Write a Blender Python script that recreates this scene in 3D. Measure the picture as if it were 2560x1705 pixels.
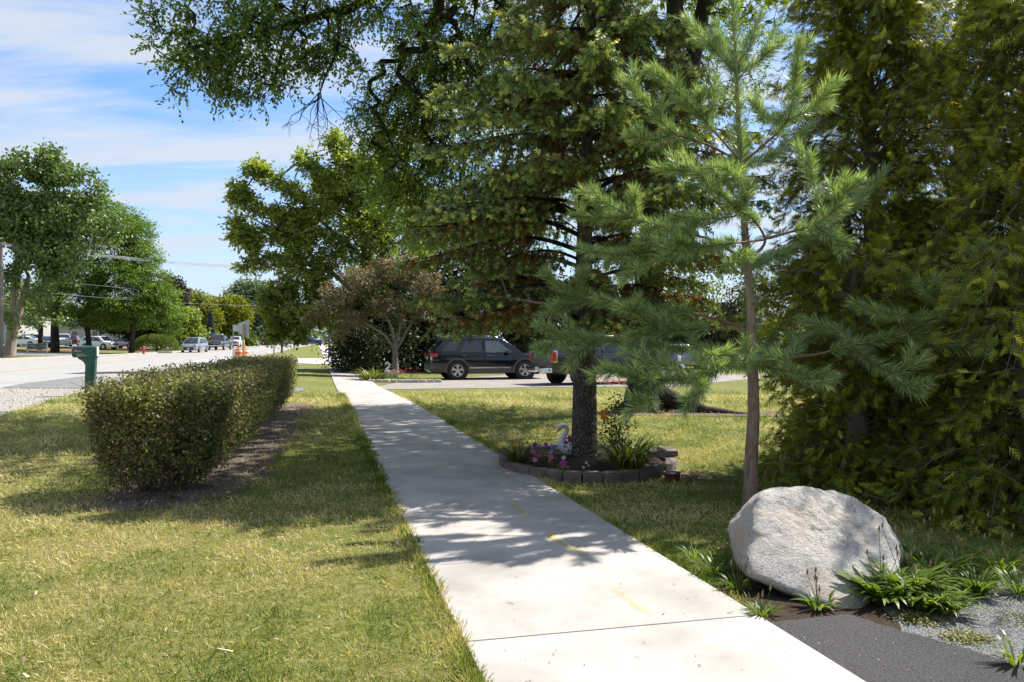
import bpy, bmesh, math, random
import numpy as np
from mathutils import Vector, Matrix

for _o in list(bpy.data.objects):
    bpy.data.objects.remove(_o)
SC = bpy.context.scene
COL = SC.collection
R = math.radians
random.seed(7)

# ------------------------------------------------------------------ camera
H = 1.45                                   # eye height, metres
FPX, CX, CY = 1991.0, 1280.0, 852.5        # 28 mm lens on a 2560 px wide frame
cam = bpy.data.cameras.new('camera')
cam.lens = 28.0; cam.sensor_width = 36.0; cam.sensor_fit = 'HORIZONTAL'
cam.clip_start = 0.05; cam.clip_end = 6000
camo = bpy.data.objects.new('camera', cam); COL.objects.link(camo)
camo.location = (0, 0, H); camo.rotation_euler = (R(90), 0, 0)
SC.camera = camo

# ------------------------------------------------------------------ light
SUN_EL, SUN_AZ = 54.0, 33.0                # elevation; degrees beyond the camera's right (+X) towards +Y
sun_dir = Vector((math.cos(R(SUN_EL))*math.cos(R(SUN_AZ)), math.cos(R(SUN_EL))*math.sin(R(SUN_AZ)), math.sin(R(SUN_EL))))
sun = bpy.data.lights.new('sun', 'SUN'); sun.energy = 4.6; sun.angle = R(0.53); sun.color = (1.0, 0.965, 0.91)
suno = bpy.data.objects.new('sun', sun); COL.objects.link(suno)
suno.rotation_euler = (-sun_dir).to_track_quat('-Z', 'Y').to_euler()
suno.location = sun_dir*60

W = bpy.data.worlds.new('World'); SC.world = W; W.use_nodes = True
nt = W.node_tree; nt.nodes.clear()
def wn(t, **k):
    n = nt.nodes.new(t)
    for a, b in k.items(): setattr(n, a, b)
    return n
sky = wn('ShaderNodeTexSky', sky_type='NISHITA', sun_disc=False)
sky.sun_elevation = R(SUN_EL); sky.sun_rotation = math.atan2(sun_dir.x, sun_dir.y)
sky.air_density = 1.0; sky.dust_density = 0.6; sky.ozone_density = 1.6; sky.altitude = 200
tc = wn('ShaderNodeTexCoord'); sep = wn('ShaderNodeSeparateXYZ')
nt.links.new(tc.outputs['Generated'], sep.inputs[0])
def wmath(op, a, b=None, clamp=False):
    n = wn('ShaderNodeMath', operation=op, use_clamp=clamp)
    for i, v in enumerate((a, b)):
        if v is None: continue
        if isinstance(v, (int, float)): n.inputs[i].default_value = v
        else: nt.links.new(v, n.inputs[i])
    return n.outputs[0]
zz = wmath('ADD', wmath('MAXIMUM', sep.outputs[2], 0.0), 0.10)
cu = wmath('DIVIDE', sep.outputs[0], zz); cv = wmath('DIVIDE', sep.outputs[1], zz)
comb = wn('ShaderNodeCombineXYZ'); nt.links.new(cu, comb.inputs[0]); nt.links.new(cv, comb.inputs[1])
mp = wn('ShaderNodeMapping'); mp.inputs['Rotation'].default_value = (0, 0, R(-30)); mp.inputs['Scale'].default_value = (0.40, 1.35, 1.0)
mp.inputs['Location'].default_value = (0.4, 2.2, 0)
nt.links.new(comb.outputs[0], mp.inputs[0])
n1 = wn('ShaderNodeTexNoise'); n1.inputs['Scale'].default_value = 1.9; n1.inputs['Detail'].default_value = 10; n1.inputs['Roughness'].default_value = 0.56; n1.inputs['Distortion'].default_value = 0.5
nt.links.new(mp.outputs[0], n1.inputs['Vector'])
rmp = wn('ShaderNodeMapRange', interpolation_type='SMOOTHSTEP'); rmp.inputs[1].default_value = 0.33; rmp.inputs[2].default_value = 0.60
nt.links.new(n1.outputs['Fac'], rmp.inputs[0])
hz = wn('ShaderNodeMapRange', interpolation_type='SMOOTHSTEP'); hz.inputs[1].default_value = 0.30; hz.inputs[2].default_value = 0.0
hz.inputs[3].default_value = 0.0; hz.inputs[4].default_value = 0.80
nt.links.new(sep.outputs[2], hz.inputs[0])
cf = wmath('MULTIPLY', wmath('MAXIMUM', wmath('MULTIPLY', rmp.outputs[0], 1.0), hz.outputs[0]), 0.90, True)
mixc = wn('ShaderNodeMix', data_type='RGBA'); mixc.inputs['B'].default_value = (2.26, 2.50, 2.76, 1)
nt.links.new(cf, mixc.inputs['Factor']); 
skb = wn('ShaderNodeMix', data_type='RGBA', blend_type='MULTIPLY'); skb.inputs['Factor'].default_value = 1.0; skb.inputs['B'].default_value = (0.44, 0.56, 0.74, 1)
nt.links.new(sky.outputs[0], skb.inputs['A'])
nt.links.new(skb.outputs['Result'], mixc.inputs['A'])
bg = wn('ShaderNodeBackground'); bg.inputs['Strength'].default_value = 0.15
out = wn('ShaderNodeOutputWorld')
nt.links.new(mixc.outputs['Result'], bg.inputs[0]); nt.links.new(bg.outputs[0], out.inputs[0])

vs = SC.view_settings
vs.view_transform = 'Standard'; vs.look = 'None'; vs.exposure = 1.1; vs.gamma = 1.0; vs.use_curve_mapping = False
SC.render.engine = 'CYCLES'
SC.cycles.max_bounces = 6; SC.cycles.diffuse_bounces = 3; SC.cycles.glossy_bounces = 2; SC.cycles.transmission_bounces = 4
SC.cycles.transparent_max_bounces = 8
SC.cycles.caustics_reflective = False; SC.cycles.caustics_refractive = False
SC.cycles.use_denoising = True
SC.cycles.sample_clamp_indirect = 6.0

# ------------------------------------------------------------------ ground shape and pixel helpers
def sst(a, b, t):
    t = np.clip((np.asarray(t, float)-a)/(b-a), 0, 1)
    return t*t*(3-2*t)
ROADK = -0.2136
def road_edge_x(y): return -15.7 + ROADK*(np.asarray(y, float)-24.4)
def walk_left_x(y): return -0.128 - 0.2465*(np.asarray(y, float)-3.386)
WALKW = 1.594
def terrain(x, y):
    x = np.asarray(x, float); y = np.asarray(y, float)
    dip = -0.25*sst(17, 31, y)*(1-sst(42, 60, y))*sst(-12, -4, x)
    rise = 0.30*sst(75, 150, y)
    off = road_edge_x(y) - x
    lot = 0.62*sst(14, 40, off)*sst(50, 100, y)
    return dip + rise + lot
def TZ(x, y): return float(terrain(x, y))
def P(px, py, D):
    """the point that stands at distance D along the view axis"""
    return Vector(((px-CX)/FPX*D, D, H-(py-CY)/FPX*D))
def G(px, py):
    """where the line of sight meets the ground"""
    dx, dz = (px-CX)/FPX, -(py-CY)/FPX
    t = 1.0
    while t < 600 and H+dz*t > TZ(dx*t, t): t *= 1.02
    a, b = t/1.02, t
    for _ in range(30):
        m = (a+b)/2
        if H+dz*m > TZ(dx*m, m): a = m
        else: b = m
    return Vector((dx*a, a, TZ(dx*a, a)))

# ------------------------------------------------------------------ materials
def newmat(name):
    m = bpy.data.materials.new(name); m.use_nodes = True
    t = m.node_tree; t.nodes.clear()
    o = t.nodes.new('ShaderNodeOutputMaterial')
    return m, t, o
def nd(t, kind, **k):
    n = t.nodes.new(kind)
    for a, b in k.items(): setattr(n, a, b)
    return n
def ramp(t, fac, stops, interp='LINEAR'):
    r = nd(t, 'ShaderNodeValToRGB'); r.color_ramp.interpolation = interp
    e = r.color_ramp.elements
    while len(e) < len(stops): e.new(0.5)
    for i, (p, c) in enumerate(stops):
        e[i].position = p; e[i].color = (c[0], c[1], c[2], 1)
    if fac is not None: t.links.new(fac, r.inputs[0])
    return r.outputs[0]
def tnoise(t, vec, scale, detail=5, rough=0.55, dist=0.0):
    n = nd(t, 'ShaderNodeTexNoise'); n.inputs['Scale'].default_value = scale; n.inputs['Detail'].default_value = detail
    n.inputs['Roughness'].default_value = rough; n.inputs['Distortion'].default_value = dist
    if vec is not None: t.links.new(vec, n.inputs['Vector'])
    return n.outputs['Fac']
def tmix(t, fac, a, b, mode='MIX'):
    n = nd(t, 'ShaderNodeMix', data_type='RGBA', blend_type=mode)
    for s, v in (('Factor', fac), ('A', a), ('B', b)):
        if isinstance(v, (int, float)): n.inputs[s].default_value = v
        elif isinstance(v, tuple): n.inputs[s].default_value = (v[0], v[1], v[2], 1)
        else: t.links.new(v, n.inputs[s])
    return n.outputs['Result']
def tmath(t, op, a, b=None, clamp=False):
    n = nd(t, 'ShaderNodeMath', operation=op, use_clamp=clamp)
    for i, v in enumerate((a, b)):
        if v is None: continue
        if isinstance(v, (int, float)): n.inputs[i].default_value = v
        else: t.links.new(v, n.inputs[i])
    return n.outputs[0]
def tmr(t, v, a, b, c=0.0, d=1.0, smooth=False):
    n = nd(t, 'ShaderNodeMapRange'); n.inputs[1].default_value = a; n.inputs[2].default_value = b; n.inputs[3].default_value = c; n.inputs[4].default_value = d
    if smooth: n.interpolation_type = 'SMOOTHSTEP'
    t.links.new(v, n.inputs[0]); return n.outputs[0]
def pos(t, space='POS', scale=None, rot=None):
    if space == 'POS': v = nd(t, 'ShaderNodeNewGeometry').outputs['Position']
    else: v = nd(t, 'ShaderNodeTexCoord').outputs['Object']
    if scale or rot:
        m = nd(t, 'ShaderNodeMapping')
        if scale: m.inputs['Scale'].default_value = scale
        if rot: m.inputs['Rotation'].default_value = rot
        t.links.new(v, m.inputs[0]); v = m.outputs[0]
    return v
def princ(t, o, col, rough=0.6, metal=0.0, spec=0.5, normal=None, coat=0.0):
    b = nd(t, 'ShaderNodeBsdfPrincipled')
    for s, v in (('Base Color', col), ('Roughness', rough), ('Metallic', metal), ('Specular IOR Level', spec), ('Coat Weight', coat)):
        if isinstance(v, (int, float)): b.inputs[s].default_value = v
        elif isinstance(v, tuple): b.inputs[s].default_value = (v[0], v[1], v[2], 1)
        else: t.links.new(v, b.inputs[s])
    if normal is not None: t.links.new(normal, b.inputs['Normal'])
    t.links.new(b.outputs[0], o.inputs[0])
    return b
def bump(t, h, strength=0.3, dist=0.02):
    b = nd(t, 'ShaderNodeBump'); b.inputs['Strength'].default_value = strength; b.inputs['Distance'].default_value = dist
    t.links.new(h, b.inputs['Height']); return b.outputs[0]

def mat_plain(name, c1, c2=None, scale=8, rough=0.6, metal=0.0, spec=0.5, bmp=0.0, bscale=None, space='OBJ', coat=0.0, lo=0.35, hi=0.65):
    m, t, o = newmat(name)
    v = pos(t, space)
    if c2 is None: c2 = tuple(x*0.82 for x in c1)
    f = tnoise(t, v, scale, 6)
    col = ramp(t, f, [(lo, c1), (hi, c2)])
    nrm = bump(t, tnoise(t, v, bscale or scale*4, 6), bmp, 0.02) if bmp else None
    princ(t, o, col, rough, metal, spec, nrm, coat)
    return m

def mat_leaf(name, stops, trans=0.35, tcol=(1.25, 1.15, 0.55), rough=0.5, spec=0.35, big=None):
    """stops: colours by each leaf's own tint; big: (scale, colour, amount) slow change over the plant"""
    m, t, o = newmat(name)
    a = nd(t, 'ShaderNodeAttribute', attribute_name='tint')
    col = ramp(t, a.outputs['Fac'], stops)
    if big:
        f = tmr(t, tnoise(t, pos(t), big[0], 3), 0.42, 0.66, 0.0, big[2])
        col = tmix(t, f, col, big[1])
    b = nd(t, 'ShaderNodeBsdfPrincipled'); b.inputs['Roughness'].default_value = rough; b.inputs['Specular IOR Level'].default_value = spec
    t.links.new(col, b.inputs['Base Color'])
    tr = nd(t, 'ShaderNodeBsdfTranslucent')
    t.links.new(tmix(t, 1.0, col, tcol, 'MULTIPLY'), tr.inputs[0])
    mx = nd(t, 'ShaderNodeMixShader'); mx.inputs[0].default_value = trans+0.08 if trans > 0.05 else trans
    t.links.new(b.outputs[0], mx.inputs[1]); t.links.new(tr.outputs[0], mx.inputs[2]); t.links.new(mx.outputs[0], o.inputs[0])
    return m

def mat_bark(name, c1, c2, c3, vs=(9, 9, 1.6), bs=0.9, dist=0.04):
    m, t, o = newmat(name)
    v = pos(t, 'POS', vs)
    f = tnoise(t, v, 2.2, 8, 0.65, 0.6)
    col = ramp(t, f, [(0.30, c1), (0.5, c2), (0.72, c3)])
    g = tnoise(t, pos(t), 1.3, 3)
    col = tmix(t, tmr(t, g, 0.45, 0.7, 0, 0.45), col, c3)
    princ(t, o, col, 0.9, 0, 0.2, bump(t, f, bs, dist))
    return m

# ------------------------------------------------------------------ mesh helpers
def link(o, parent=None):
    COL.objects.link(o)
    if parent is not None: o.parent = parent
    return o
def empty(name, loc=(0, 0, 0), rz=0.0):
    o = bpy.data.objects.new(name, None); o.location = loc; o.rotation_euler = (0, 0, rz)
    o.empty_display_size = 0.2
    return link(o)
def tag(o, label=None, cat=None, group=None, kind=None):
    if label: o['label'] = label
    if cat: o['category'] = cat
    if group: o['group'] = group
    if kind: o['kind'] = kind
    return o
def np_mesh(name, V, F, mat, parent=None, tint=None, smooth=False):
    """V (n,3), F (m,k) numpy arrays -> one mesh object"""
    V = np.asarray(V, np.float32); F = np.asarray(F, np.int32)
    me = bpy.data.meshes.new(name)
    k = F.shape[1]
    me.vertices.add(len(V)); me.vertices.foreach_set('co', V.ravel())
    me.loops.add(F.size); me.loops.foreach_set('vertex_index', F.ravel())
    me.polygons.add(len(F)); me.polygons.foreach_set('loop_start', np.arange(0, F.size, k, dtype=np.int32))
    try: me.polygons.foreach_set('loop_total', np.full(len(F), k, np.int32))
    except Exception: pass
    if smooth: me.polygons.foreach_set('use_smooth', np.ones(len(F), bool))
    else: me.polygons.foreach_set('use_smooth', np.zeros(len(F), bool))
    if tint is not None:
        at = me.attributes.new('tint', 'FLOAT', 'POINT'); at.data.foreach_set('value', np.asarray(tint, np.float32))
    me.update(calc_edges=True)
    if mat: me.materials.append(mat)
    return link(bpy.data.objects.new(name, me), parent)

class MB:
    """collects shapes; build() links them as one mesh object"""
    def __init__(s): s.v = []; s.f = []
    def add(s, vs, fs):
        b = len(s.v); s.v += [tuple(x) for x in vs]; s.f += [tuple(i+b for i in f) for f in fs]; return s
    def box(s, c, d, rz=0.0, ry=0.0, rx=0.0):
        m = Matrix.Rotation(rz, 3, 'Z') @ Matrix.Rotation(ry, 3, 'Y') @ Matrix.Rotation(rx, 3, 'X')
        vs = [Vector(c)+m @ Vector((x*d[0]/2, y*d[1]/2, z*d[2]/2)) for x in (-1, 1) for y in (-1, 1) for z in (-1, 1)]
        return s.add(vs, [(0, 1, 3, 2), (4, 6, 7, 5), (0, 4, 5, 1), (2, 3, 7, 6), (0, 2, 6, 4), (1, 5, 7, 3)])
    def tube(s, pts, rad, n=8, cap=True, flat=1.0):
        pts = [Vector(p) for p in pts]
        if not hasattr(rad, '__len__'): rad = [rad]*len(pts)
        vs = []; prev = None
        for i, p in enumerate(pts):
            a = pts[max(i-1, 0)]; b = pts[min(i+1, len(pts)-1)]
            t = (b-a).normalized()
            if prev is None:
                ref = Vector((0, 0, 1)) if abs(t.z) < 0.9 else Vector((1, 0, 0))
                u = t.cross(ref).normalized()
            else:
                u = (prev - t*prev.dot(t)).normalized()
            prev = u; w = t.cross(u)
            for k in range(n):
                an = 2*math.pi*k/n
                vs.append(p + (u*math.cos(an) + w*math.sin(an)*flat)*rad[i])
        fs = [(i*n+k, i*n+(k+1) % n, (i+1)*n+(k+1) % n, (i+1)*n+k) for i in range(len(pts)-1) for k in range(n)]
        if cap: fs += [tuple(range(n))[::-1], tuple((len(pts)-1)*n+k for k in range(n))]
        return s.add(vs, fs)
    def lathe(s, prof, n=24, c=(0, 0, 0), axis='Z', sx=1.0, cap=True):
        vs = []
        for r, z in prof:
            for k in range(n):
                a = 2*math.pi*k/n
                q = (r*math.cos(a)*sx, r*math.sin(a), z)
                if axis == 'Y': q = (q[0], q[2], q[1])
                if axis == 'X': q = (q[2], q[0], q[1])
                vs.append((c[0]+q[0], c[1]+q[1], c[2]+q[2]))
        m = len(prof)
        fs = [(i*n+k, i*n+(k+1) % n, (i+1)*n+(k+1) % n, (i+1)*n+k) for i in range(m-1) for k in range(n)]
        if cap: fs += [tuple(range(n))[::-1], tuple((m-1)*n+k for k in range(n))]
        else: fs += [((m-1)*n+k, (m-1)*n+(k+1) % n, (k+1) % n, k) for k in range(n)]
        return s.add(vs, fs)
    def prism(s, poly, a, b, axis='Y'):
        """poly of (x,z) pushed from a to b along Y (or (x,y) along Z, (y,z) along X)"""
        def q(p, t): return (p[0], t, p[1]) if axis == 'Y' else ((p[0], p[1], t) if axis == 'Z' else (t, p[0], p[1]))
        n = len(poly)
        vs = [q(p, a) for p in poly]+[q(p, b) for p in poly]
        return s.add(vs, [tuple(range(n)), tuple(range(n, 2*n))[::-1]]+[(i, i+n, (i+1) % n+n, (i+1) % n) for i in range(n)])
    def quad(s, a, b, c, d): return s.add([a, b, c, d], [(0, 1, 2, 3)])
    def build(s, name, mat, parent=None, smooth=None, bevel=0.0, tint=None):
        me = bpy.data.meshes.new(name); me.from_pydata(s.v, [], s.f)
        bm = bmesh.new(); bm.from_mesh(me)
        bmesh.ops.recalc_face_normals(bm, faces=bm.faces)
        if bevel:
            ed = [e for e in bm.edges if len(e.link_faces) == 2 and e.calc_face_angle(0) > R(40)]
            bmesh.ops.bevel(bm, geom=ed, offset=bevel, segments=2, affect='EDGES', profile=0.6, clamp_overlap=True)
        if smooth is not None or bevel:
            lim = R(smooth if smooth is not None else 40)
            for f in bm.faces: f.smooth = True
            for e in bm.edges:
                if len(e.link_faces) == 2 and e.calc_face_angle(0) > lim: e.smooth = False
        bm.to_mesh(me); bm.free()
        if tint is not None:
            at = me.attributes.new('tint', 'FLOAT', 'POINT'); at.data.foreach_set('value', np.full(len(me.vertices), tint, np.float32))
        if mat: me.materials.append(mat)
        return link(bpy.data.objects.new(name, me), parent)

def nrm(a): return a/np.maximum(np.linalg.norm(a, axis=-1, keepdims=True), 1e-9)
def scatter_arrays(tv, tf, Pn, U, N, S, S2=None):
    """copies of a template: x along U, z along N, y across"""
    tv = np.asarray(tv, float); tf = np.asarray(tf, int)
    U = nrm(U); Vv = nrm(np.cross(N, U)); N = np.cross(U, Vv)
    S = np.broadcast_to(np.asarray(S, float), (len(Pn),)); S2 = S if S2 is None else np.broadcast_to(np.asarray(S2, float), (len(Pn),))
    V = Pn[:, None, :] + U[:, None, :]*(tv[None, :, 0:1]*S[:, None, None]) + Vv[:, None, :]*(tv[None, :, 1:2]*S2[:, None, None]) + N[:, None, :]*(tv[None, :, 2:3]*S2[:, None, None])
    F = tf[None]+(np.arange(len(Pn))*len(tv))[:, None, None]
    return V.reshape(-1, 3), F.reshape(-1, tf.shape[1])
def scatter(name, tv, tf, Pn, U, N, S, tint, mat, parent=None, S2=None):
    V, F = scatter_arrays(tv, tf, np.asarray(Pn, float), np.asarray(U, float), np.asarray(N, float), S, S2)
    return np_mesh(name, V, F, mat, parent, np.repeat(tint, len(tv)))
def tubes_np(P0, P1, R0, R1, n=5):
    """many separate tapered sticks at once"""
    P0 = np.asarray(P0, float); P1 = np.asarray(P1, float)
    T = nrm(P1-P0); ref = np.where(np.abs(T[:, 2:3]) < 0.9, np.array([[0, 0, 1.]]), np.array([[1., 0, 0]]))
    U = nrm(np.cross(T, ref)); Wv = np.cross(T, U)
    an = np.arange(n)*2*math.pi/n
    ring = U[:, None]*np.cos(an)[None, :, None] + Wv[:, None]*np.sin(an)[None, :, None]
    A = P0[:, None]+ring*np.asarray(R0)[:, None, None]; B = P1[:, None]+ring*np.asarray(R1)[:, None, None]
    V = np.concatenate([A, B], 1).reshape(-1, 3)
    k = np.arange(n); f = np.stack([k, (k+1) % n, (k+1) % n+n, k+n], 1)
    F = f[None]+(np.arange(len(P0))*2*n)[:, None, None]
    return V, F.reshape(-1, 4)
LEAF_V = [(0, 0, 0), (0.45, 0.5, 0.06), (1, 0, -0.05), (0.45, -0.5, 0.06)]
LEAF_F = [(0, 1, 2, 3)]
def rnd_unit(rng, n):
    return nrm(rng.normal(size=(n, 3)))
def leaf_axes(rng, n, up=0.8, droop=0.3):
    N = nrm(rnd_unit(rng, n)+np.array([0, 0, up]))
    U = rnd_unit(rng, n)-np.array([0, 0, droop])
    U = nrm(U-N*np.sum(U*N, 1, keepdims=True))
    return U, N
def text_mesh(name, body, size, mat, parent, loc, rot, depth=0.003):
    cu_ = bpy.data.curves.new(name, 'FONT'); cu_.body = body; cu_.size = size; cu_.extrude = depth; cu_.align_x = 'CENTER'; cu_.align_y = 'CENTER'
    t_ = bpy.data.objects.new(name, cu_); COL.objects.link(t_)
    dg = bpy.context.evaluated_depsgraph_get()
    me = bpy.data.meshes.new_from_object(t_.evaluated_get(dg)); me.name = name
    bpy.data.objects.remove(t_)
    me.materials.clear(); me.materials.append(mat)
    o = link(bpy.data.objects.new(name, me), parent); o.location = loc; o.rotation_euler = rot
    return o
# ================================================================== SETTING
def vnoise(x, y, scale, seed=0):
    """smooth random field in the plane, 0..1"""
    rg = np.random.default_rng(seed); tab = rg.random((256, 256))
    x = np.asarray(x)*scale+1000; y = np.asarray(y)*scale+1000
    xi = np.floor(x).astype(int); yi = np.floor(y).astype(int); fx = x-xi; fy = y-yi
    fx = fx*fx*(3-2*fx); fy = fy*fy*(3-2*fy)
    g = lambda a, b: tab[a % 256, b % 256]
    return (g(xi, yi)*(1-fx)+g(xi+1, yi)*fx)*(1-fy)+(g(xi, yi+1)*(1-fx)+g(xi+1, yi+1)*fx)*fy

# ---- materials of the ground
def mat_lawn():
    m, t, o = newmat('lawn_soil_and_turf'); v = pos(t)
    f = tnoise(t, v, 0.55, 6, 0.6); g = tnoise(t, v, 14, 6, 0.7); h = tnoise(t, v, 0.12, 3)
    a = ramp(t, g, [(0.25, (0.060, 0.080, 0.016)), (0.5, (0.125, 0.145, 0.034)), (0.75, (0.24, 0.215, 0.08))])
    b = ramp(t, g, [(0.25, (0.085, 0.082, 0.024)), (0.5, (0.20, 0.175, 0.065)), (0.75, (0.33, 0.27, 0.13))])
    col = tmix(t, tmr(t, f, 0.40, 0.66), a, b)
    col = tmix(t, tmr(t, h, 0.4, 0.7, 0, 0.35), col, (0.09, 0.13, 0.03))
    princ(t, o, col, 0.95, 0, 0.1, bump(t, tnoise(t, v, 40, 5, 0.7), 0.8, 0.03)); return m
def mat_concrete(name, base=(0.50, 0.47, 0.43), dark=(0.34, 0.32, 0.29), broom=True):
    m, t, o = newmat(name); v = pos(t)
    oi = nd(t, 'ShaderNodeObjectInfo')
    f = tnoise(t, v, 1.7, 7, 0.6); g = tnoise(t, v, 60, 4, 0.7); s = tnoise(t, v, 9, 8, 0.7, 1.0)
    col = ramp(t, f, [(0.32, dark), (0.58, base)])
    col = tmix(t, tmr(t, s, 0.55, 0.75, 0, 0.35), col, tuple(x*0.72 for x in base))
    col = tmix(t, tmr(t, g, 0.3, 0.7, 0, 0.22), col, tuple(x*0.70 for x in base))
    tone = tmr(t, oi.outputs['Random'], 0, 1, 0.90, 1.04)
    cmb = nd(t, 'ShaderNodeCombineXYZ')
    for i in range(3): t.links.new(tone, cmb.inputs[i])
    col = tmix(t, 1.0, col, cmb.outputs[0], 'MULTIPLY')
    hgt = g
    if broom:
        wv = nd(t, 'ShaderNodeTexWave', wave_type='BANDS', bands_direction='Y'); wv.inputs['Scale'].default_value = 30; wv.inputs['Distortion'].default_value = 3.0; wv.inputs['Detail'].default_value = 3
        t.links.new(pos(t, 'POS', (0.25, 1, 1), (0, 0, R(-13.9))), wv.inputs['Vector'])
        hgt = tmath(t, 'ADD', tmath(t, 'MULTIPLY', wv.outputs['Fac'], 0.5), g)
        col = tmix(t, tmr(t, wv.outputs['Fac'], 0.0, 1.0, 0.0, 0.10), col, tuple(x*0.75 for x in base))
    princ(t, o, col, 0.88, 0, 0.25, bump(t, hgt, 0.22, 0.006)); return m
def mat_asphalt(name, c1, c2, agg=220.0):
    m, t, o = newmat(name); v = pos(t)
    vo = nd(t, 'ShaderNodeTexVoronoi'); vo.inputs['Scale'].default_value = agg*0.35; t.links.new(v, vo.inputs['Vector'])
    f = tnoise(t, v, 1.1, 5); g = tnoise(t, v, agg, 3, 0.7)
    col = ramp(t, f, [(0.35, c1), (0.65, c2)])
    col = tmix(t, tmr(t, g, 0.45, 0.75, 0, 0.55), col, tuple(min(1, x*2.3) for x in c2))
    col = tmix(t, tmr(t, vo.outputs['Distance'], 0.3, 0.7, 0, 0.5), col, tuple(x*0.4 for x in c1))
    hgt = tmath(t, 'SUBTRACT', g, tmath(t, 'MULTIPLY', vo.outputs['Distance'], 0.8))
    princ(t, o, col, 0.85, 0, 0.3, bump(t, hgt, 0.8, 0.012)); return m
def mat_gravel(name, c1, c2, c3, sc=38):
    m, t, o = newmat(name); v = pos(t)
    vo = nd(t, 'ShaderNodeTexVoronoi'); vo.inputs['Scale'].default_value = sc; t.links.new(v, vo.inputs['Vector'])
    sep_ = nd(t, 'ShaderNodeSeparateColor'); t.links.new(vo.outputs['Color'], sep_.inputs[0])
    col = ramp(t, sep_.outputs[0], [(0.1, c1), (0.5, c2), (0.9, c3)])
    col = tmix(t, tmr(t, vo.outputs['Distance'], 0.35, 0.75, 0, 0.7), col, tuple(x*0.45 for x in c1))
    f = tnoise(t, v, 0.8, 5)
    col = tmix(t, tmr(t, f, 0.45, 0.7, 0, 0.5), col, c2)
    princ(t, o, col, 0.95, 0, 0.2, bump(t, tmath(t, 'SUBTRACT', 1.0, vo.outputs['Distance']), 0.9, 0.03)); return m
def mat_soil(name, c1, c2, c3):
    m, t, o = newmat(name); v = pos(t)
    f = tnoise(t, v, 3.0, 7, 0.65); g = tnoise(t, v, 70, 5, 0.7)
    col = ramp(t, f, [(0.35, c1), (0.62, c2)])
    col = tmix(t, tmr(t, g, 0.55, 0.72, 0, 0.7), col, c3)
    princ(t, o, col, 0.98, 0, 0.1, bump(t, g, 0.9, 0.03)); return m
M_LAWN = mat_lawn()
M_WALK = mat_concrete('sidewalk_concrete', (0.43, 0.395, 0.355), (0.30, 0.272, 0.24))
M_CONC = mat_concrete('driveway_concrete', (0.50, 0.48, 0.45), (0.42, 0.40, 0.37), False)
M_ROAD = mat_concrete('road_concrete', (0.36, 0.345, 0.32), (0.29, 0.28, 0.26), False)
M_ASPH = mat_asphalt('fresh_asphalt', (0.052, 0.048, 0.049), (0.075, 0.069, 0.068))
M_ASPO = mat_asphalt('old_asphalt', (0.17, 0.165, 0.16), (0.22, 0.21, 0.20))
M_DRIVE = mat_asphalt('worn_driveway_asphalt', (0.24, 0.21, 0.185), (0.31, 0.275, 0.245))
M_GRAVEL = mat_gravel('shoulder_gravel', (0.30, 0.27, 0.23), (0.42, 0.38, 0.33), (0.55, 0.50, 0.44))
M_GREYG = mat_gravel('crushed_grey_stone', (0.17, 0.17, 0.17), (0.26, 0.26, 0.255), (0.36, 0.36, 0.35), 90)
M_SOIL = mat_soil('hedge_bed_soil', (0.12, 0.090, 0.066), (0.21, 0.165, 0.125), (0.42, 0.345, 0.26))
M_MULCH = mat_soil('dark_garden_soil', (0.04, 0.028, 0.02), (0.075, 0.052, 0.036), (0.17, 0.12, 0.085))
M_REDMULCH = mat_soil('red_mulch', (0.16, 0.045, 0.03), (0.25, 0.07, 0.045), (0.32, 0.12, 0.08))
M_MOSS = mat_soil('moss', (0.09, 0.10, 0.02), (0.17, 0.17, 0.045), (0.30, 0.27, 0.10))
M_CHIPS = mat_soil('pale_wood_chips', (0.42, 0.30, 0.17), (0.55, 0.42, 0.26), (0.65, 0.55, 0.40))
M_CURB = mat_plain('curb_concrete', (0.48, 0.45, 0.40), (0.36, 0.33, 0.29), 3, 0.9, bmp=0.2, space='POS')
M_LINE = mat_plain('yellow_road_paint', (0.55, 0.34, 0.08), (0.50, 0.38, 0.18), 6, 0.8, space='POS')

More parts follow.
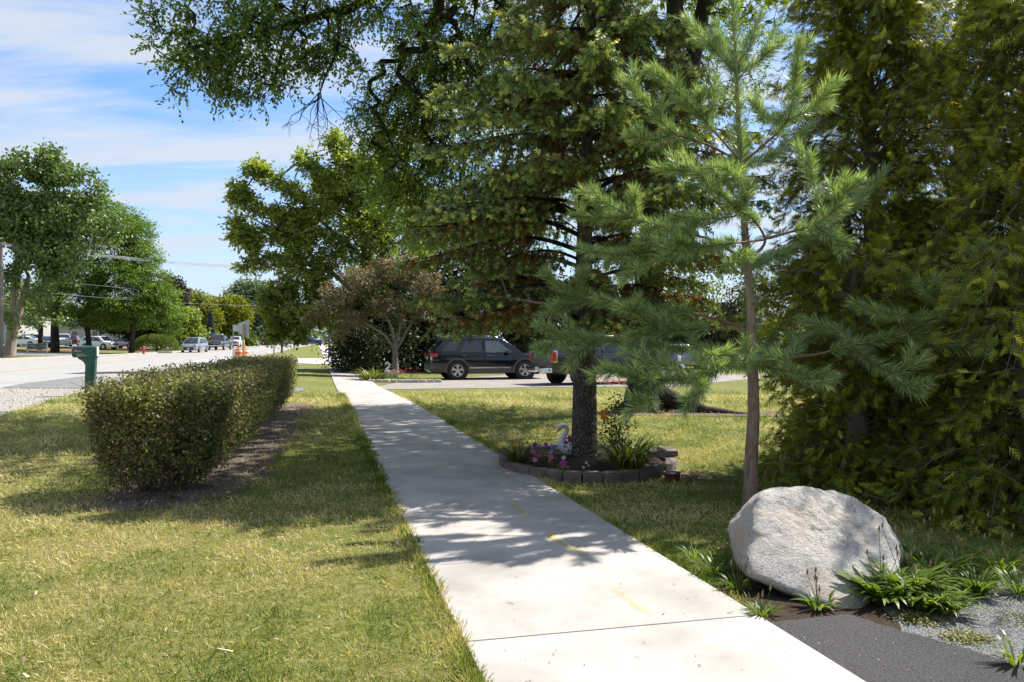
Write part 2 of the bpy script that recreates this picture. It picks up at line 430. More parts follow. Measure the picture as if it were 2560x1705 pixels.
def resample(pts, step):
    pts = [Vector((p[0], p[1])) for p in pts]; out = []
    for a, b in zip(pts[:-1], pts[1:]):
        n = max(1, int((b-a).length/step))
        out += [a.lerp(b, i/n) for i in range(n)]
    return out+[pts[-1]]
def strip(name, L, Rr, n, dz, mat, parent=None, step=1.0, rough=0.0, seed=1, skirt=False):
    """sheet between two edge lines that lies dz above the ground"""
    m = max(len(resample(L, step)), len(resample(Rr, step)))
    def even(pts):
        pts = [Vector((p[0], p[1])) for p in pts]; d = [0]
        for a, b in zip(pts[:-1], pts[1:]): d.append(d[-1]+(b-a).length)
        o = []
        for i in range(m):
            s = d[-1]*i/(m-1); k = max(j for j in range(len(d)) if d[j] <= s+1e-9); k = min(k, len(pts)-2)
            o.append(pts[k].lerp(pts[k+1], (s-d[k])/max(1e-9, d[k+1]-d[k])))
        return np.array([[p.x, p.y] for p in o])
    A, B = even(L), even(Rr)
    if rough:
        rg = np.random.default_rng(seed)
        k = np.arange(m)
        w1 = (vnoise(k*0.37, k*0+3.1, 1.0, seed)-0.5+0.5*(rg.random(m)-0.5))*2*rough; w2 = (vnoise(k*0.37, k*0+9.7, 1.0, seed+1)-0.5+0.5*(rg.random(m)-0.5))*2*rough
        dirv = nrm(B-A); A = A-dirv*w1[:, None]; B = B+dirv*w2[:, None]
    tt = np.linspace(0, 1, n+1)
    XY = A[:, None]*(1-tt)[None, :, None]+B[:, None]*tt[None, :, None]
    Z = terrain(XY[..., 0], XY[..., 1])+dz
    V = np.concatenate([XY, Z[..., None]], -1).reshape(-1, 3)
    i, j = np.meshgrid(np.arange(m-1), np.arange(n), indexing='ij'); q = i*(n+1)+j
    F = np.stack([q, q+1, q+n+2, q+n+1], -1).reshape(-1, 4)
    # faces point up
    a = V[F[0]]
    if np.cross(a[1]-a[0], a[2]-a[0])[2] < 0: F = F[:, ::-1]
    o = np_mesh(name, V, F, mat, parent, smooth=True)
    return o
def g2(px, py):
    v = G(px, py); return (v.x, v.y)

# ---- ground sheet out to the horizon
gx = np.concatenate([-np.geomspace(2500, 62, 26), np.arange(-60, 40.1, 1.0), np.geomspace(42, 2500, 26)])
gy = np.concatenate([[-60, -30, -15, -8], np.arange(-4, 80, 1.0), np.geomspace(80.5, 5000, 44)])
XX, YY = np.meshgrid(gx, gy, indexing='ij')
ZZ = terrain(XX, YY)-0.012*sst(40, 90, YY)
Vg = np.stack([XX, YY, ZZ], -1).reshape(-1, 3); ny = len(gy)
ii, jj = np.meshgrid(np.arange(len(gx)-1), np.arange(ny-1), indexing='ij'); q = ii*ny+jj
ground = np_mesh('ground', Vg, np.stack([q, q+ny, q+ny+1, q+1], -1).reshape(-1, 4), M_LAWN, smooth=True)
tag(ground, kind='structure')

# ---- road, its yellow line, far curb and shoulders
def redge(y, off): return (float(road_edge_x(y))-off, y)
ys = [2, 24, 60, 100, 160, 260, 420, 700]
road = tag(strip('road', [redge(y, 8.9+0.6*sst(60, 100, y)) for y in ys], [redge(y, 0) for y in ys], 6, 0.020, M_ROAD, step=4), kind='structure')
strip('centre_line', [redge(y, 5.38) for y in ys], [redge(y, 5.27) for y in ys], 1, 0.026, M_LINE, road, step=4)
strip('centre_line', [redge(y, 5.18) for y in ys], [redge(y, 5.07) for y in ys], 1, 0.026, M_LINE, road, step=4)
# the pieces of the road's expansion joints
for y in (20, 27.5, 35, 42.5, 50, 57.5, 65, 72.5, 80):
    a, b = redge(y, 0.05), redge(y, 8.8)
    strip('joint', [(a[0], a[1]), (a[0], a[1]+0.05)], [(b[0], b[1]-1.86), (b[0], b[1]-1.81)], 6, 0.0245, M_ASPO, road, step=1)
FE = [(2, 13.5), (40, 14.6), (61, 15.4), (80, 12.6), (100, 10.0), (160, 9.8), (300, 9.8), (600, 9.8)]
tag(strip('turn_bay', [redge(y, o) for y, o in FE], [redge(y, 8.7) for y, o in FE], 3, 0.014, mat_asphalt('bay_asphalt', (0.30, 0.27, 0.24), (0.37, 0.335, 0.30)), step=4), kind='structure')
mb = MB(); cp = [redge(y, o+0.1) for y, o in FE[:7]]
cpts = [Vector((p.x, p.y, TZ(p.x, p.y))) for p in resample(cp, 3.0)]
for a, b in zip(cpts[:-1], cpts[1:]):
    d = (b-a); L_ = d.length-0.012
    mb.box((a+b)/2+Vector((0, 0, 0.05)), (L_, 0.16, 0.16), math.atan2(d.y, d.x), -math.asin(d.z/d.length))
tag(mb.build('curb', M_CURB, None, 30), kind='structure')

# ---- gravel shoulder and asphalt apron on the near side of the road
sh = [(-2, 9.0), (8, 4.8), (15.8, 3.8), (18.6, 3.5), (20, 3.3), (22.8, 3.0), (30, 3.4), (45, 3.0), (80, 2.8), (150, 2.6), (240, 2.0)]
tag(strip('gravel_shoulder', [redge(y, 0.05) for y, w in sh], [(redge(y, 0)[0]+w, y) for y, w in sh], 5, 0.010, M_GRAVEL, step=0.8, rough=0.12), kind='structure')
tag(strip('asphalt_apron', [(-15.6, 24.3), (-16.4, 26.6), (-17.3, 31.8)], [(-6.4, 23.75), (-6.6, 25.2), (-6.8, 26.3)], 14, 0.024, M_ASPO, step=0.5, rough=0.05), kind='structure')
ap = [g2(826, 975), g2(1000, 973.5), g2(1200, 971), g2(1370, 968.5), g2(1700, 966)]
af = [(-5.2, 26.9), (-4.6, 33.0), (0.2, 40.5), (6.0, 41.0), (14.0, 40.0)]
tag(strip('asphalt_driveway', af, ap, 16, 0.012, M_DRIVE, step=0.8), kind='structure')
# concrete driveway beyond, which the sidewalk meets
tag(strip('concrete_driveway', [(-27, 54), (-14.2, 52), (-11.4, 49), (0, 47.5), (8, 47)], [(-29, 69), (-17, 66), (-12, 64.5), (0, 63), (8, 62)], 6, 0.018, M_CONC, step=2), kind='structure')

# ---- sidewalk: a bed with separate slabs
wd = Vector((-0.2393, 0.9709)); wnn = Vector((0.9709, 0.2393))
WP = WALKW*0.9709                           # width across
def walk_xy(s, c):
    """s metres along the walk from y=0, c metres from its left edge"""
    p = Vector((float(walk_left_x(0)), 0.0))+wd*s+wnn*c
    return p
sidewalk = empty('sidewalk', (0, 0, 0)); tag(sidewalk, kind='structure')
SL = 1.315; s0 = 4.0/0.9709-0.24
k0 = -4
for k in range(k0, 33):
    a, b = s0+k*SL+0.003, s0+(k+1)*SL-0.003
    if 45.4 < b: break
    vs_ = []
    for s_, c_ in ((a, 0), (a, WP), (b, WP), (b, 0)):
        p = walk_xy(s_, c_); vs_.append((p.x, p.y, TZ(p.x, p.y)))
    jig = random.uniform(-0.0015, 0.0015)
    vv = [(x, y, z-0.08) for x, y, z in vs_]+[(x, y, z+0.030+jig) for x, y, z in vs_]
    MB().add(vv, [(3, 2, 1, 0), (4, 5, 6, 7), (0, 1, 5, 4), (1, 2, 6, 5), (2, 3, 7, 6), (3, 0, 4, 7)]).build('slab', M_WALK, sidewalk, bevel=0.008)
La = [walk_xy(s, 0) for s in (-4, 10, 20, 30, 45)]; Ra = [walk_xy(s, WP) for s in (-4, 10, 20, 30, 45)]
strip('bed', La, Ra, 2, 0.022, M_CURB, sidewalk, step=1)
yl = [68, 90, 120, 170, 240, 330]
strip('far_paving', [(float(walk_left_x(y)), y) for y in yl], [(float(walk_left_x(y))+WALKW, y) for y in yl], 2, 0.03, M_WALK, sidewalk, step=3)

# sprayed yellow dashes
def mat_paint():
    m, t, o = newmat('sprayed_yellow_paint'); v = pos(t)
    uv = nd(t, 'ShaderNodeAttribute', attribute_name='tint')
    f = tnoise(t, v, 45, 5, 0.7)
    b = nd(t, 'ShaderNodeBsdfPrincipled'); b.inputs['Base Color'].default_value = (0.60, 0.47, 0.10, 1); b.inputs['Roughness'].default_value = 0.85
    tr = nd(t, 'ShaderNodeBsdfTransparent'); mx = nd(t, 'ShaderNodeMixShader')
    fac = tmath(t, 'MULTIPLY', tmr(t, f, 0.30, 0.62), uv.outputs['Fac'], True)
    t.links.new(fac, mx.inputs[0]); t.links.new(tr.outputs[0], mx.inputs[1]); t.links.new(b.outputs[0], mx.inputs[2]); t.links.new(mx.outputs[0], o.inputs[0])
    return m
M_PAINT = mat_paint()
def dash(x0, y0, x1, y1, wid, op):
    a, b = Vector(g2(x0, y0)), Vector(g2(x1, y1)); d = (b-a); n = Vector((-d.y, d.x)).normalized()
    V, T, F = [], [], []
    m = 10
    for i in range(m+1):
        t_ = i/m; p = a.lerp(b, t_); wob = n*(0.012*math.sin(5*t_+x0))
        for j in range(5):
            c = (j-2)/2; w = wid*(1+0.25*math.sin(7*t_+y0))
            q = p+wob+n*c*w*0.75
            V.append((q.x, q.y, TZ(q.x, q.y)+0.0345)); T.append(op*(1-abs(c)**2)*(1.0 if 0 < i < m else 0.0)*1.5)
    for i in range(m):
        for j in range(4): F.append((i*5+j, i*5+j+1, i*5+j+6, i*5+j+5))
    o = np_mesh('paint_dash', np.array(V), np.array(F), M_PAINT, sidewalk, np.array(T))
for dsh in ((1269, 1262, 1325, 1305, 0.045, 0.42), (1366, 1345, 1454, 1395, 0.05, 0.55), (1454, 1395, 1470, 1392, 0.045, 0.5), (1528, 1485, 1637, 1554, 0.045, 0.28),
            (1172, 1181, 1203, 1203, 0.05, 0.22), (1080, 1126, 1094, 1136, 0.05, 0.2), (1044, 1094, 1054, 1102, 0.05, 0.18), (987, 1050, 993, 1057, 0.05, 0.15)):
    dash(*dsh)

# ---- bare soil round the hedge, grey stone and moss at the right, asphalt corner
tag(strip('hedge_bed', [(-3.9, 7.3), (-4.0, 9), (-4.8, 13), (-5.8, 18.6)], [(-2.68, 7.3), (-2.62, 8.4), (-3.22, 11.5), (-4.60, 18.6)], 8, 0.006, M_SOIL, step=0.25, rough=0.10), kind='structure')
tag(strip('hedge_bed_front', [(-4.05, 7.35), (-3.9, 6.95), (-3.5, 6.78)], [(-2.60, 7.32), (-2.75, 7.0), (-3.1, 6.82)], 6, 0.0045, M_SOIL, step=0.15, rough=0.04), kind='structure')
def we(y): return (float(walk_left_x(y))+WALKW, y)
A_ = [we(-2), we(2.2), we(3.2), we(4.05)]
tag(strip('asphalt_patch', A_, [(4.2, -2), (3.05, 2.6), (2.22, 3.55), (1.75, 4.17)], 10, 0.020, M_ASPH, step=0.06, rough=0.03), kind='structure')
tag(strip('stone_patch', [(3.4, -2), (2.4, 2.6), (1.9, 3.7), (1.7, 4.5)], [(9, -2), (7, 2.6), (5.5, 4.2), (4.4, 5.1)], 8, 0.012, M_GREYG, step=0.25, rough=0.06), kind='structure')
tag(strip('weed_soil', [we(3.75), we(4.2), we(4.7)], [(1.9, 3.9), (2.0, 4.4), (2.1, 4.9)], 6, 0.014, M_MULCH, step=0.12, rough=0.05), kind='structure')
tag(strip('bare_root_soil', [(1.9, 15.4), (1.8, 16.6)], [(5.4, 15.2), (5.2, 16.2)], 6, 0.012, M_SOIL, step=0.3, rough=0.15), kind='structure')
# parking lot and mulch beds across the road
tag(strip('parking_lot', [(-95, 92), (-80, 104), (-48, 122), (-44, 140)], [(-110, 130), (-85, 135), (-60, 145), (-50, 150)], 4, 0.03, mat_asphalt('lot_asphalt', (0.20, 0.19, 0.18), (0.26, 0.25, 0.24)), step=4), kind='structure')
tag(strip('lot_entrance', [redge(74, 12.8), redge(84, 11.8)], [redge(80, 36), redge(92, 34)], 6, 0.022, M_ASPO, step=2), kind='structure')
def patch(name, cx, cy, rx, ry, mat, dz=0.03, n=20):
    V = [(cx, cy, TZ(cx, cy)+dz)]; 
    for k in range(n):
        a = 2*math.pi*k/n; r_ = 1+0.12*math.sin(3*a+cx)
        x, y = cx+rx*r_*math.cos(a), cy+ry*r_*math.sin(a); V.append((x, y, TZ(x, y)+dz))
    o = MB().add(V, [(0, 1+k, 1+(k+1) % n) for k in range(n)]).build(name, mat)
    return tag(o, kind='structure')
for px, py, rx, ry in ((150, 878, 4.2, 3.0), (318, 872, 4.6, 3.2), (236, 871, 2.4, 2.0), (62, 876, 3.5, 2.4)):
    p = G(px, py); patch('mulch_bed', p.x, p.y, rx, ry, M_REDMULCH, 0.05)

# ---- grass
M_GRASS = mat_leaf('grass_blades', [(0.0, (0.078, 0.140, 0.020)), (0.33, (0.205, 0.250, 0.050)), (0.62, (0.41, 0.385, 0.125)), (1.0, (0.66, 0.55, 0.30))], 0.25, (1.2, 1.15, 0.5), 0.55, 0.25)
rng = np.random.default_rng(11)
def in_lawn(x, y):
    wl = walk_left_x(y)
    ok = (x < wl+0.02) | (x > wl+WALKW-0.02)
    off = road_edge_x(y)
    shw = np.interp(y, [s[0] for s in sh], [s[1] for s in sh])
    ok &= x > off+shw-0.1*rng.random(len(x))
    # hedge bed
    hl = np.interp(y, [6.8, 7.3, 9, 13, 18.6], [-3.5, -3.85, -4.0, -4.8, -5.8]); hr = np.interp(y, [6.8, 7.0, 7.3, 8.4, 11.5, 18.6], [-3.2, -2.9, -2.74, -2.70, -3.3, -4.68])
    ok &= ~((y > 6.8) & (y < 18.7) & (x > hl+0.06) & (x < hr-0.06+0.16*(vnoise(x, y, 6, 2)-0.5)) & (rng.random(len(x)) < 0.97))
    # garden ring, chips, roots
    ok &= (((x-0.87)/1.12)**2+((y-9.3)/1.28)**2) > 1
    ok &= ~((x > 1.66) & (x < 2.1) & (y > 8.25) & (y < 8.75) & (rng.random(len(x)) < 0.8))
    ok &= ~((x > 1.9) & (x < 5.2) & (y > 15.3) & (y < 16.4) & (rng.random(len(x)) < 0.7))
    # boulder corner, cedars, asphalt
    ok &= ~((x > wl+WALKW) & (y < 4.12)); ok &= ~((x > 1.30) & (x < 2.25) & (y < 4.75)); ok &= ~((x > wl+WALKW+0.25) & (y < 4.2)); ok &= ~((x > 1.0) & (y < 5.0) & (rng.random(len(x)) < 0.75)); ok &= ~((x > 3.4) & (y > 7.4) & (y < 9.5))
    # driveway
    nearx = np.array([-15.5]+[p[0] for p in ap]); neary = np.array([23.9]+[p[1] for p in ap])
    dn = np.interp(x, nearx, neary)
    ok &= y < dn-0.02
    return ok
def make_grass(n, d0, d1, powr):
    u = rng.random(n); e = 1-powr
    D = (d0**e+u*(d1**e-d0**e))**(1/e)
    X = (rng.random(n)*2-1)*(0.665*D+1.3)
    k = in_lawn(X, D)
    return X[k], D[k]
X, Y = make_grass(222000, 3.05, 24, 1.10)
# a longer, greener fringe along both sides of the sidewalk
fy = 3.05+rng.random(15000)**1.6*19; side = rng.random(15000) < 0.62
fx = walk_left_x(fy)+np.where(side, 0.022+0.02*(vnoise(fy, 0*fy, 3.0, 31)-0.5)*2-np.abs(rng.normal(size=15000))*0.06, WALKW+np.abs(rng.normal(size=15000))*0.05)
keep = (fy > 4.3) | side; fx, fy = fx[keep], fy[keep]
fr = np.concatenate([np.zeros(len(X)), np.ones(len(fx))]); X = np.concatenate([X, fx]); Y = np.concatenate([Y, fy])
bare = vnoise(X, Y, 2.3, 5)*0.6+vnoise(X, Y, 7, 6)*0.4
keep = (bare < 0.76) | (fr > 0) | (rng.random(len(X)) < 0.25); X, Y, fr = X[keep], Y[keep], fr[keep]
dry = 0.50*vnoise(X, Y, 0.9, 8)+0.30*vnoise(X, Y, 3.2, 9)+0.20*vnoise(X, Y, 11, 12)
wl = walk_left_x(Y); edge = np.clip((wl-X)/0.55, 0, 1)
green_right = np.where(X > wl+WALKW, 0.10, 0.0)
front = np.clip(1.2-(Y-3.0)/1.0, 0, 1)*0.16
tint = np.clip(0.70+(dry-0.5)*2.1+rng.normal(size=len(X))*0.20-0.22*(1-edge)*(X < wl)-green_right+front-0.18*(fr > 0), 0.0, 1.0)
n = len(X)
L = (0.022+0.024*rng.random(n))*(0.95+0.25*tint*0+0.018*(Y-4))*np.where(fr > 0, 1.55, 1.0)*(0.7+0.6*vnoise(X, Y, 5, 21))
Wd = np.maximum(0.0032, 0.00072*Y)*(0.8+0.5*rng.random(n))
up = nrm(np.stack([rng.normal(size=n)*0.55, rng.normal(size=n)*0.55, np.ones(n)], 1))
sd = nrm(np.cross(up, nrm(rng.normal(size=(n, 3))*np.array([1, 1, 0.2]))))
Pz = np.stack([X, Y, terrain(X, Y)-0.002], 1)
BL_V = [(0, -0.5, 0), (0, 0.5, 0), (0.6, 0.32, 0.16), (1, 0, 0.42), (0.6, -0.32, 0.16)]
grass = scatter('grass', [(0, -0.5, 0), (0, 0.5, 0), (0.62, 0.30, 4.0), (1, 0, 9.0)], [(0, 1, 2, 3)], Pz, up, sd, L, tint, M_GRASS, S2=Wd)
tag(grass, 'short dry lawn grass either side of the sidewalk', 'grass', kind='stuff')

# ---- litter on the paving: bits of twig and leaf nobody could count
n = 330
s_ = rng.random(n)**1.5*20+3.2; c_ = rng.random(n)*WP
xy = np.array([[*walk_xy(a, b)] for a, b in zip(s_, c_)])
Pn = np.stack([xy[:, 0], xy[:, 1], terrain(xy[:, 0], xy[:, 1])+0.033], 1)
an = rng.random(n)*6.283; U = np.stack([np.cos(an), np.sin(an), 0.05*rng.random(n)], 1)
lit = scatter('leaf_litter', [(0, -0.5, 0.1), (0, 0.5, 0.1), (1, 0.3, 0.6), (1, -0.3, 0.6)], [(0, 1, 2, 3)], Pn, U, np.tile([0, 0, 1.0], (n, 1)), 0.006+0.035*rng.random(n)**4, rng.random(n), mat_leaf('litter', [(0, (0.05, 0.035, 0.025)), (0.6, (0.13, 0.085, 0.05)), (1, (0.22, 0.12, 0.06))], 0.0), S2=0.003+0.004*rng.random(n))
tag(lit, 'small dark twigs and leaf bits scattered over the sidewalk', 'litter', kind='stuff')
# loose pale bits on the hedge bed and stones along the road shoulder
n = 2600
yy = 6.9+rng.random(n)*11; hl = np.interp(yy, [6.9, 7.3, 18.6], [-3.7, -3.9, -5.2]); hr = np.interp(yy, [6.9, 7.5, 8.4, 11.5, 18.6], [-3.0, -2.6, -2.66, -3.22, -4.4])
xx = hl+(hr-hl)*rng.random(n)**0.6
an = rng.random(n)*6.283
lit2 = scatter('hedge_litter', [(0, -0.5, 0.1), (0, 0.5, 0.1), (1, 0.3, 0.8), (1, -0.3, 0.8)], [(0, 1, 2, 3)], np.stack([xx, yy, terrain(xx, yy)+0.010], 1), np.stack([np.cos(an), np.sin(an), 0.25*rng.random(n)], 1), np.tile([0, 0, 1.0], (n, 1)), 0.015+0.05*rng.random(n)**2, rng.random(n), mat_leaf('dry_bits', [(0, (0.10, 0.07, 0.05)), (0.6, (0.26, 0.20, 0.14)), (1, (0.42, 0.35, 0.25))], 0.0), S2=0.006+0.012*rng.random(n))
tag(lit2, 'dead leaves and twig bits on the bare soil by the hedge', 'litter', kind='stuff')
M_STONES = mat_leaf('loose_stones', [(0, (0.25, 0.22, 0.19)), (0.5, (0.42, 0.38, 0.33)), (1, (0.62, 0.58, 0.52))], 0.0, rough=0.9)
STV = [(-1, -1, 0), (1, -1, 0), (1, 1, 0), (-1, 1, 0), (-0.6, -0.7, 1), (0.7, -0.5, 0.9), (0.6, 0.7, 1.05), (-0.5, 0.6, 0.8)]
STF = [(4, 5, 6, 7), (0, 1, 5, 4), (1, 2, 6, 5), (2, 3, 7, 6), (3, 0, 4, 7)]
n = 1800
yy = 14+rng.random(n)*11; shw = np.interp(yy, [s[0] for s in sh], [s[1] for s in sh]); xx = road_edge_x(yy)+shw*(1-rng.random(n)**1.5*0.98)
an = rng.random(n)*6.283
st = scatter('gravel', STV, STF, np.stack([xx, yy, terrain(xx, yy)+0.005], 1), np.stack([np.cos(an), np.sin(an), 0*an], 1), np.tile([0, 0, 1.0], (n, 1)), 0.008+0.022*rng.random(n)**5, rng.random(n)*0.8, M_STONES)
tag(st, 'loose pale stones on the gravel road shoulder', 'gravel', kind='stuff')
n = 420
yy = 2.6+rng.random(n)*1.6; xx = 1.1+rng.random(n)*2.2
k = (xx > walk_left_x(yy)+WALKW+0.03); xx, yy = xx[k], yy[k]; n = len(xx); an = rng.random(n)*6.283
st2 = scatter('asphalt_grit', STV, STF, np.stack([xx, yy, 0*xx+0.019], 1), np.stack([np.cos(an), np.sin(an), 0*an], 1), np.tile([0, 0, 1.0], (n, 1)), 0.0015+0.006*rng.random(n)**6, rng.random(n)*0.5, M_STONES)
tag(st2, 'fine pale grit lying on the fresh asphalt corner', 'grit', kind='stuff')

# low moss and creeping green on the grey stone
n = 5200
cl = np.array([[2.55, 3.25, .22], [2.85, 3.05, .28], [2.35, 3.05, .12], [2.75, 4.05, .20], [3.05, 4.0, .22], [2.2, 3.85, .10], [2.5, 3.6, .1], [2.1, 4.1, .1]]); ci = rng.integers(0, len(cl), n)
xx = cl[ci, 0]+rng.normal(size=n)*cl[ci, 2]*0.6; yy = cl[ci, 1]+rng.normal(size=n)*cl[ci, 2]*0.45
U, N = leaf_axes(rng, n, 1.5, 0.0)
mo = scatter('moss', LEAF_V, LEAF_F, np.stack([xx, yy, 0.015+0.012*rng.random(n)], 1), U, N, 0.012+0.016*rng.random(n), rng.random(n), mat_leaf('creeping_moss', [(0, (0.10, 0.12, 0.025)), (0.6, (0.20, 0.20, 0.055)), (1, (0.32, 0.28, 0.12))], 0.2), S2=0.010)
tag(mo, 'creeping yellow-green moss on the grey stone at the right edge', 'moss', kind='stuff')

# pale wood chips beside the bowl, and stray bits and small weeds in the lawn
n = 700
rr_ = np.abs(rng.normal(size=n)); an = rng.random(n)*6.283
xx = 1.88+0.16*rr_*np.cos(an); yy = 8.50+0.15*rr_*np.sin(an); an = rng.random(n)*6.283
wc = scatter('wood_chips', [(0, -0.5, 0.1), (0, 0.5, 0.1), (1, 0.3, 0.6), (1, -0.3, 0.6)], [(0, 1, 2, 3)], np.stack([xx, yy, 0.006+0.012*rng.random(n)], 1), np.stack([np.cos(an), np.sin(an), 0.3*rng.random(n)], 1), np.tile([0, 0, 1.0], (n, 1)), 0.015+0.025*rng.random(n), rng.random(n), mat_leaf('pale_chips', [(0, (0.36, 0.25, 0.14)), (0.6, (0.52, 0.40, 0.25)), (1, (0.64, 0.53, 0.38))], 0.0, rough=0.9), S2=0.010+0.01*rng.random(n))
tag(wc, 'pale wood chips on the grass beside the red bowl', 'wood chips', kind='stuff')
X2, Y2 = make_grass(2600, 3.1, 18, 1.2); X2, Y2 = X2[:480], Y2[:480]; n = len(X2); an = rng.random(n)*6.283
lb = scatter('lawn_litter', [(0, -0.5, 0.1), (0, 0.5, 0.1), (1, 0.3, 0.6), (1, -0.3, 0.6)], [(0, 1, 2, 3)], np.stack([X2, Y2, terrain(X2, Y2)+0.022], 1), np.stack([np.cos(an), np.sin(an), 0.5*(rng.random(n)-0.3)], 1), np.tile([0, 0, 1.0], (n, 1)), 0.015+0.06*rng.random(n)**4, rng.random(n), mat_leaf('lawn_bits', [(0, (0.16, 0.10, 0.055)), (0.5, (0.33, 0.25, 0.14)), (1, (0.52, 0.44, 0.28))], 0.0), S2=0.006+0.010*rng.random(n))
tag(lb, 'dead leaves and straw bits lying in the lawn', 'litter', kind='stuff')
# ================================================================== TREES
def BR(*a, **k):
    o_ = np_mesh(*a, **k); o_['kind'] = 'stuff'; return o_
M_BARK_GREY = mat_bark('grey_bark', (0.045, 0.037, 0.031), (0.17, 0.145, 0.122), (0.34, 0.30, 0.26), (9, 9, 3.6), 1.0, 0.06)
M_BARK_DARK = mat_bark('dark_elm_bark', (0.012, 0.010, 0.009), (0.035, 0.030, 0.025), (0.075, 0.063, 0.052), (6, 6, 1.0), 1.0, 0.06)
M_BARK_PINE = mat_bark('young_pine_bark', (0.13, 0.080, 0.056), (0.29, 0.195, 0.145), (0.45, 0.34, 0.27), (14, 14, 3.0), 0.8, 0.012)
M_TWIG_PINE = mat_bark('pine_shoot_bark', (0.13, 0.075, 0.045), (0.22, 0.13, 0.08), (0.30, 0.19, 0.12), (30, 30, 30), 0.4, 0.01)
M_BARK_TAN = mat_bark('pale_tan_bark', (0.16, 0.115, 0.085), (0.28, 0.215, 0.17), (0.40, 0.33, 0.28), (2, 2, 0.5), 0.8, 0.1)
M_BARK_CRAB = mat_bark('crabapple_bark', (0.09, 0.075, 0.06), (0.18, 0.155, 0.13), (0.28, 0.25, 0.21), (5, 5, 1.5), 0.7, 0.04)
M_TWIG = mat_bark('dead_twig', (0.085, 0.058, 0.046), (0.185, 0.135, 0.108), (0.30, 0.235, 0.195), (20, 20, 20), 0.3, 0.01)
M_TWIG_PALE = mat_bark('pale_cedar_twig', (0.10, 0.08, 0.065), (0.19, 0.155, 0.13), (0.28, 0.24, 0.205), (20, 20, 20), 0.3, 0.01)

def mat_scaly_bark():
    m, t, o = newmat('scaly_spruce_bark')
    v = pos(t, 'POS', (30, 30, 15)); vo = nd(t, 'ShaderNodeTexVoronoi'); vo.inputs['Scale'].default_value = 1.0; vo.feature = 'DISTANCE_TO_EDGE'
    nz = nd(t, 'ShaderNodeTexNoise'); nz.inputs['Scale'].default_value = 0.8; nz.inputs['Detail'].default_value = 5
    t.links.new(v, nz.inputs['Vector'])
    t.links.new(tmix(t, 0.22, v, nz.outputs['Color'], 'ADD'), vo.inputs['Vector'])
    f = tnoise(t, pos(t, 'POS', (6, 6, 3)), 2.0, 7, 0.65); g = tnoise(t, pos(t), 60, 4, 0.7)
    col = ramp(t, f, [(0.3, (0.13, 0.107, 0.09)), (0.55, (0.25, 0.215, 0.185)), (0.75, (0.40, 0.355, 0.315))])
    col = tmix(t, tmr(t, g, 0.4, 0.7, 0, 0.4), col, (0.12, 0.10, 0.085))
    e = tmr(t, vo.outputs['Distance'], 0.02, 0.22, 1.0, 0.0)
    col = tmix(t, tmath(t, 'MULTIPLY', e, 0.55), col, (0.05, 0.040, 0.033))
    hgt = tmath(t, 'ADD', tmr(t, vo.outputs['Distance'], 0.0, 0.3), tmath(t, 'MULTIPLY', f, 0.8))
    princ(t, o, col, 0.92, 0, 0.2, bump(t, hgt, 1.0, 0.03)); return m
def grow(main, main_r, targets, rng, step, wob=0.10, bow=0.06):
    """a limb skeleton that reaches every target: node positions, parents, radii"""
    Ps, par, rad = [], [], []
    for poly, rr in zip(main, main_r):
        poly = [np.array(p, float) for p in poly]
        prev = -1
        if Ps:
            A = np.array(Ps); prev = int(np.argmin(np.linalg.norm(A-poly[0], axis=1)))
        dense, dr = [], []
        for i in range(len(poly)-1):
            m = max(1, int(np.linalg.norm(poly[i+1]-poly[i])/step))
            for j in range(m):
                dense.append(poly[i]+(poly[i+1]-poly[i])*j/m); dr.append(rr[i]+(rr[i+1]-rr[i])*j/m)
        dense.append(poly[-1]); dr.append(rr[-1])
        for k, (p, r_) in enumerate(zip(dense, dr)):
            if k and k < len(dense)-1: p = p+rng.normal(size=3)*wob*0.25*min(1, step)
            Ps.append(p); par.append(prev if k == 0 else len(Ps)-2); rad.append(r_)
    nmain = len(Ps)
    cap = nmain+len(targets)*14
    A = np.zeros((cap, 3)); A[:nmain] = Ps; cnt = nmain
    lowcut = 0
    ends = []
    T = np.asarray(targets, float)
    d0 = np.min(np.linalg.norm(T[:, None]-A[None, :nmain], axis=2), axis=1)
    for ti in np.argsort(d0):
        t_ = T[ti]
        d = np.linalg.norm(A[:cnt]-t_, axis=1)
        k = int(np.argmin(d)); a = A[k]; L_ = d[k]
        m = min(12, max(1, int(L_/step)))
        side = rng.normal(size=3)*bow*L_; side[2] = abs(side[2])
        prev = k
        for j in range(1, m+1):
            f = j/m
            p = a+(t_-a)*f+side*math.sin(f*math.pi)+(rng.normal(size=3)*wob*0.12*L_/m if j < m else 0)
            A[cnt] = p; par.append(prev); rad.append(0.0); prev = cnt; cnt += 1
        ends.append((ti, prev))
    return A[:cnt], np.array(par), np.array(rad), nmain, ends
def limb_radii(par, rad, nmain, ends, twig, powr=0.42):
    c = np.zeros(len(par))
    for ti, e in ends: c[e] += 1
    for i in range(len(par)-1, 0, -1):
        if par[i] >= 0: c[par[i]] += c[i]
    r_ = twig*np.maximum(c, 0.5)**powr
    r_[:nmain] = np.maximum(rad[:nmain], np.minimum(r_[:nmain], rad[:nmain]*1.25+0.001))
    return r_
def sample_blobs(rng, blobs, n, shell=0.5):
    w = np.array([b[4] if len(b) > 4 else b[1]*b[2]*b[3] for b in blobs]); w = w/w.sum()
    out = []
    for b, k in zip(blobs, rng.multinomial(n, w)):
        u = rnd_unit(rng, k); rr = rng.random(k)**(1/3*shell+0.02)
        out.append(np.array(b[0])+u*rr[:, None]*np.array(b[1:4]))
    return np.concatenate(out)
def bl(px, py, D, rx, ry, rz, w=None):
    p = P(px, py, D); return ((p.x, p.y, p.z), rx, ry, rz)+(() if w is None else (w,))

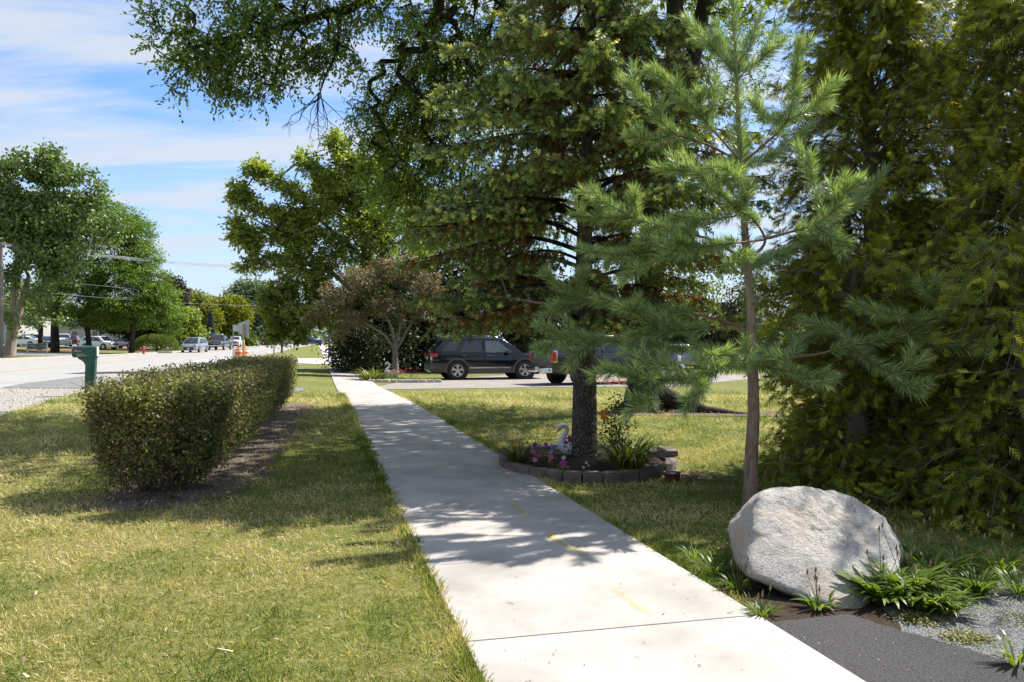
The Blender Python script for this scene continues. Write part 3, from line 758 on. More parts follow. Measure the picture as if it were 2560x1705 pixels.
def broadleaf(name, label, main, main_r, blobs, nclump, lpc, csize, leaf, aspect, lmat, bmat, seed, up=0.8, droop=0.3, twig=0.006, step=0.5, shell=0.6, cat='tree', group=None, sides=6, flat=0.75, skeleton_share=1.0, crown_name='crown', base=None, gap=0.0, spray=None):
    rng = np.random.default_rng(seed)
    C = sample_blobs(rng, blobs, nclump, shell)
    if gap:
        f = vnoise(C[:, 0]+C[:, 1]*0.6, C[:, 2]*1.1, 1.0/gap, seed); C = C[f > 0.34]
    sub = C if skeleton_share >= 1 else C[rng.random(len(C)) < skeleton_share]
    A, par, rad, nm, ends = grow(main, main_r, sub, rng, step)
    rr = limb_radii(par, rad, nm, ends, twig)
    o = empty(name, tuple(main[0][0]) if base is None else base)
    org = np.array(o.location)
    idx = np.where(par >= 0)[0]
    trunk_idx = idx[idx < nm]; br_idx = idx[idx >= nm]
    n0 = len(main[0])
    mb_ = None
    V, F = tubes_np(A[par[trunk_idx]]-org, A[trunk_idx]-org, rr[par[trunk_idx]], rr[trunk_idx], 10)
    # the first node of a side limb starts at that limb's own size
    np_mesh('trunk', V, F, bmat, o, smooth=True)
    r0 = np.minimum(rr[par[br_idx]], rr[br_idx]*1.5)
    V, F = tubes_np(A[par[br_idx]]-org, A[br_idx]-org, r0, rr[br_idx], 4)
    BR('branches', V, F, bmat, o, smooth=True)
    if spray:
        # leaves sit in two rows along short hanging twigs
        nt_, sl = spray; m_ = max(2, lpc//nt_); lpc = nt_*m_; K_ = len(C)*nt_
        st_ = np.repeat(C, nt_, 0)+rng.normal(size=(K_, 3))*csize*0.25
        cen = A[:nm].mean(0); dv = nrm(rng.normal(size=(K_, 3))+0.5*nrm(st_-cen)+np.array([0, 0, -0.45*droop])); ln_ = sl*(0.6+0.7*rng.random(K_))
        en_ = st_+dv*ln_[:, None]+np.stack([0*ln_, 0*ln_, -0.18*ln_], 1)
        st_ = np.repeat(C, nt_, 0)
        V, F = tubes_np(st_-org, en_-org, np.full(K_, twig*0.55), np.full(K_, twig*0.30), 3)
        BR('twigs', V, F, bmat, o)
        f_ = (np.arange(m_)+0.6)/m_; n = K_*m_; ci = np.repeat(np.arange(len(C)), lpc)
        Pn = (st_[:, None]+(en_-st_)[:, None]*f_[None, :, None]).reshape(-1, 3)
        dd_ = np.repeat(dv, m_, 0); N = nrm(rnd_unit(rng, n)*0.75+np.array([0, 0, up+0.4])); sd__ = nrm(np.cross(N, dd_))*np.where(np.arange(n) % 2, 1, -1)[:, None]
        U = nrm(dd_*0.75+sd__*0.75+np.array([0, 0, -0.25*droop])+0.2*rnd_unit(rng, n))
    else:
        n = len(C)*lpc
        ci = np.repeat(np.arange(len(C)), lpc)
        Pn = C[ci]+rng.normal(size=(n, 3))*csize*np.array([1, 1, flat])
        U, N = leaf_axes(rng, n, up, droop)
    tint = np.clip(0.5+0.18*rng.normal(size=len(C))[ci]+0.17*rng.normal(size=n), 0, 1)
    cr = scatter(crown_name, LEAF_V, LEAF_F, Pn-org, U, N, leaf*(0.7+0.6*rng.random(n)), tint, lmat, o, S2=leaf*aspect*(0.8+0.4*rng.random(n)))
    tag(o, label, cat, group)
    return o, A, rr

# ---- leaf materials
L_ELM = mat_leaf('elm_leaves', [(0, (0.072, 0.123, 0.021)), (0.5, (0.160, 0.258, 0.043)), (1, (0.340, 0.428, 0.081))], 0.38, (1.3, 1.25, 0.45), 0.42, 0.4)
L_MID = mat_leaf('olive_leaves', [(0, (0.086, 0.142, 0.024)), (0.5, (0.211, 0.288, 0.048)), (1, (0.406, 0.472, 0.089))], 0.36, (1.3, 1.2, 0.4), 0.42, 0.4)
L_CRAB = mat_leaf('bronze_leaves', [(0, (0.089, 0.063, 0.030)), (0.45, (0.186, 0.138, 0.064)), (0.8, (0.282, 0.235, 0.099)), (1, (0.447, 0.392, 0.173))], 0.2, (1.2, 1.0, 0.6), 0.45, 0.4, big=(0.9, (0.12, 0.14, 0.04), 0.8))
L_DARK = mat_leaf('shade_darkened_leaves', [(0, (0.012, 0.020, 0.007)), (0.6, (0.024, 0.040, 0.012)), (1, (0.050, 0.072, 0.020))], 0.25, (1.2, 1.2, 0.5))  # leaf colour deepened to hold the shade of taller trees
L_LIGHT = mat_leaf('light_shrub_leaves', [(0, (0.035, 0.060, 0.012)), (0.6, (0.085, 0.125, 0.025)), (1, (0.16, 0.20, 0.05))], 0.4)
L_COTT = mat_leaf('cottonwood_leaves', [(0, (0.054, 0.095, 0.024)), (0.5, (0.120, 0.189, 0.051)), (1, (0.232, 0.312, 0.094))], 0.3, (1.2, 1.2, 0.5), 0.4, 0.45)
L_LOCUST = mat_leaf('locust_leaves', [(0, (0.055, 0.106, 0.013)), (0.5, (0.127, 0.223, 0.029)), (1, (0.215, 0.320, 0.053))], 0.36, (1.25, 1.2, 0.4))
L_PURPLE = mat_leaf('purple_leaves', [(0, (0.020, 0.012, 0.016)), (0.6, (0.045, 0.026, 0.034)), (1, (0.085, 0.055, 0.06))], 0.2)
L_LIME = mat_leaf('yellow_green_leaves', [(0, (0.085, 0.115, 0.008)), (0.5, (0.17, 0.20, 0.012)), (1, (0.27, 0.28, 0.025))], 0.4, (1.2, 1.1, 0.3))
L_FARC = mat_leaf('pale_grey_green_leaves', [(0, (0.080, 0.123, 0.070)), (0.5, (0.145, 0.210, 0.123)), (1, (0.239, 0.312, 0.189))], 0.3)  # grey-green leaves, with distance haze put into the paler tone
L_ROUND = mat_leaf('clipped_shrub_leaves', [(0, (0.045, 0.075, 0.008)), (0.5, (0.10, 0.15, 0.016)), (1, (0.17, 0.22, 0.035))], 0.35, (1.2, 1.1, 0.3))

# ---- the big elm over the lawn: forked dark trunk, one limb reaching out over the walk
eb = G(1612, 1028)
fork = P(1640, 520, eb.y)
main = [[(eb.x, eb.y, eb.z-0.1), (eb.x-0.02, eb.y, eb.z+0.5), (eb.x+0.05, eb.y, 2.2), tuple(fork), tuple(P(1683, 230, 16.6)), tuple(P(1690, 0, 16.3)), tuple(P(1640, -300, 16))],
        [tuple(fork), tuple(P(1700, 330, 16.9)), tuple(P(1745, 80, 17.1)), tuple(P(1790, -120, 17.4)), tuple(P(1900, -380, 18))],
        [tuple(P(1683, 230, 16.6)), tuple(P(1480, -60, 15.8)), tuple(P(1240, -110, 14.8)), tuple(P(1000, -45, 13.6)), tuple(P(868, 24, 13.0)), tuple(P(749, 53, 12.6)), tuple(P(655, 84, 12.2)), tuple(P(553, 102, 12.0)), tuple(P(452, 132, 11.8))],
        [tuple(P(742, 70, 12.6)), tuple(P(715, 110, 12.5)), tuple(P(694, 160, 12.4)), tuple(P(688, 205, 12.4))],
        [tuple(P(1480, -60, 15.8)), (0.5, 14.8, 8.6), (-1.8, 13.2, 8.9), (-4.2, 12.2, 8.4)],
        [tuple(P(1640, -300, 16)), (1.2, 17.5, 11.5), (-1.0, 19, 12)]]
mr = [[0.52, 0.36, 0.31, 0.28, 0.20, 0.17, 0.12], [0.2, 0.19, 0.17, 0.14, 0.09], [0.12, 0.115, 0.10, 0.085, 0.068, 0.050, 0.036, 0.026, 0.014], [0.022, 0.018, 0.013, 0.008], [0.10, 0.08, 0.06, 0.03], [0.1, 0.07, 0.04]]
eblobs = [bl(455, 130, 11.8, .42, .6, .50, 0.70), bl(545, 150, 12, .55, .7, .50, 1.06), bl(640, 110, 12.2, .6, .7, .60, 1.14), bl(560, 30, 12.2, .8, .8, .42, 1.06), bl(720, 60, 12.5, .6, .7, .7, 1.14), bl(690, 190, 12.4, .35, .5, .35, 0.35),
          bl(850, 110, 12.9, .35, .5, .50, 0.53), bl(800, 150, 12.9, .3, .4, .4, 0.31), bl(700, -30, 12.6, 1.2, 1.2, .5, 0.97), bl(880, 0, 13, .7, .8, .4, 0.62), bl(985, 30, 13.5, .55, .8, .32, 0.49), bl(560, 215, 12, .35, .35, .2, 0.20), bl(470, 225, 11.8, .25, .3, .14, 0.14),
          bl(385, 10, 11.7, .25, .4, .22, 0.15), bl(395, 60, 11.7, .12, .2, .1, 0.06), bl(900, 170, 13, .3, .4, .3, 0.22), bl(620, 240, 12.1, .22, .3, .16, 0.11),
          bl(1010, 240, 16.5, .9, 1.2, .8, 2.6), bl(930, 330, 16.5, .55, 1, .7, 1.5), bl(1060, 380, 17, 1.0, 1.3, .9, 3), bl(990, 470, 17, .9, 1.2, .7, 2.2), bl(1140, 240, 17, 1.1, 1.3, 1.2, 3.4), bl(1180, 90, 16.5, 1.4, 1.4, 1.0, 3.6), bl(1130, 480, 17.5, 1.2, 1.2, 1.0, 3), bl(1290, 180, 17.5, 1.3, 1.3, 1.6, 3.4), bl(1270, 420, 18, 1.3, 1.3, 1.2, 2.6),
          bl(1060, 90, 15.5, .7, .9, .6, 1.1), bl(1430, 80, 18, 1.6, 1.5, 1.2, 3), bl(1560, 220, 18.5, 1.4, 1.4, 1.4, 2.6), bl(1560, 430, 18.5, 1.3, 1.3, 1.2, 2.2), bl(1680, 90, 18, 1.2, 1.2, 1.2, 1.4), bl(1860, 40, 18.5, 1.3, 1.3, 1.0, 1.5), bl(1820, 220, 19, 1, 1, 1.0, 1.0), bl(1420, 350, 18.5, 1.2, 1.2, 1.2, 2), bl(1080, 560, 18, 1.1, 1.2, .8, 2.2), bl(1230, 560, 18.5, 1.2, 1.2, .9, 2.2), bl(1060, 180, 17, 1.0, 1.2, .8, 1.8), bl(1380, 520, 19, 1.2, 1.2, 1.0, 2.0)]
shade = [((-0.9, 15.2, 9.4), 2.3, 1.9, .9, 4.4), ((4.6, 13.6, 9.6), 1.8, 1.6, .9, 3.0), ((3.6, 15.5, 10.2), 3.2, 3.0, 1.6, 6.0), ((-1.8, 11.8, 8.2), 1.8, 1.6, .7, 2.8), ((-3.4, 14.5, 9.6), 2.2, 2.2, .8, 2.6), ((5.5, 18, 11), 2.8, 2.8, 2.0, 3), ((-0.5, 17.5, 10.8), 2.4, 1.6, 1.2, 2.4), ((4.4, 11.6, 9.6), 1.7, 1.6, 1.0, 2.4), ((-4.4, 12.6, 8.8), 2.2, 1.8, .8, 3.0), ((-6.2, 16, 9.8), 2.4, 2.2, .8, 2.8), ((-3.5, 18.8, 11), 2.4, 1.8, .9, 2.2)]
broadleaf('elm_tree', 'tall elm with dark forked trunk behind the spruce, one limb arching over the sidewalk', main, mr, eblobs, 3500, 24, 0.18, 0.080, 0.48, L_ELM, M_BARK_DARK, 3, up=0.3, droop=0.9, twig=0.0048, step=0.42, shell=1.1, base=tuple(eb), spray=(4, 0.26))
elm = bpy.data.objects['elm_tree']
# unseen rest of the crown above the frame, placed to shade walk and lawn
rngE = np.random.default_rng(5)
C = sample_blobs(rngE, shade, 1900, 1.0); n = len(C)*10; ci = np.repeat(np.arange(len(C)), 10)
Pn = C[ci]+rngE.normal(size=(n, 3))*0.26-np.array(elm.location); U, N = leaf_axes(rngE, n, 0.6, 0.5)
scatter('upper_crown', LEAF_V, LEAF_F, Pn, U, N, 0.24*(0.7+0.6*rngE.random(n)), np.clip(0.5+0.25*rngE.normal(size=n), 0, 1), L_ELM, elm, S2=0.145*(0.8+0.4*rngE.random(n)))
# flaring roots
mb = MB(); org = Vector(elm.location)
for ax, ay, L_ in ((0.9, -0.35, 2.6), (-0.55, -0.7, 0.7), (1.0, 0.3, 0.9), (-0.9, 0.1, 0.7), (0.25, -0.95, 0.9)):
    d = Vector((ax, ay, 0)).normalized(); pts = []
    for t_ in (0.0, 0.2, 0.45, 0.7, 1.0):
        pts.append(d*(0.12+L_*t_)+Vector((0.05*math.sin(9*t_), 0, 0.42*(1-t_)**3-0.05*t_)))
    mb.tube(pts, [0.24, 0.16, 0.10, 0.07, 0.03], 8)
mb.build('roots', M_BARK_DARK, elm, 60)
# dead branch that hangs bare from the limb
rngD = np.random.default_rng(9)
dm = [P(847, 30, 12.9), P(849, 73, 12.8), P(843, 131, 12.8), P(814, 188, 12.7), P(798, 237, 12.7)]
mb = MB(); mb.tube([p-org for p in dm], [0.042, 0.034, 0.026, 0.017, 0.011], 7)
ends_ = [(773, 351), (800, 347), (847, 322), (720, 318), (768, 330), (815, 300), (742, 283), (790, 390), (832, 352), (860, 300), (706, 326)]
for ex, ey in ends_:
    a = P(798+rngD.normal()*4, 236+rngD.normal()*6, 12.7); b = P(ex, ey, 12.7+rngD.normal()*0.15)
    c = (a+b)/2+Vector((rngD.normal()*0.08, 0, rngD.normal()*0.05))
    q_ = [a, (a+c)/2, c, (c+b)/2+Vector((rngD.normal()*0.04, 0, 0)), b]
    mb.tube([p-org for p in q_], [0.009, 0.0075, 0.006, 0.0045, 0.003], 4)
    for _ in range(2):
        f = rngD.random(); s = c.lerp(b, f); e = s+Vector((rngD.normal()*0.16, rngD.normal()*0.1, -0.05-0.2*rngD.random()))
        mb.tube([s-org, (s+e)/2+Vector((0.02, 0, 0.02))-org, e-org], [0.004, 0.0035, 0.0025], 4)
for ex, ey, sx, sy in ((690, 270, 690, 200), (735, 262, 690, 215), (668, 245, 688, 190), (515, 262, 545, 190), (490, 240, 520, 170), (880, 100, 849, 73), (905, 85, 849, 60)):
    a = P(sx, sy, 12.4); b = P(ex, ey, 12.4); mb.tube([a-org, (a+b)/2+Vector((0.05, 0, 0.03))-org, b-org], [0.006, 0.005, 0.003], 4)
mb.build('dead_branch', M_BARK_DARK, elm, 60)['kind'] = 'stuff'

# ---- olive-green tree past the driveway, its arms reaching out to the left
tb = Vector((-7.3, 43.0, TZ(-7.3, 43)))
main = [[(tb.x, tb.y, tb.z-0.1), (tb.x, tb.y, 1.6), tuple(P(930, 780, 43)), tuple(P(915, 650, 42.5)), tuple(P(890, 520, 42)), tuple(P(850, 380, 41.5))],
        [tuple(P(930, 780, 43)), tuple(P(830, 680, 41)), tuple(P(720, 590, 40)), tuple(P(620, 540, 39))], [tuple(P(915, 650, 42.5)), tuple(P(800, 550, 41)), tuple(P(700, 450, 40)), tuple(P(640, 425, 40))],
        [tuple(P(930, 780, 43)), tuple(P(820, 760, 40.5)), tuple(P(720, 760, 39.5))], [tuple(P(890, 520, 42)), tuple(P(960, 400, 42))], [tuple(P(915, 650, 42.5)), tuple(P(1030, 560, 43))], [tuple(P(830, 680, 41)), tuple(P(700, 640, 40)), tuple(P(610, 655, 39.5))]]
mr = [[0.26, 0.22, 0.19, 0.15, 0.09, 0.03], [0.1, .08, .05, .02], [.09, .07, .04, .02], [.08, .06, .02], [.07, .03], [.08, .03], [.07, .05, .02]]
arms = []
for pts, r_ in (([(800, 520), (720, 470), (650, 428), (638, 420)], .55), ([(780, 570), (690, 530), (610, 500), (597, 465)], .55), ([(760, 610), (680, 585), (610, 590), (592, 545)], .6), ([(740, 650), (660, 640), (620, 660)], .55), ([(840, 470), (790, 420), (760, 395)], .6), ([(860, 440), (845, 370), (838, 345)], .5), ([(720, 710), (680, 740), (680, 780)], .65), ([(700, 800), (690, 835)], .4), ([(760, 790), (745, 840)], .5), ([(640, 610), (600, 590)], .35), ([(910, 420), (890, 400)], .7)):
    for (a, b), (c, d_) in zip(pts[:-1], pts[1:]):
        for f in (0.0, 0.5): arms.append(bl(a+(c-a)*f, b+(d_-b)*f, 39.5, r_, .8, r_*0.62, 0.9*r_))
    arms.append(bl(*pts[-1], 39.5, r_*0.7, .6, r_*0.5, .3))
mblobs = arms+[bl(840, 560, 41, 2.0, 2, 1.7, 4), bl(760, 680, 40.5, 1.6, 2, 1.2, 2.4), bl(930, 520, 42, 2.0, 2, 1.6, 3.6), bl(860, 690, 41, 2.2, 2, 1.5, 3.6), bl(760, 770, 40, 1.3, 1.6, .9, 1.8), bl(990, 620, 42.5, 2.0, 2, 1.8, 3), bl(840, 780, 41, 1.6, 1.6, .9, 2), bl(1020, 500, 43, 1.6, 1.6, 1.4, 1.6), bl(820, 470, 41, 1.2, 1.4, .9, 1.6), bl(740, 560, 40, 1.2, 1.4, .9, 1.8), bl(900, 600, 41.5, 1.8, 1.8, 1.4, 2.4), bl(960, 420, 42, 1.6, 1.6, 1.3, 1.6), bl(1000, 350, 43, 1.5, 1.5, 1.2, 1.2), bl(900, 460, 42, 1.4, 1.5, 1.2, 1.4)]
broadleaf('shade_tree', 'broad olive-green tree behind the bronze crabapple, its arms reaching left over the sidewalk', main, mr, mblobs, 2700, 20, 0.28, 0.205, 0.58, L_MID, M_BARK_GREY, 21, up=0.5, droop=0.5, twig=0.009, step=0.7, shell=0.85, base=tuple(tb), spray=(4, 0.42))

# ---- bronze crabapple by the driveway
cb = G(990, 941.5); D0 = cb.y
main = [[(cb.x, cb.y, cb.z-0.05), tuple(P(988, 905, D0)), tuple(P(988, 873, D0)), tuple(P(996, 835, D0)), tuple(P(1010, 780, D0))], [tuple(P(988, 873, D0)), tuple(P(962, 838, D0-.3)), tuple(P(930, 818, D0-.6)), tuple(P(885, 790, D0-1))], [tuple(P(990, 875, D0)), tuple(P(1012, 835, D0)), tuple(P(1040, 790, D0)), tuple(P(1075, 760, D0))], [tuple(P(988, 868, D0)), tuple(P(980, 820, D0-.4)), tuple(P(950, 760, D0-.6)), tuple(P(930, 710, D0-.6))]]
mr = [[.19, .135, .12, .075, .03], [.075, .06, .05, .02], [.055, .045, .035, .015], [.06, .05, .035, .015]]
cbl = [bl(805, 775, D0-1, .55, .9, .45), bl(850, 740, D0-1, .8, 1, .6), bl(910, 700, D0-.6, 1.0, 1, .6), bl(985, 680, D0, 1.2, 1.1, .55), bl(1050, 700, D0, 1.0, 1, .6), bl(1085, 750, D0, .8, 1, .55), bl(880, 800, D0-1, .8, .9, .5), bl(850, 830, D0-1, .45, .6, .35), bl(960, 760, D0-.6, 1.1, 1, .6), bl(1040, 780, D0, .9, .9, .45), bl(790, 790, D0-1, .4, .5, .25), bl(775, 805, D0-1, .35, .5, .22), bl(1105, 770, D0, .5, .7, .3), bl(1120, 740, D0, .4, .6, .3), bl(820, 720, D0-1, .5, .6, .3), bl(960, 655, D0, .6, .7, .25), bl(1030, 655, D0, .6, .7, .25)]
broadleaf('crabapple_tree', 'small crabapple with bronze-brown leaves and several pale stems beside the driveway', main, mr, cbl, 1100, 20, 0.20, 0.10, 0.55, L_CRAB, M_BARK_CRAB, 31, up=0.4, droop=0.3, twig=0.006, step=0.4, shell=0.9, base=tuple(cb), spray=(4, 0.26))

# ---- dark shrubs closing off the driveway
def shrub(name, label, px, D, w, h, mat, seed, nc=300, lpc=18, leaf=0.13, group=None, bm=M_BARK_DARK, low=0.1, csz=0.24, z0=None, dep=None):
    x = (px-CX)/FPX*D; z = TZ(x, D); rg = np.random.default_rng(seed)
    main = [[(x, D, z-0.05), (x+rg.normal()*0.05, D, z+h*0.45), (x+rg.normal()*0.1, D, z+h*0.85)]]
    dp = dep or w*0.42
    blobs = []
    for k in range(7):
        f = k/6
        blobs.append(((x+rg.normal()*w*0.10, D+rg.normal()*dp*0.2, z+h*(low+(0.86-low)*f)), w*0.42*(1-0.45*f**2), dp*(1-0.4*f**2), h*0.17))
    blobs += [((x+sx*w*0.27, D-0.1*dp, z+h*(0.25+0.3*rg.random())), w*0.26, dp*0.7, h*0.22) for sx in (-1, 1)]
    return broadleaf(name, label, main, [[0.05*h**0.5, 0.04*h**0.5, 0.015]], blobs, nc, lpc, csz, leaf, 0.55, mat, bm, seed, up=0.4, droop=0.4, twig=0.006, step=0.5, shell=0.8, cat='shrub' if name.endswith('shrub') else 'tree', group=group, base=(x, D, z))[0]
GD = 'dark shrubs closing off the driveway'
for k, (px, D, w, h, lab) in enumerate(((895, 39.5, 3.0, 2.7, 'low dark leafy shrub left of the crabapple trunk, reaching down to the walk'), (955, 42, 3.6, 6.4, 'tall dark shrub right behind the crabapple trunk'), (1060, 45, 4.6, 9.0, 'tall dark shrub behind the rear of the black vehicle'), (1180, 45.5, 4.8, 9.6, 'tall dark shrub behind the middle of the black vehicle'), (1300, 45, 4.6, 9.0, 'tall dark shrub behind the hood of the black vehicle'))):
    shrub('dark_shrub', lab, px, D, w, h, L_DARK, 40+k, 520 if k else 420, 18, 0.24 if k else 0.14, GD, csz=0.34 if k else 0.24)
# lighter greenery beyond, right of the spruce
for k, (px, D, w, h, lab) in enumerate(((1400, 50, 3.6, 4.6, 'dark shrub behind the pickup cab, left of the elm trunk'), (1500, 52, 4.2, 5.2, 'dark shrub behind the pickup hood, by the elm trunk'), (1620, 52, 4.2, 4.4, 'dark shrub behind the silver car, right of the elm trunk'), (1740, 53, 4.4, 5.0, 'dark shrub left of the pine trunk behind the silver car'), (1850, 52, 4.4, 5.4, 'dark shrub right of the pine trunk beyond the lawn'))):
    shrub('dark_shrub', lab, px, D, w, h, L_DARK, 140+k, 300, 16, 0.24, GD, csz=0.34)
for k, (px, D, w, h, lab) in enumerate(((1440, 58, 6, 7, 'light green tree seen under the spruce, left of the elm trunk'), (1570, 62, 6, 6.5, 'light green tree seen just right of the elm trunk'), (1700, 56, 6, 7.5, 'light green tree seen under the pine boughs beside the pine trunk'), (1860, 60, 7, 9, 'light green tree largely hidden by the cedars'), (2100, 58, 8, 10, 'light green tree glimpsed through gaps in the cedars'))):
    shrub('light_tree', lab, px, D, w, h, L_LIGHT, 60+k, 300, 16, 0.26, 'lighter trees behind the driveway', csz=0.4)

# ================================================================== SPRUCE
M_SPRUCE = mat_leaf('spruce_needles', [(0, (0.345, 0.170, 0.044)), (0.28, (0.240, 0.214, 0.056)), (0.5, (0.170, 0.258, 0.082)), (0.8, (0.354, 0.470, 0.138)), (1, (0.750, 0.760, 0.178))], 0.12, (1.2, 1.1, 0.6), 0.5, 0.35)
def needle_shoot(n, rad, wid, seed, tip=0.55):
    """a little bottle-brush of needles, length 1 along x"""
    rg = np.random.default_rng(seed); V, F = [], []
    for k in range(n):
        x = (k+0.5)/n*0.92; a = k*2.399
        d = np.array([tip, math.cos(a), math.sin(a)]); d = d/np.linalg.norm(d)
        ln = rad*(1.0-0.35*x)*(0.85+0.3*rg.random())
        p = np.array([x, 0, 0]); t_ = np.array([0, -math.sin(a), math.cos(a)])*wid
        b = len(V); V += [p-t_, p+t_, p+d*ln]; F.append((b, b+1, b+2))
    return np.array(V), np.array(F)
SHOOT_V, SHOOT_F = needle_shoot(12, 0.42, 0.115, 1)
sb = G(1465, 1155); SD = sb.y
def spruce():
    rg = np.random.default_rng(77)
    o = empty('spruce_tree', tuple(sb)); org = np.array(sb)
    tp = [(sb.x, SD, sb.z-0.05), (sb.x-0.02, SD, 0.35), tuple(P(1462, 930, SD)), tuple(P(1460, 640, SD)), tuple(P(1468, 330, SD)), tuple(P(1476, 0, SD)), (0.98, SD+0.1, 6.4), (1.0, SD+0.1, 7.3)]
    tr = [0.185, 0.155, 0.138, 0.098, 0.070, 0.052, 0.03, 0.01]
    MB().tube([Vector(p)-Vector(sb) for p in tp], tr, 14).build('trunk', mat_scaly_bark(), o, 60)
    tz = np.array([p[2] for p in tp]); tx = np.array([p[0] for p in tp]); tyy = np.array([p[1] for p in tp])
    SP, SU, SN, SS, ST = [], [], [], [], []
    E0, E1, ER0, ER1 = [], [], [], []
    z = 1.75; wi = 0
    limbs = []
    while z < 6.9:
        k = 5
        a0 = rg.random()*6.28
        for j in range(k):
            az = a0+j*6.283/k+rg.normal()*0.2
            Lr = 1.95*(1-max(0, z-3.4)/5.2)*(0.72+0.42*rg.random())
            limbs.append((z+rg.normal()*0.07, az, max(0.3, Lr)))
        z += 0.27+0.05*rg.random(); wi += 1
    # some limbs seen in particular places: (height, azimuth, length)
    limbs += [(2.05, math.pi*0.98, 1.75), (1.95, -2.6, 1.55), (2.5, math.pi, 2.15), (2.9, -2.8, 2.0), (3.4, 2.9, 2.0), (2.15, 0.15, 1.75), (2.35, -0.4, 1.7), (4.4, math.pi, 1.9), (4.9, 3.4, 1.7), (3.9, -2.4, 1.7), (5.2, 0.2, 1.4)]
    for z, az, Lr in limbs:
        bx = np.interp(z, tz, tx); by = np.interp(z, tz, tyy)
        d = np.array([math.cos(az), math.sin(az), 0]); sidev = np.array([-d[1], d[0], 0])
        n = max(5, int(Lr/0.14)); pts = []
        sg = 0.30+0.15*rg.random(); tw = rg.normal()*0.12
        for i in range(n+1):
            f = i/n
            zz_ = z+Lr*(0.16*math.sin(min(1, f*1.8)*math.pi*0.5)-sg*f*f*0.9+0.16*f**4)
            pts.append(np.array([bx, by, zz_])+d*Lr*f+sidev*tw*f*f*Lr)
        rl = 0.030*(Lr/1.8)
        for i in range(n):
            E0.append(pts[i]); E1.append(pts[i+1]); ER0.append(rl*(1-0.85*i/n)); ER1.append(rl*(1-0.85*(i+1)/n))
        bare = 0.30 if z < 3 else 0.22
        lt = rg.normal()*0.10
        for i in range(1, n+1):
            f = i/n
            if f < bare: continue
            for sgn in (-1, 1):
                for rep in range(3):
                    bl_ = (0.17+0.36*(1-f))*(0.7+0.6*rg.random())*min(1.0, 0.5+Lr/2.2)
                    ang = 0.9+rg.normal()*0.25
                    bd = nrm(d*math.cos(ang)+sidev*sgn*math.sin(ang)+np.array([0, 0, -0.35-0.75*rg.random()]))
                    p0 = pts[i]-(pts[i]-pts[i-1])*rg.random()
                    m = max(2, int(bl_/0.052))
                    E0.append(p0); E1.append(p0+bd*bl_); ER0.append(0.005); ER1.append(0.0025)
                    for q in range(m):
                        g = (q+0.6)/m; pp = p0+bd*bl_*g+np.array([0, 0, -0.10*bl_*g*g])
                        sd_ = nrm(bd+nrm(rg.normal(size=3))*0.75+np.array([0, 0, 0.10]))
                        SP.append(pp); SU.append(sd_); SN.append(rg.normal(size=3)); SS.append(0.080+0.045*rg.random())
                        base_t = 0.18+0.40*g+0.28*(f-0.5)+lt
                        ST.append(np.clip(base_t+rg.normal()*0.15+(0.18 if g > 0.75 and rg.random() < 0.45 else 0), 0, 1))
        SP.append(pts[-1]); SU.append(d+np.array([0, 0, 0.2])); SN.append(rg.normal(size=3)); SS.append(0.12); ST.append(0.85)
    V, F = tubes_np(np.array(E0)-org, np.array(E1)-org, np.array(ER0), np.array(ER1), 3)
    BR('branches', V, F, M_BARK_DARK, o, smooth=True)
    print('spruce shoots', len(SP))
    scatter('crown', SHOOT_V, SHOOT_F, np.array(SP)-org, np.array(SU), np.array(SN), np.array(SS), np.array(ST), M_SPRUCE, o)
    # dead bare limb low on the left
    mb = MB()
    for pts, r_ in (([(1400, 765), (1330, 755), (1270, 745), (1205, 742), (1150, 765)], 0.02), ([(1270, 745), (1255, 700), (1275, 660)], 0.010), ([(1330, 755), (1310, 728), (1352, 720), (1380, 740)], 0.009), ([(1400, 800), (1350, 787), (1310, 795)], 0.010), ([(1205, 742), (1170, 750), (1140, 790)], 0.008)):
        mb.tube([P(x, y, SD-1.0+0.004*(1400-x)*0.5)-Vector(sb) for x, y in pts], [r_*(1-0.75*i/(len(pts)-1)) for i in range(len(pts))], 6)
    mb.build('dead_branch', M_TWIG, o, 60)['kind'] = 'stuff'
    tag(o, 'tall spruce with rough grey trunk rising from the ring of edging blocks', 'tree')
    return o
spruce()

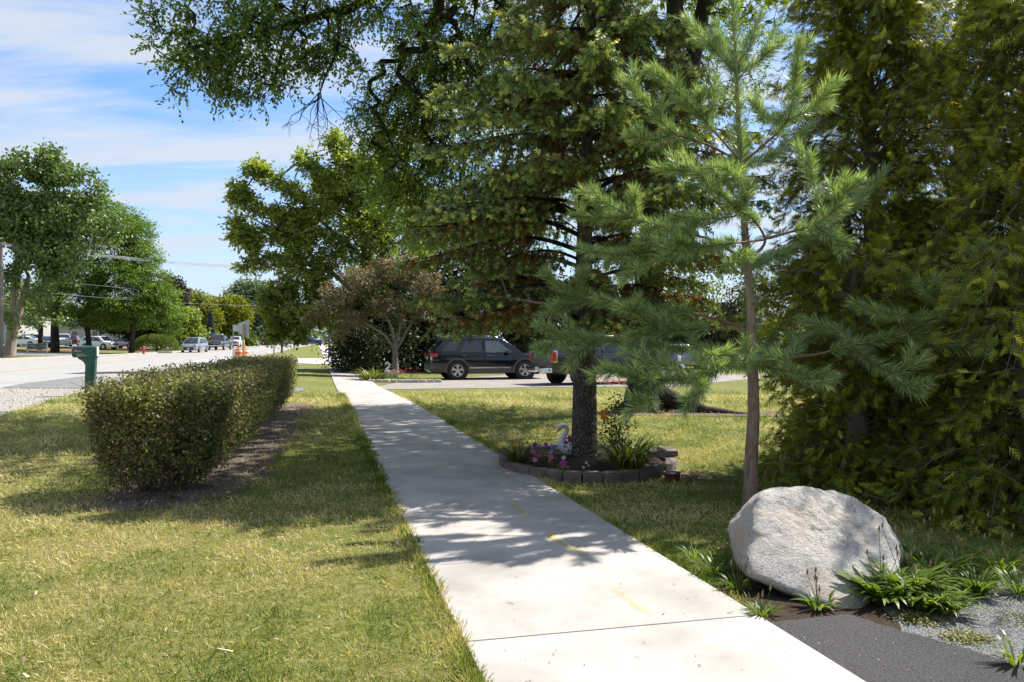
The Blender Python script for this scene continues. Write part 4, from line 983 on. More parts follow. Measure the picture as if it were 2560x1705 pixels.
# ================================================================== YOUNG PINE
M_PINE = mat_leaf('pine_needles', [(0, (0.087, 0.159, 0.096)), (0.45, (0.183, 0.294, 0.151)), (0.75, (0.335, 0.461, 0.177)), (1, (0.603, 0.666, 0.242))], 0.2, (1.1, 1.15, 0.5), 0.42, 0.5)
pb = G(1874, 1266); PD = pb.y
def pine():
    rg = np.random.default_rng(123)
    o = empty('pine_tree', tuple(pb)); org = Vector(pb)
    tr_px = [(1874, 1270), (1879, 1130), (1884, 1040), (1883, 960), (1880, 850), (1876, 760), (1868, 657), (1858, 520), (1853, 408), (1846, 290), (1841, 185), (1835, 70), (1830, -70)]
    tr_r = [0.062, 0.057, 0.052, 0.047, 0.043, 0.038, 0.034, 0.028, 0.025, 0.019, 0.015, 0.011, 0.006]
    trunk = [P(x, y, PD) for x, y in tr_px]
    MB().tube([p-org for p in trunk], tr_r, 14).build('trunk', M_BARK_PINE, o, 60)
    mbk = MB(); kp = P(1882, 1020, PD-0.05)-org
    mbk.lathe([(0.0, -0.012), (0.016, -0.010), (0.021, 0), (0.012, 0.008), (0.009, 0.002), (0, 0.0)], 10, (kp.x-0.01, kp.y, kp.z), 'Y'); mbk.build('knot', M_BARK_PINE, o, 40)
    # boughs: list of px points with depth offset towards the back; (points, start radius, age 0 old .. 1 new)
    B = [
     ([(1841, 185, 0), (1790, 130, -.05), (1716, 48, -.1)], .010), ([(1841, 185, 0), (1870, 120, .1), (1904, 38, .2)], .010), ([(1841, 185, 0), (1900, 150, -.1), (1959, 100, -.2)], .010), ([(1841, 190, 0), (1815, 130, .2), (1790, 60, .35)], .008),
     ([(1853, 408, 0), (1770, 362, -.1), (1684, 332, -.2), (1620, 262, -.25), (1557, 200, -.3)], .016), ([(1684, 332, -.2), (1630, 350, -.3), (1573, 338, -.4)], .008),
     ([(1853, 405, 0), (1800, 345, .1), (1761, 300, .15), (1700, 235, .2), (1637, 169, .25)], .015), ([(1761, 300, .15), (1752, 262, .1), (1748, 232, .05)], .007), ([(1765, 300, .15), (1785, 250, .2), (1790, 195, .3)], .008),
     ([(1853, 408, 0), (1910, 362, -.15), (1968, 300, -.25), (1988, 200, -.3), (1998, 105, -.35)], .016), ([(1968, 300, -.25), (2030, 270, -.3), (2099, 200, -.4)], .011), ([(1968, 300, -.25), (1915, 295, -.4), (1880, 250, -.5)], .007),
     ([(1853, 410, 0), (1890, 405, .2), (1960, 375, .5), (2030, 310, .7)], .011), ([(1853, 412, 0), (1770, 420, -.35), (1700, 427, -.6), (1640, 420, -.7)], .012), ([(1853, 408, 0), (1845, 380, .3), (1830, 330, .6)], .010), ([(1853, 412, 0), (1840, 440, -.3), (1810, 420, -.5)], .008),
     ([(1866, 650, 0), (1900, 625, -.1), (1912, 595, -.15), (1880, 545, -.3), (1837, 520, -.45), (1780, 462, -.5), (1716, 415, -.6)], .018), ([(1837, 520, -.45), (1865, 505, -.55), (1869, 462, -.6)], .008), ([(1840, 540, -.4), (1760, 548, -.6), (1688, 540, -.7)], .009),
     ([(1912, 597, -.15), (1975, 580, -.2), (2035, 561, -.25), (2080, 530, -.3), (2098, 490, -.3)], .018), ([(2060, 545, -.28), (2030, 450, -.25), (1994, 365, -.2)], .010), ([(2085, 525, -.3), (2110, 485, -.35), (2140, 450, -.4)], .009), ([(2035, 561, -.2), (2120, 520, .2), (2214, 425, .5)], .012), ([(2035, 561, -.25), (2075, 590, -.35), (2118, 602, -.45)], .009),
     ([(1908, 600, -.1), (1800, 612, -.4), (1735, 618, -.6), (1690, 600, -.8)], .013), ([(1735, 618, -.6), (1700, 628, -.75), (1672, 625, -.85)], .007),
     ([(1866, 655, 0), (1780, 600, .2), (1690, 580, .3), (1585, 548, .35), (1500, 545, .4), (1436, 540, .4)], .018), ([(1585, 548, .35), (1520, 510, .3), (1455, 476, .3)], .011), ([(1585, 548, .35), (1590, 515, .3), (1582, 476, .25)], .007),
     ([(1866, 658, 0), (1790, 640, -.2), (1720, 632, -.35), (1621, 631, -.5), (1540, 636, -.6), (1455, 622, -.7)], .017), ([(1621, 631, -.5), (1605, 665, -.6), (1557, 695, -.7)], .010), ([(1690, 636, -.4), (1640, 605, -.5), (1600, 600, -.6)], .008),
     ([(1866, 660, 0), (1910, 650, .4), (1990, 620, .8), (2050, 600, 1.0)], .012),
     ([(1868, 657, 0), (1855, 640, -.3), (1820, 660, -.6)], .010),
     ([(1874, 823, 0), (1800, 824, .1), (1723, 823, .15), (1650, 830, .2), (1576, 838, .2)], .016), ([(1723, 823, .15), (1610, 780, .35), (1493, 742, .5)], .012), ([(1650, 830, .2), (1600, 790, .1), (1560, 770, 0)], .009),
     ([(1874, 826, 0), (1760, 790, .5), (1600, 770, .8), (1468, 753, 1.0), (1410, 720, 1.0), (1359, 690, 1.0)], .016), ([(1468, 753, 1.0), (1420, 770, 1.0), (1355, 790, 1.0)], .010), ([(1468, 753, 1.0), (1455, 710, 1.0), (1446, 680, 1.0)], .008),
     ([(1880, 900, 0), (1760, 880, .3), (1620, 862, .5), (1500, 850, .6), (1423, 842, .65), (1345, 815, .7)], .015), ([(1423, 842, .65), (1380, 860, .6), (1340, 870, .6)], .008), ([(1500, 850, .6), (1450, 880, .5), (1420, 915, .4)], .008),
     ([(1880, 906, 0), (1978, 893, -.1), (2050, 885, -.15), (2124, 864, -.2), (2200, 852, -.25), (2271, 829, -.3), (2335, 797, -.3), (2410, 750, -.35), (2482, 690, -.4)], .022), ([(2375, 770, -.33), (2335, 740, -.4), (2297, 706, -.45)], .010), ([(2271, 829, -.3), (2262, 795, -.35), (2200, 780, -.45), (2137, 760, -.5)], .010), ([(2124, 864, -.2), (2110, 835, -.1), (2060, 815, 0), (2003, 800, .1)], .010), ([(2271, 829, -.3), (2370, 862, -.4), (2420, 872, -.5), (2469, 876, -.55)], .010), ([(2124, 864, -.2), (2170, 900, -.4), (2233, 931, -.55), (2275, 918, -.6), (2311, 897, -.65)], .011), ([(2233, 931, -.55), (2255, 960, -.65), (2300, 985, -.7)], .008), ([(2335, 797, -.3), (2380, 800, .1), (2440, 770, .4)], .009), ([(1978, 893, -.1), (2000, 860, .2), (2030, 840, .4)], .008),
     ([(1880, 906, 0), (1800, 925, -.3), (1748, 945, -.5), (1647, 951, -.8), (1580, 940, -.9), (1516, 918, -1.0)], .016), ([(1647, 951, -.8), (1620, 990, -.9), (1568, 1034, -1.0)], .010), ([(1748, 945, -.5), (1757, 963, -.7), (1745, 985, -.9), (1719, 996, -1.0)], .009), ([(1748, 945, -.5), (1690, 925, -.5), (1620, 905, -.4), (1560, 880, -.3)], .010),
     ([(1880, 908, 0), (1800, 915, -.5), (1755, 898, -.7), (1790, 890, -.85), (1822, 874, -.95)], .011), ([(1880, 908, 0), (1868, 905, -.35), (1865, 880, -.6), (1864, 850, -.7)], .010), ([(1880, 910, 0), (1900, 915, -.3), (1980, 930, -.5), (2030, 940, -.6), (2064, 935, -.65)], .013), ([(1980, 930, -.5), (1960, 900, -.5), (1945, 880, -.4)], .007),
     ([(1880, 905, 0), (1820, 880, .4), (1740, 870, .7), (1660, 880, .9)], .012), ([(1880, 905, 0), (1900, 880, .4), (1960, 870, .8)], .010),
    ]
    mbb = MB(); NP, NU, NT, NLn = [], [], [], []
    def needles(pts, new, sc=1.0, dens=1.0, start=0.0):
        pts = [np.array(p) for p in pts]
        seg = [np.linalg.norm(b-a) for a, b in zip(pts[:-1], pts[1:])]; tot = sum(seg)
        n = int(tot*1000*dens)
        if n < 2: return
        s = start*tot+(1-start)*tot*np.sort(rg.random(n)); cum = np.cumsum([0]+seg)
        k = np.clip(np.searchsorted(cum, s)-1, 0, len(seg)-1); f = (s-cum[k])/np.array(seg)[k]
        A = np.array(pts); p = A[k]+(A[k+1]-A[k])*f[:, None]; t_ = nrm(A[k+1]-A[k])
        rd = rg.normal(size=(n, 3)); rd = nrm(rd-t_*np.sum(rd*t_, 1, keepdims=True))
        fr = s/tot                                 # needles close up towards the tip
        sp = (1.15-0.60*np.clip((fr-0.6)/0.4, 0, 1)*new)[:, None]
        d = nrm(t_+rd*sp+np.array([0, 0, 0.10])+rg.normal(size=(n, 3))*0.10)
        NP.append(p); NU.append(d); NLn.append(0.125*sc*(0.55+0.6*rg.random(n)))
        NT.append(np.clip(0.38+0.20*new+0.16*fr*new+rg.normal(size=n)*0.30, 0, 1))
    for pts, r_ in B:
        W_ = [P(x, y, PD+dz*1.1) for x, y, dz in pts]
        # smooth the bough
        Q = []
        for i in range(len(W_)-1):
            p0 = W_[max(0, i-1)]; p1 = W_[i]; p2 = W_[i+1]; p3 = W_[min(len(W_)-1, i+2)]
            for j in range(4):
                u = j/4; Q.append(0.5*((2*p1)+(p2-p0)*u+(2*p0-5*p1+4*p2-p3)*u*u+(3*p1-p0-3*p2+p3)*u**3))
        Q.append(W_[-1])
        nQ = len(Q)
        mbb.tube([p-org for p in Q], [r_*0.80*(1-0.68*i/(nQ-1)) for i in range(nQ)], 6)
        big_ = r_ > 0.0125
        needles(Q, 1.0, 1.0, 1.0, 0.30 if big_ else 0.05)
        # side shoots near the end
        for c in range(3 if big_ else 2):
            i0 = int(nQ*(0.62+0.12*c)) if big_ else int(nQ*(0.45+0.2*c))
            i0 = min(i0, nQ-2); b0 = Q[i0]; td = (Q[i0+1]-Q[max(0, i0-1)]).normalized()
            sv = Vector(rg.normal(size=3)); sv = (sv-td*sv.dot(td)).normalized()
            e = b0+(td*0.75+sv*0.75+Vector((0, 0, 0.25))).normalized()*(0.10+0.10*rg.random())
            mbb.tube([b0-org, (b0+e)/2-org, e-org], [0.004, 0.0035, 0.0025], 5)
            needles([b0, (b0+e)/2, e], 1.0, 0.95, 0.9)
    # the leader and the upper stem carry needles too
    needles(trunk[8:], 0.8, 1.15, 1.1); needles(trunk[4:9], 0.0, 1.0, 0.55); 
    mbb.build('boughs', M_TWIG_PINE, o, 60)
    NPa = np.concatenate(NP); n = len(NPa); print('pine needles', n)
    Nn = rg.normal(size=(n, 3))
    scatter('needles', [(0, 0, 0), (0.4, 0.5, 0), (1, 0, 0), (0.4, -0.5, 0)], [(0, 1, 2, 3)], NPa-np.array(org), np.concatenate(NU), Nn, np.concatenate(NLn), np.concatenate(NT), M_PINE, o, S2=0.0054)
    tag(o, 'young pine with long bright green needles and bare lower trunk behind the boulder', 'tree')
pine()

# ================================================================== CEDARS
M_CEDAR = mat_leaf('cedar_sprays', [(0, (0.105, 0.124, 0.015)), (0.45, (0.241, 0.282, 0.028)), (0.75, (0.458, 0.476, 0.041)), (1, (0.865, 0.779, 0.092))], 0.30, (1.25, 1.15, 0.35), 0.45, 0.35)
def frond():
    V, F = [], []
    def lobe(x, y, ang, ln, w, z=0.0):
        c, s = math.cos(ang), math.sin(ang); b = len(V)
        V.extend([(x-s*w*0.5, y+c*w*0.5, z), (x+s*w*0.5, y-c*w*0.5, z), (x+c*ln, y+s*ln, z-0.05)]); F.append((b, b+1, b+2))
    lobe(0, 0, 0, 1.0, 0.08)
    for x, sd_, ln in ((0.08, 1, .52), (0.18, -1, .55), (0.32, 1, .48), (0.42, -1, .43), (0.56, 1, .35), (0.66, -1, .29), (0.78, 1, .21)):
        lobe(x, 0, sd_*0.72, ln, 0.115, 0.03*sd_)
    return V, F
FR_V, FR_F = frond()
def cedar(label, x, y, h, r_, nb, seed, per=13, skirt=0):
    rg = np.random.default_rng(seed); z0 = TZ(x, y)
    o = empty('cedar_tree', (x, y, z0)); org = np.array([x, y, z0])
    MB().tube([(0, 0, -0.05), (0.03, 0, h*0.3), (-0.02, 0.03, h*0.65), (0, 0, h*0.97)], [0.13, 0.10, 0.06, 0.012], 10).build('trunk', M_TWIG_PALE, o, 60)
    E0, E1, R0, R1 = [], [], [], []; SP, SU, SN, SS, ST = [], [], [], [], []
    for k in range(nb+skirt):
        f = (k+rg.random())/nb; z = h*(0.005+0.975*f**1.05)
        if k >= nb: f = 0.05; z = 0.08+0.42*rg.random()
        rad = r_*(0.90+0.18*math.sin(3.1*z+seed)+0.12*rg.normal())*(1.0 if f < 0.55 else math.sqrt(max(0.02, 1-((f-0.55)/0.47)**2)))
        az = rg.random()*6.283
        if k >= nb: az = -math.pi*(0.15+0.85*rg.random()); rad = r_*(1.05+0.25*rg.random())
        d = np.array([math.cos(az), math.sin(az), 0])
        rad *= 0.90+0.22*math.sin(4*az+2.1*z+seed*1.7)
        rise = (0.35+0.35*rg.random())*min(1.0, 0.15+z/1.5); n = 7; pts = []
        for i in range(n+1):
            g = i/n; pts.append(np.array([0, 0, z])+d*rad*g+np.array([0, 0, rad*(rise*math.sin(g*1.9)-0.55*g**2.4)])+rg.normal(size=3)*0.025*g)
        for i in range(n):
            E0.append(pts[i]); E1.append(pts[i+1]); R0.append(0.013*(1-0.85*i/n)*min(1, rad)); R1.append(0.013*(1-0.85*(i+1)/n)*min(1, rad))
        bt = rg.normal()*0.10
        for s in range(per):
            g = 1-rg.random()**1.15*0.80; i = min(n-1, int(g*n)); pp = pts[i]+(pts[i+1]-pts[i])*(g*n-i)
            side = np.array([-d[1], d[0], 0])*rg.normal()
            td = nrm(d*(0.55+0.4*rg.random())+side*0.55+np.array([0, 0, 0.10+0.5*rg.normal()-0.28]))
            m = 3; tl = 0.10+0.20*rg.random()
            if s % 2 == 0: E0.append(pp); E1.append(pp+td*tl); R0.append(0.0035); R1.append(0.002)
            tt_ = rg.normal()*0.10
            for q in range(m):
                SP.append(pp+td*tl*(q+0.5)/m+rg.normal(size=3)*0.018); sd2 = nrm(td+nrm(rg.normal(size=3))*0.7+np.array([0, 0, -0.30])); SU.append(sd2)
                SN.append(nrm(rg.normal(size=3)+0.6*d)); SS.append(0.08+0.055*rg.random())
                ST.append(np.clip(0.28+0.30*(g-0.5)+bt+tt_+0.12*rg.normal()+(0.34 if rg.random() < 0.12 else 0), 0, 1))  # bright outliers: yellowish cones, and sunlit sprays painted into the tint
    V, F = tubes_np(np.array(E0), np.array(E1), np.array(R0), np.array(R1), 3)
    BR('branches', V, F, M_TWIG_PALE, o, smooth=True)
    scatter('crown', FR_V, FR_F, np.array(SP), np.array(SU), np.array(SN), np.array(SS), np.array(ST), M_CEDAR, o)
    print('cedar', len(SP))
    tag(o, label, 'tree', 'cedars behind the boulder')
cedar('dense dark cedar just right of the young pine trunk', 3.95, 8.75, 6.0, 1.14, 660, 3, 18, 60)
cedar('large cedar with yellow-tipped sprays filling the right edge behind the boulder', 5.05, 7.45, 5.4, 1.32, 660, 8, 18, 110)
cedar('tall cedar standing behind the other cedars at the right edge', 5.75, 10.2, 7.6, 1.3, 200, 14, 6)

cedar('low spreading cedar growth between the pine trunk and the big right-hand cedar', 3.25, 7.55, 2.3, 0.85, 150, 21, 14, 40)
cedar('low cedar skirt right behind the boulder', 4.25, 6.55, 2.2, 1.10, 170, 27, 15, 60)
# ================================================================== HEDGE
L_HEDGE = mat_leaf('hedge_leaves', [(0, (0.089, 0.070, 0.038)), (0.25, (0.151, 0.141, 0.058)), (0.5, (0.168, 0.203, 0.053)), (0.8, (0.302, 0.340, 0.087)), (1, (0.512, 0.491, 0.144))], 0.28, (1.2, 1.15, 0.5), 0.5, 0.35, big=(1.8, (0.115, 0.078, 0.055), 0.75))
def hedge():
    rg = np.random.default_rng(50)
    a = np.array([-3.42, 7.62]); b = np.array([-5.60, 18.3]); d = (b-a)/np.linalg.norm(b-a); sdv = np.array([d[1], -d[0]]); Lh = np.linalg.norm(b-a)
    o = empty('hedge', (a[0], a[1], 0)); org = np.array([a[0], a[1], 0])
    # stems from the ground, fanning out
    E0, E1, R0, R1 = [], [], [], []
    tips = []
    for k in range(640):
        s = Lh*rg.random()**1.25; c = float(np.clip(rg.normal()*0.15, -.3, .3))
        base = np.array([*(a+d*s+sdv*c), 0.0])
        lean = np.array([*(sdv*(c*0.8+float(np.clip(rg.normal()*0.10, -.2, .2)))+d*(float(np.clip(rg.normal()*0.14, -.25, .25))-(0.25 if s < 0.5 else 0))), 0.0])
        top = base+lean*0.9+np.array([0, 0, 0.70+0.33*rg.random()])
        prev = base
        for q in range(1, 5):
            g = q/4; p = base+(top-base)*g+np.array([*(rg.normal(size=2)*0.03), 0])+lean*0.15*math.sin(g*3)
            E0.append(prev); E1.append(p); R0.append(0.009*(1.1-0.85*(q-1)/4)); R1.append(0.009*(1.1-0.85*q/4)); 
            for _ in range(2):
                e = p+np.array([*(rg.normal(size=2)*0.13), 0.06+0.12*rg.random()]); E0.append(p); E1.append(e); R0.append(0.0035); R1.append(0.0018); tips.append(e)
            prev = p
    # bare twigs showing at the clipped faces
    for k in range(1500):
        s = -0.35+(Lh+0.5)*rg.random()**1.3; z_ = 0.12+0.75*rg.random(); hw0 = float(np.interp(z_, [0, 0.35, 0.7, 1.1], [0.46, 0.54, 0.60, 0.62]))
        c = hw0*(0.86+0.14*rg.random())*(1 if rg.random() < 0.72 else -1)
        if s < 0.35:
            an_ = rg.random()*math.pi; s = 0.35-math.sin(an_)*hw0*0.95; c = math.cos(an_)*hw0*0.95
        p0 = np.array([*(a+d*s+sdv*c), z_]); ov = np.array([*(sdv*np.sign(c)*0.25+d*rg.normal()*0.5), 1.1]); p1 = p0+nrm(ov+rg.normal(size=3)*0.3)*(0.10+0.18*rg.random())
        E0.append(p0); E1.append(p1); R0.append(0.0030); R1.append(0.0016)
    V, F = tubes_np(np.array(E0)-org, np.array(E1)-org, np.array(R0), np.array(R1), 3)
    BR('stems', V, F, M_TWIG, o, smooth=True)
    # foliage: clumps spread over a clipped, uneven box that narrows to the ground
    n = 10800
    s = -0.62+(Lh+0.9)*rg.random(n)**1.15
    zz_ = 0.04+1.0*rg.random(n)**0.85
    hw = np.interp(zz_, [0, 0.35, 0.7, 1.1], [0.46, 0.54, 0.60, 0.62])
    face = rg.random(n)
    c = np.where(face < 0.40, hw*(0.86+0.14*rg.random(n)), np.where(face < 0.55, -hw*(0.86+0.14*rg.random(n)), (rg.random(n)*2-1)*hw))
    topm = face > 0.72
    zz_ = np.where(topm, 0.96+0.07*rg.random(n), zz_)
    # rounded near and far ends
    endr = np.clip((0.55-s)/1.15, 0, 1); rnd_ = np.sqrt(np.clip(1-endr**2, 0.02, 1)); c = c*rnd_
    near = (rg.random(n) < 0.17) & ~topm
    ang = rg.random(n)*math.pi
    rr_ = np.interp(zz_, [0, 0.35, 0.7, 1.1], [0.40, 0.50, 0.58, 0.60])*(0.92+0.10*rg.random(n))
    s = np.where(near, 0.35-np.sin(ang)*rr_*1.05, s); c = np.where(near, np.cos(ang)*rr_, c)
    lump = vnoise(s+c*0.7, zz_+c, 2.4, 4)-0.5
    c = c*(1+0.14*lump); zz_ = zz_*(1+0.06*(vnoise(s, c, 1.7, 7)-0.5)*2)
    hole = vnoise(s*1.1+c*0.8, zz_*1.3+c*0.4, 5.0, 14)
    keep = (hole > 0.27) | topm
    C = np.stack([a[0]+d[0]*s+sdv[0]*c, a[1]+d[1]*s+sdv[1]*c, zz_], 1)[keep]
    lowz = C[:, 2] > 0.10+0.22*rg.random(len(C)); C = C[lowz]
    # sprigs sticking out of the top
    ns = 260; ss_ = Lh*rg.random(ns)**1.1; cs = (rg.random(ns)*2-1)*0.75
    S0 = np.stack([a[0]+d[0]*ss_+sdv[0]*cs, a[1]+d[1]*ss_+sdv[1]*cs, np.full(ns, 0.98)], 1)
    S1 = S0+np.stack([rg.normal(size=ns)*0.04, rg.normal(size=ns)*0.04, 0.04+0.13*rg.random(ns)**2], 1)
    V, F = tubes_np(S0-org, S1-org, np.full(ns, 0.003), np.full(ns, 0.0015), 3); BR('sprigs', V, F, M_TWIG, o)
    lpc = 8; ci = np.repeat(np.arange(len(C)), lpc); m = len(ci)
    Pn = C[ci]+rg.normal(size=(m, 3))*0.045
    Pn = np.concatenate([Pn, np.repeat(S1, 5, 0)+rg.normal(size=(ns*5, 3))*0.018])
    ct = 0.46+0.20*rg.normal(size=len(C)); tint = np.concatenate([ct[ci]+0.14*rg.normal(size=m), 0.4+0.2*rg.normal(size=ns*5)]); m = len(Pn)
    U, N = leaf_axes(rg, m, 0.35, 0.2)
    scatter('foliage', LEAF_V, LEAF_F, Pn-org, U, N, 0.038*(0.65+0.7*rg.random(m)), np.clip(tint, 0, 1), L_HEDGE, o, S2=0.024*(0.8+0.4*rg.random(m)))
    # a few broad weed leaves growing through the near corner
    mw = 46; cc = np.array([[-2.98, 7.35, 0.38], [-2.95, 7.7, 0.5], [-3.0, 8.3, 0.72], [-3.05, 7.25, 0.16], [-2.86, 8.1, 0.4]])
    Pw = cc[rg.integers(0, 5, mw)]+rg.normal(size=(mw, 3))*np.array([0.06, 0.10, 0.09]); U, N = leaf_axes(rg, mw, 0.7, 0.3); N[:, 1] -= 0.4
    scatter('broad_leaves', LEAF_V, LEAF_F, Pw-org, U, N, 0.085*(0.6+0.6*rg.random(mw)), np.clip(0.5+0.2*rg.normal(size=mw), 0, 1), L_LIGHT, o, S2=0.058*(0.7+0.5*rg.random(mw)))
    print('hedge leaves', m)
    tag(o, 'long clipped hedge with thin leaves and bare twigs between lawn and road', 'hedge')
hedge()

# ================================================================== BOULDER
def mat_granite():
    m, t, o = newmat('boulder_granite'); v = pos(t)
    f1 = tnoise(t, v, 85, 4, 0.75); f2 = tnoise(t, v, 3.2, 6, 0.6); f3 = tnoise(t, v, 230, 3, 0.7); f4 = tnoise(t, v, 1.6, 3, 0.5, 1.5)
    col = ramp(t, f1, [(0.34, (0.21, 0.20, 0.187)), (0.46, (0.41, 0.385, 0.35)), (0.60, (0.53, 0.50, 0.455))])
    col = tmix(t, tmr(t, f3, 0.58, 0.68, 0, 0.75), col, (0.07, 0.07, 0.07))
    col = tmix(t, tmr(t, f2, 0.50, 0.68, 0, 0.6), col, (0.40, 0.30, 0.215))
    col = tmix(t, tmr(t, f4, 0.60, 0.75, 0, 0.45), col, (0.21, 0.215, 0.21))
    bd = tnoise(t, pos(t, 'POS', (1.2, 5, 6), (0.5, 0.4, 0.3)), 1.6, 5, 0.6, 1.2)
    col = tmix(t, tmr(t, bd, 0.55, 0.68, 0, 0.5), col, (0.46, 0.37, 0.30))
    col = tmix(t, tmr(t, tnoise(t, v, 7, 6, 0.7), 0.60, 0.72, 0, 0.6), col, (0.17, 0.17, 0.15))
    hgt = tmath(t, 'ADD', tmath(t, 'MULTIPLY', f1, 0.6), tmath(t, 'MULTIPLY', tnoise(t, v, 24, 8, 0.7), 1.1))
    princ(t, o, col, 0.85, 0, 0.3, bump(t, hgt, 0.75, 0.035)); return m
def boulder():
    # corners: px, py and distance
    pts = [(1815, 1317, 5.05), (1822, 1404, 4.95), (1845, 1440, 4.95), (1908, 1226, 4.95), (1977, 1218, 5.02), (1884, 1330, 4.70), (1870, 1445, 4.50), (2110, 1235, 5.05), (2217, 1292, 4.95), (2264, 1383, 4.72), (2250, 1455, 4.52), (2189, 1508, 4.32), (2140, 1532, 4.24), (2040, 1508, 4.32), (1960, 1480, 4.40), (1900, 1465, 4.7), (2060, 1530, 4.6),
           (1840, 1330, 5.5), (1900, 1240, 5.5), (2000, 1215, 5.55), (2150, 1260, 5.5), (2240, 1370, 5.4), (1860, 1420, 5.5), (2000, 1440, 5.6), (2200, 1440, 5.4), (2040, 1520, 5.0)]
    W_ = [P(*p) for p in pts]
    c = sum(W_, Vector())/len(W_); c = P(2030, 1375, 4.95)
    bm = bmesh.new()
    for p in W_: bm.verts.new(p-c)
    bmesh.ops.convex_hull(bm, input=bm.verts)
    pl = []
    for f in bm.faces:
        n = f.normal.normalized(); dd = n.dot(f.verts[0].co)
        if dd < 0: n, dd = -n, -dd
        pl.append((*n, dd))
    bm.free(); pl = np.array(pl)
    bm = bmesh.new(); bmesh.ops.create_icosphere(bm, subdivisions=6, radius=1.0)
    D = nrm(np.array([v.co[:] for v in bm.verts]))
    proj = np.maximum(D@pl[:, :3].T, 0)/pl[None, :, 3]
    k = 40.0
    rr_ = 1.0/((proj**k).sum(1))**(1/k)
    from mathutils import noise as mnoise
    for v, dv, r_ in zip(bm.verts, D, rr_):
        p = Vector(dv)*float(r_)
        w = p*2.1+Vector((3.1, 0, 1.7)); w2 = p*7.5
        p += Vector(dv)*(0.030*mnoise.fractal(w, 1.0, 2.0, 3)+0.014*mnoise.fractal(w2, 0.8, 2.0, 4)+0.006*mnoise.noise(p*28))
        v.co = p
    me = bpy.data.meshes.new('boulder'); bm.to_mesh(me); bm.free()
    for p in me.polygons: p.use_smooth = True
    me.materials.append(mat_granite())
    o = link(bpy.data.objects.new('boulder', me)); o.location = c
    tag(o, 'big pale granite boulder at the corner of the sidewalk and asphalt', 'boulder')
boulder()

# ================================================================== GARDEN RING ROUND THE SPRUCE
M_BLOCK = mat_plain('edging_block_concrete', (0.125, 0.092, 0.078), (0.20, 0.15, 0.13), 9, 0.92, bmp=0.8, bscale=40, space='POS')
gb = empty('garden_bed', (0.87, 9.3, 0)); tag(gb, 'ring of brown concrete edging blocks round the spruce trunk', 'garden bed')
rx, ry = 1.02, 1.16; per = []
for k in range(720):
    t_ = k/720*2*math.pi; per.append(Vector((rx*math.cos(t_), ry*math.sin(t_), 0)))
acc = 0; last = per[0]; rb = random.Random(4)
BW = 0.205
marks = [0.0]; tot = 0
for k in range(1, 721):
    tot += (per[k % 720]-per[k-1]).length; marks.append(tot)
nb = int(tot/BW)
for j in range(nb):
    s = (j+0.5)*tot/nb; k = int(np.searchsorted(marks, s)) % 720
    p = per[k]; tg = (per[(k+4) % 720]-per[(k-4) % 720]).normalized(); nn = Vector((tg.y, -tg.x, 0))
    w = tot/nb-0.008; h_ = 0.105; dp = 0.12
    poly = [(-w/2, 0), (w/2, 0), (w*0.40, -dp), (-w*0.40, -dp)]   # wider outside
    m = MB(); vv = []
    for z in (0, h_):
        for (u, q_) in poly:
            x = p+tg*u+nn*q_*1.0; vv.append((x.x+rb.uniform(-.004, .004), x.y+rb.uniform(-.004, .004), z+(rb.uniform(-.003, .006) if z else -0.02)))
    m.add(vv, [(3, 2, 1, 0), (4, 5, 6, 7), (0, 1, 5, 4), (1, 2, 6, 5), (2, 3, 7, 6), (3, 0, 4, 7)])
    m.build('edging_block', M_BLOCK, gb, bevel=0.012)
# second course at the right side
for j, t_ in enumerate((0.02, 0.22)):
    p = Vector((rx*math.cos(t_), ry*math.sin(t_), 0)); 
    MB().box((p.x*0.97, p.y*0.97, 0.143), (0.13, 0.20, 0.07), t_).build('edging_block', M_BLOCK, gb, bevel=0.014)
m = MB(); vv = [(0, 0, 0.10)]
for k in range(40):
    t_ = k/40*2*math.pi; vv.append((0.93*rx*math.cos(t_), 0.93*ry*math.sin(t_), 0.062))
m.add(vv, [(0, 1+k, 1+(k+1) % 40) for k in range(40)]).build('soil', M_MULCH, gb, 80)

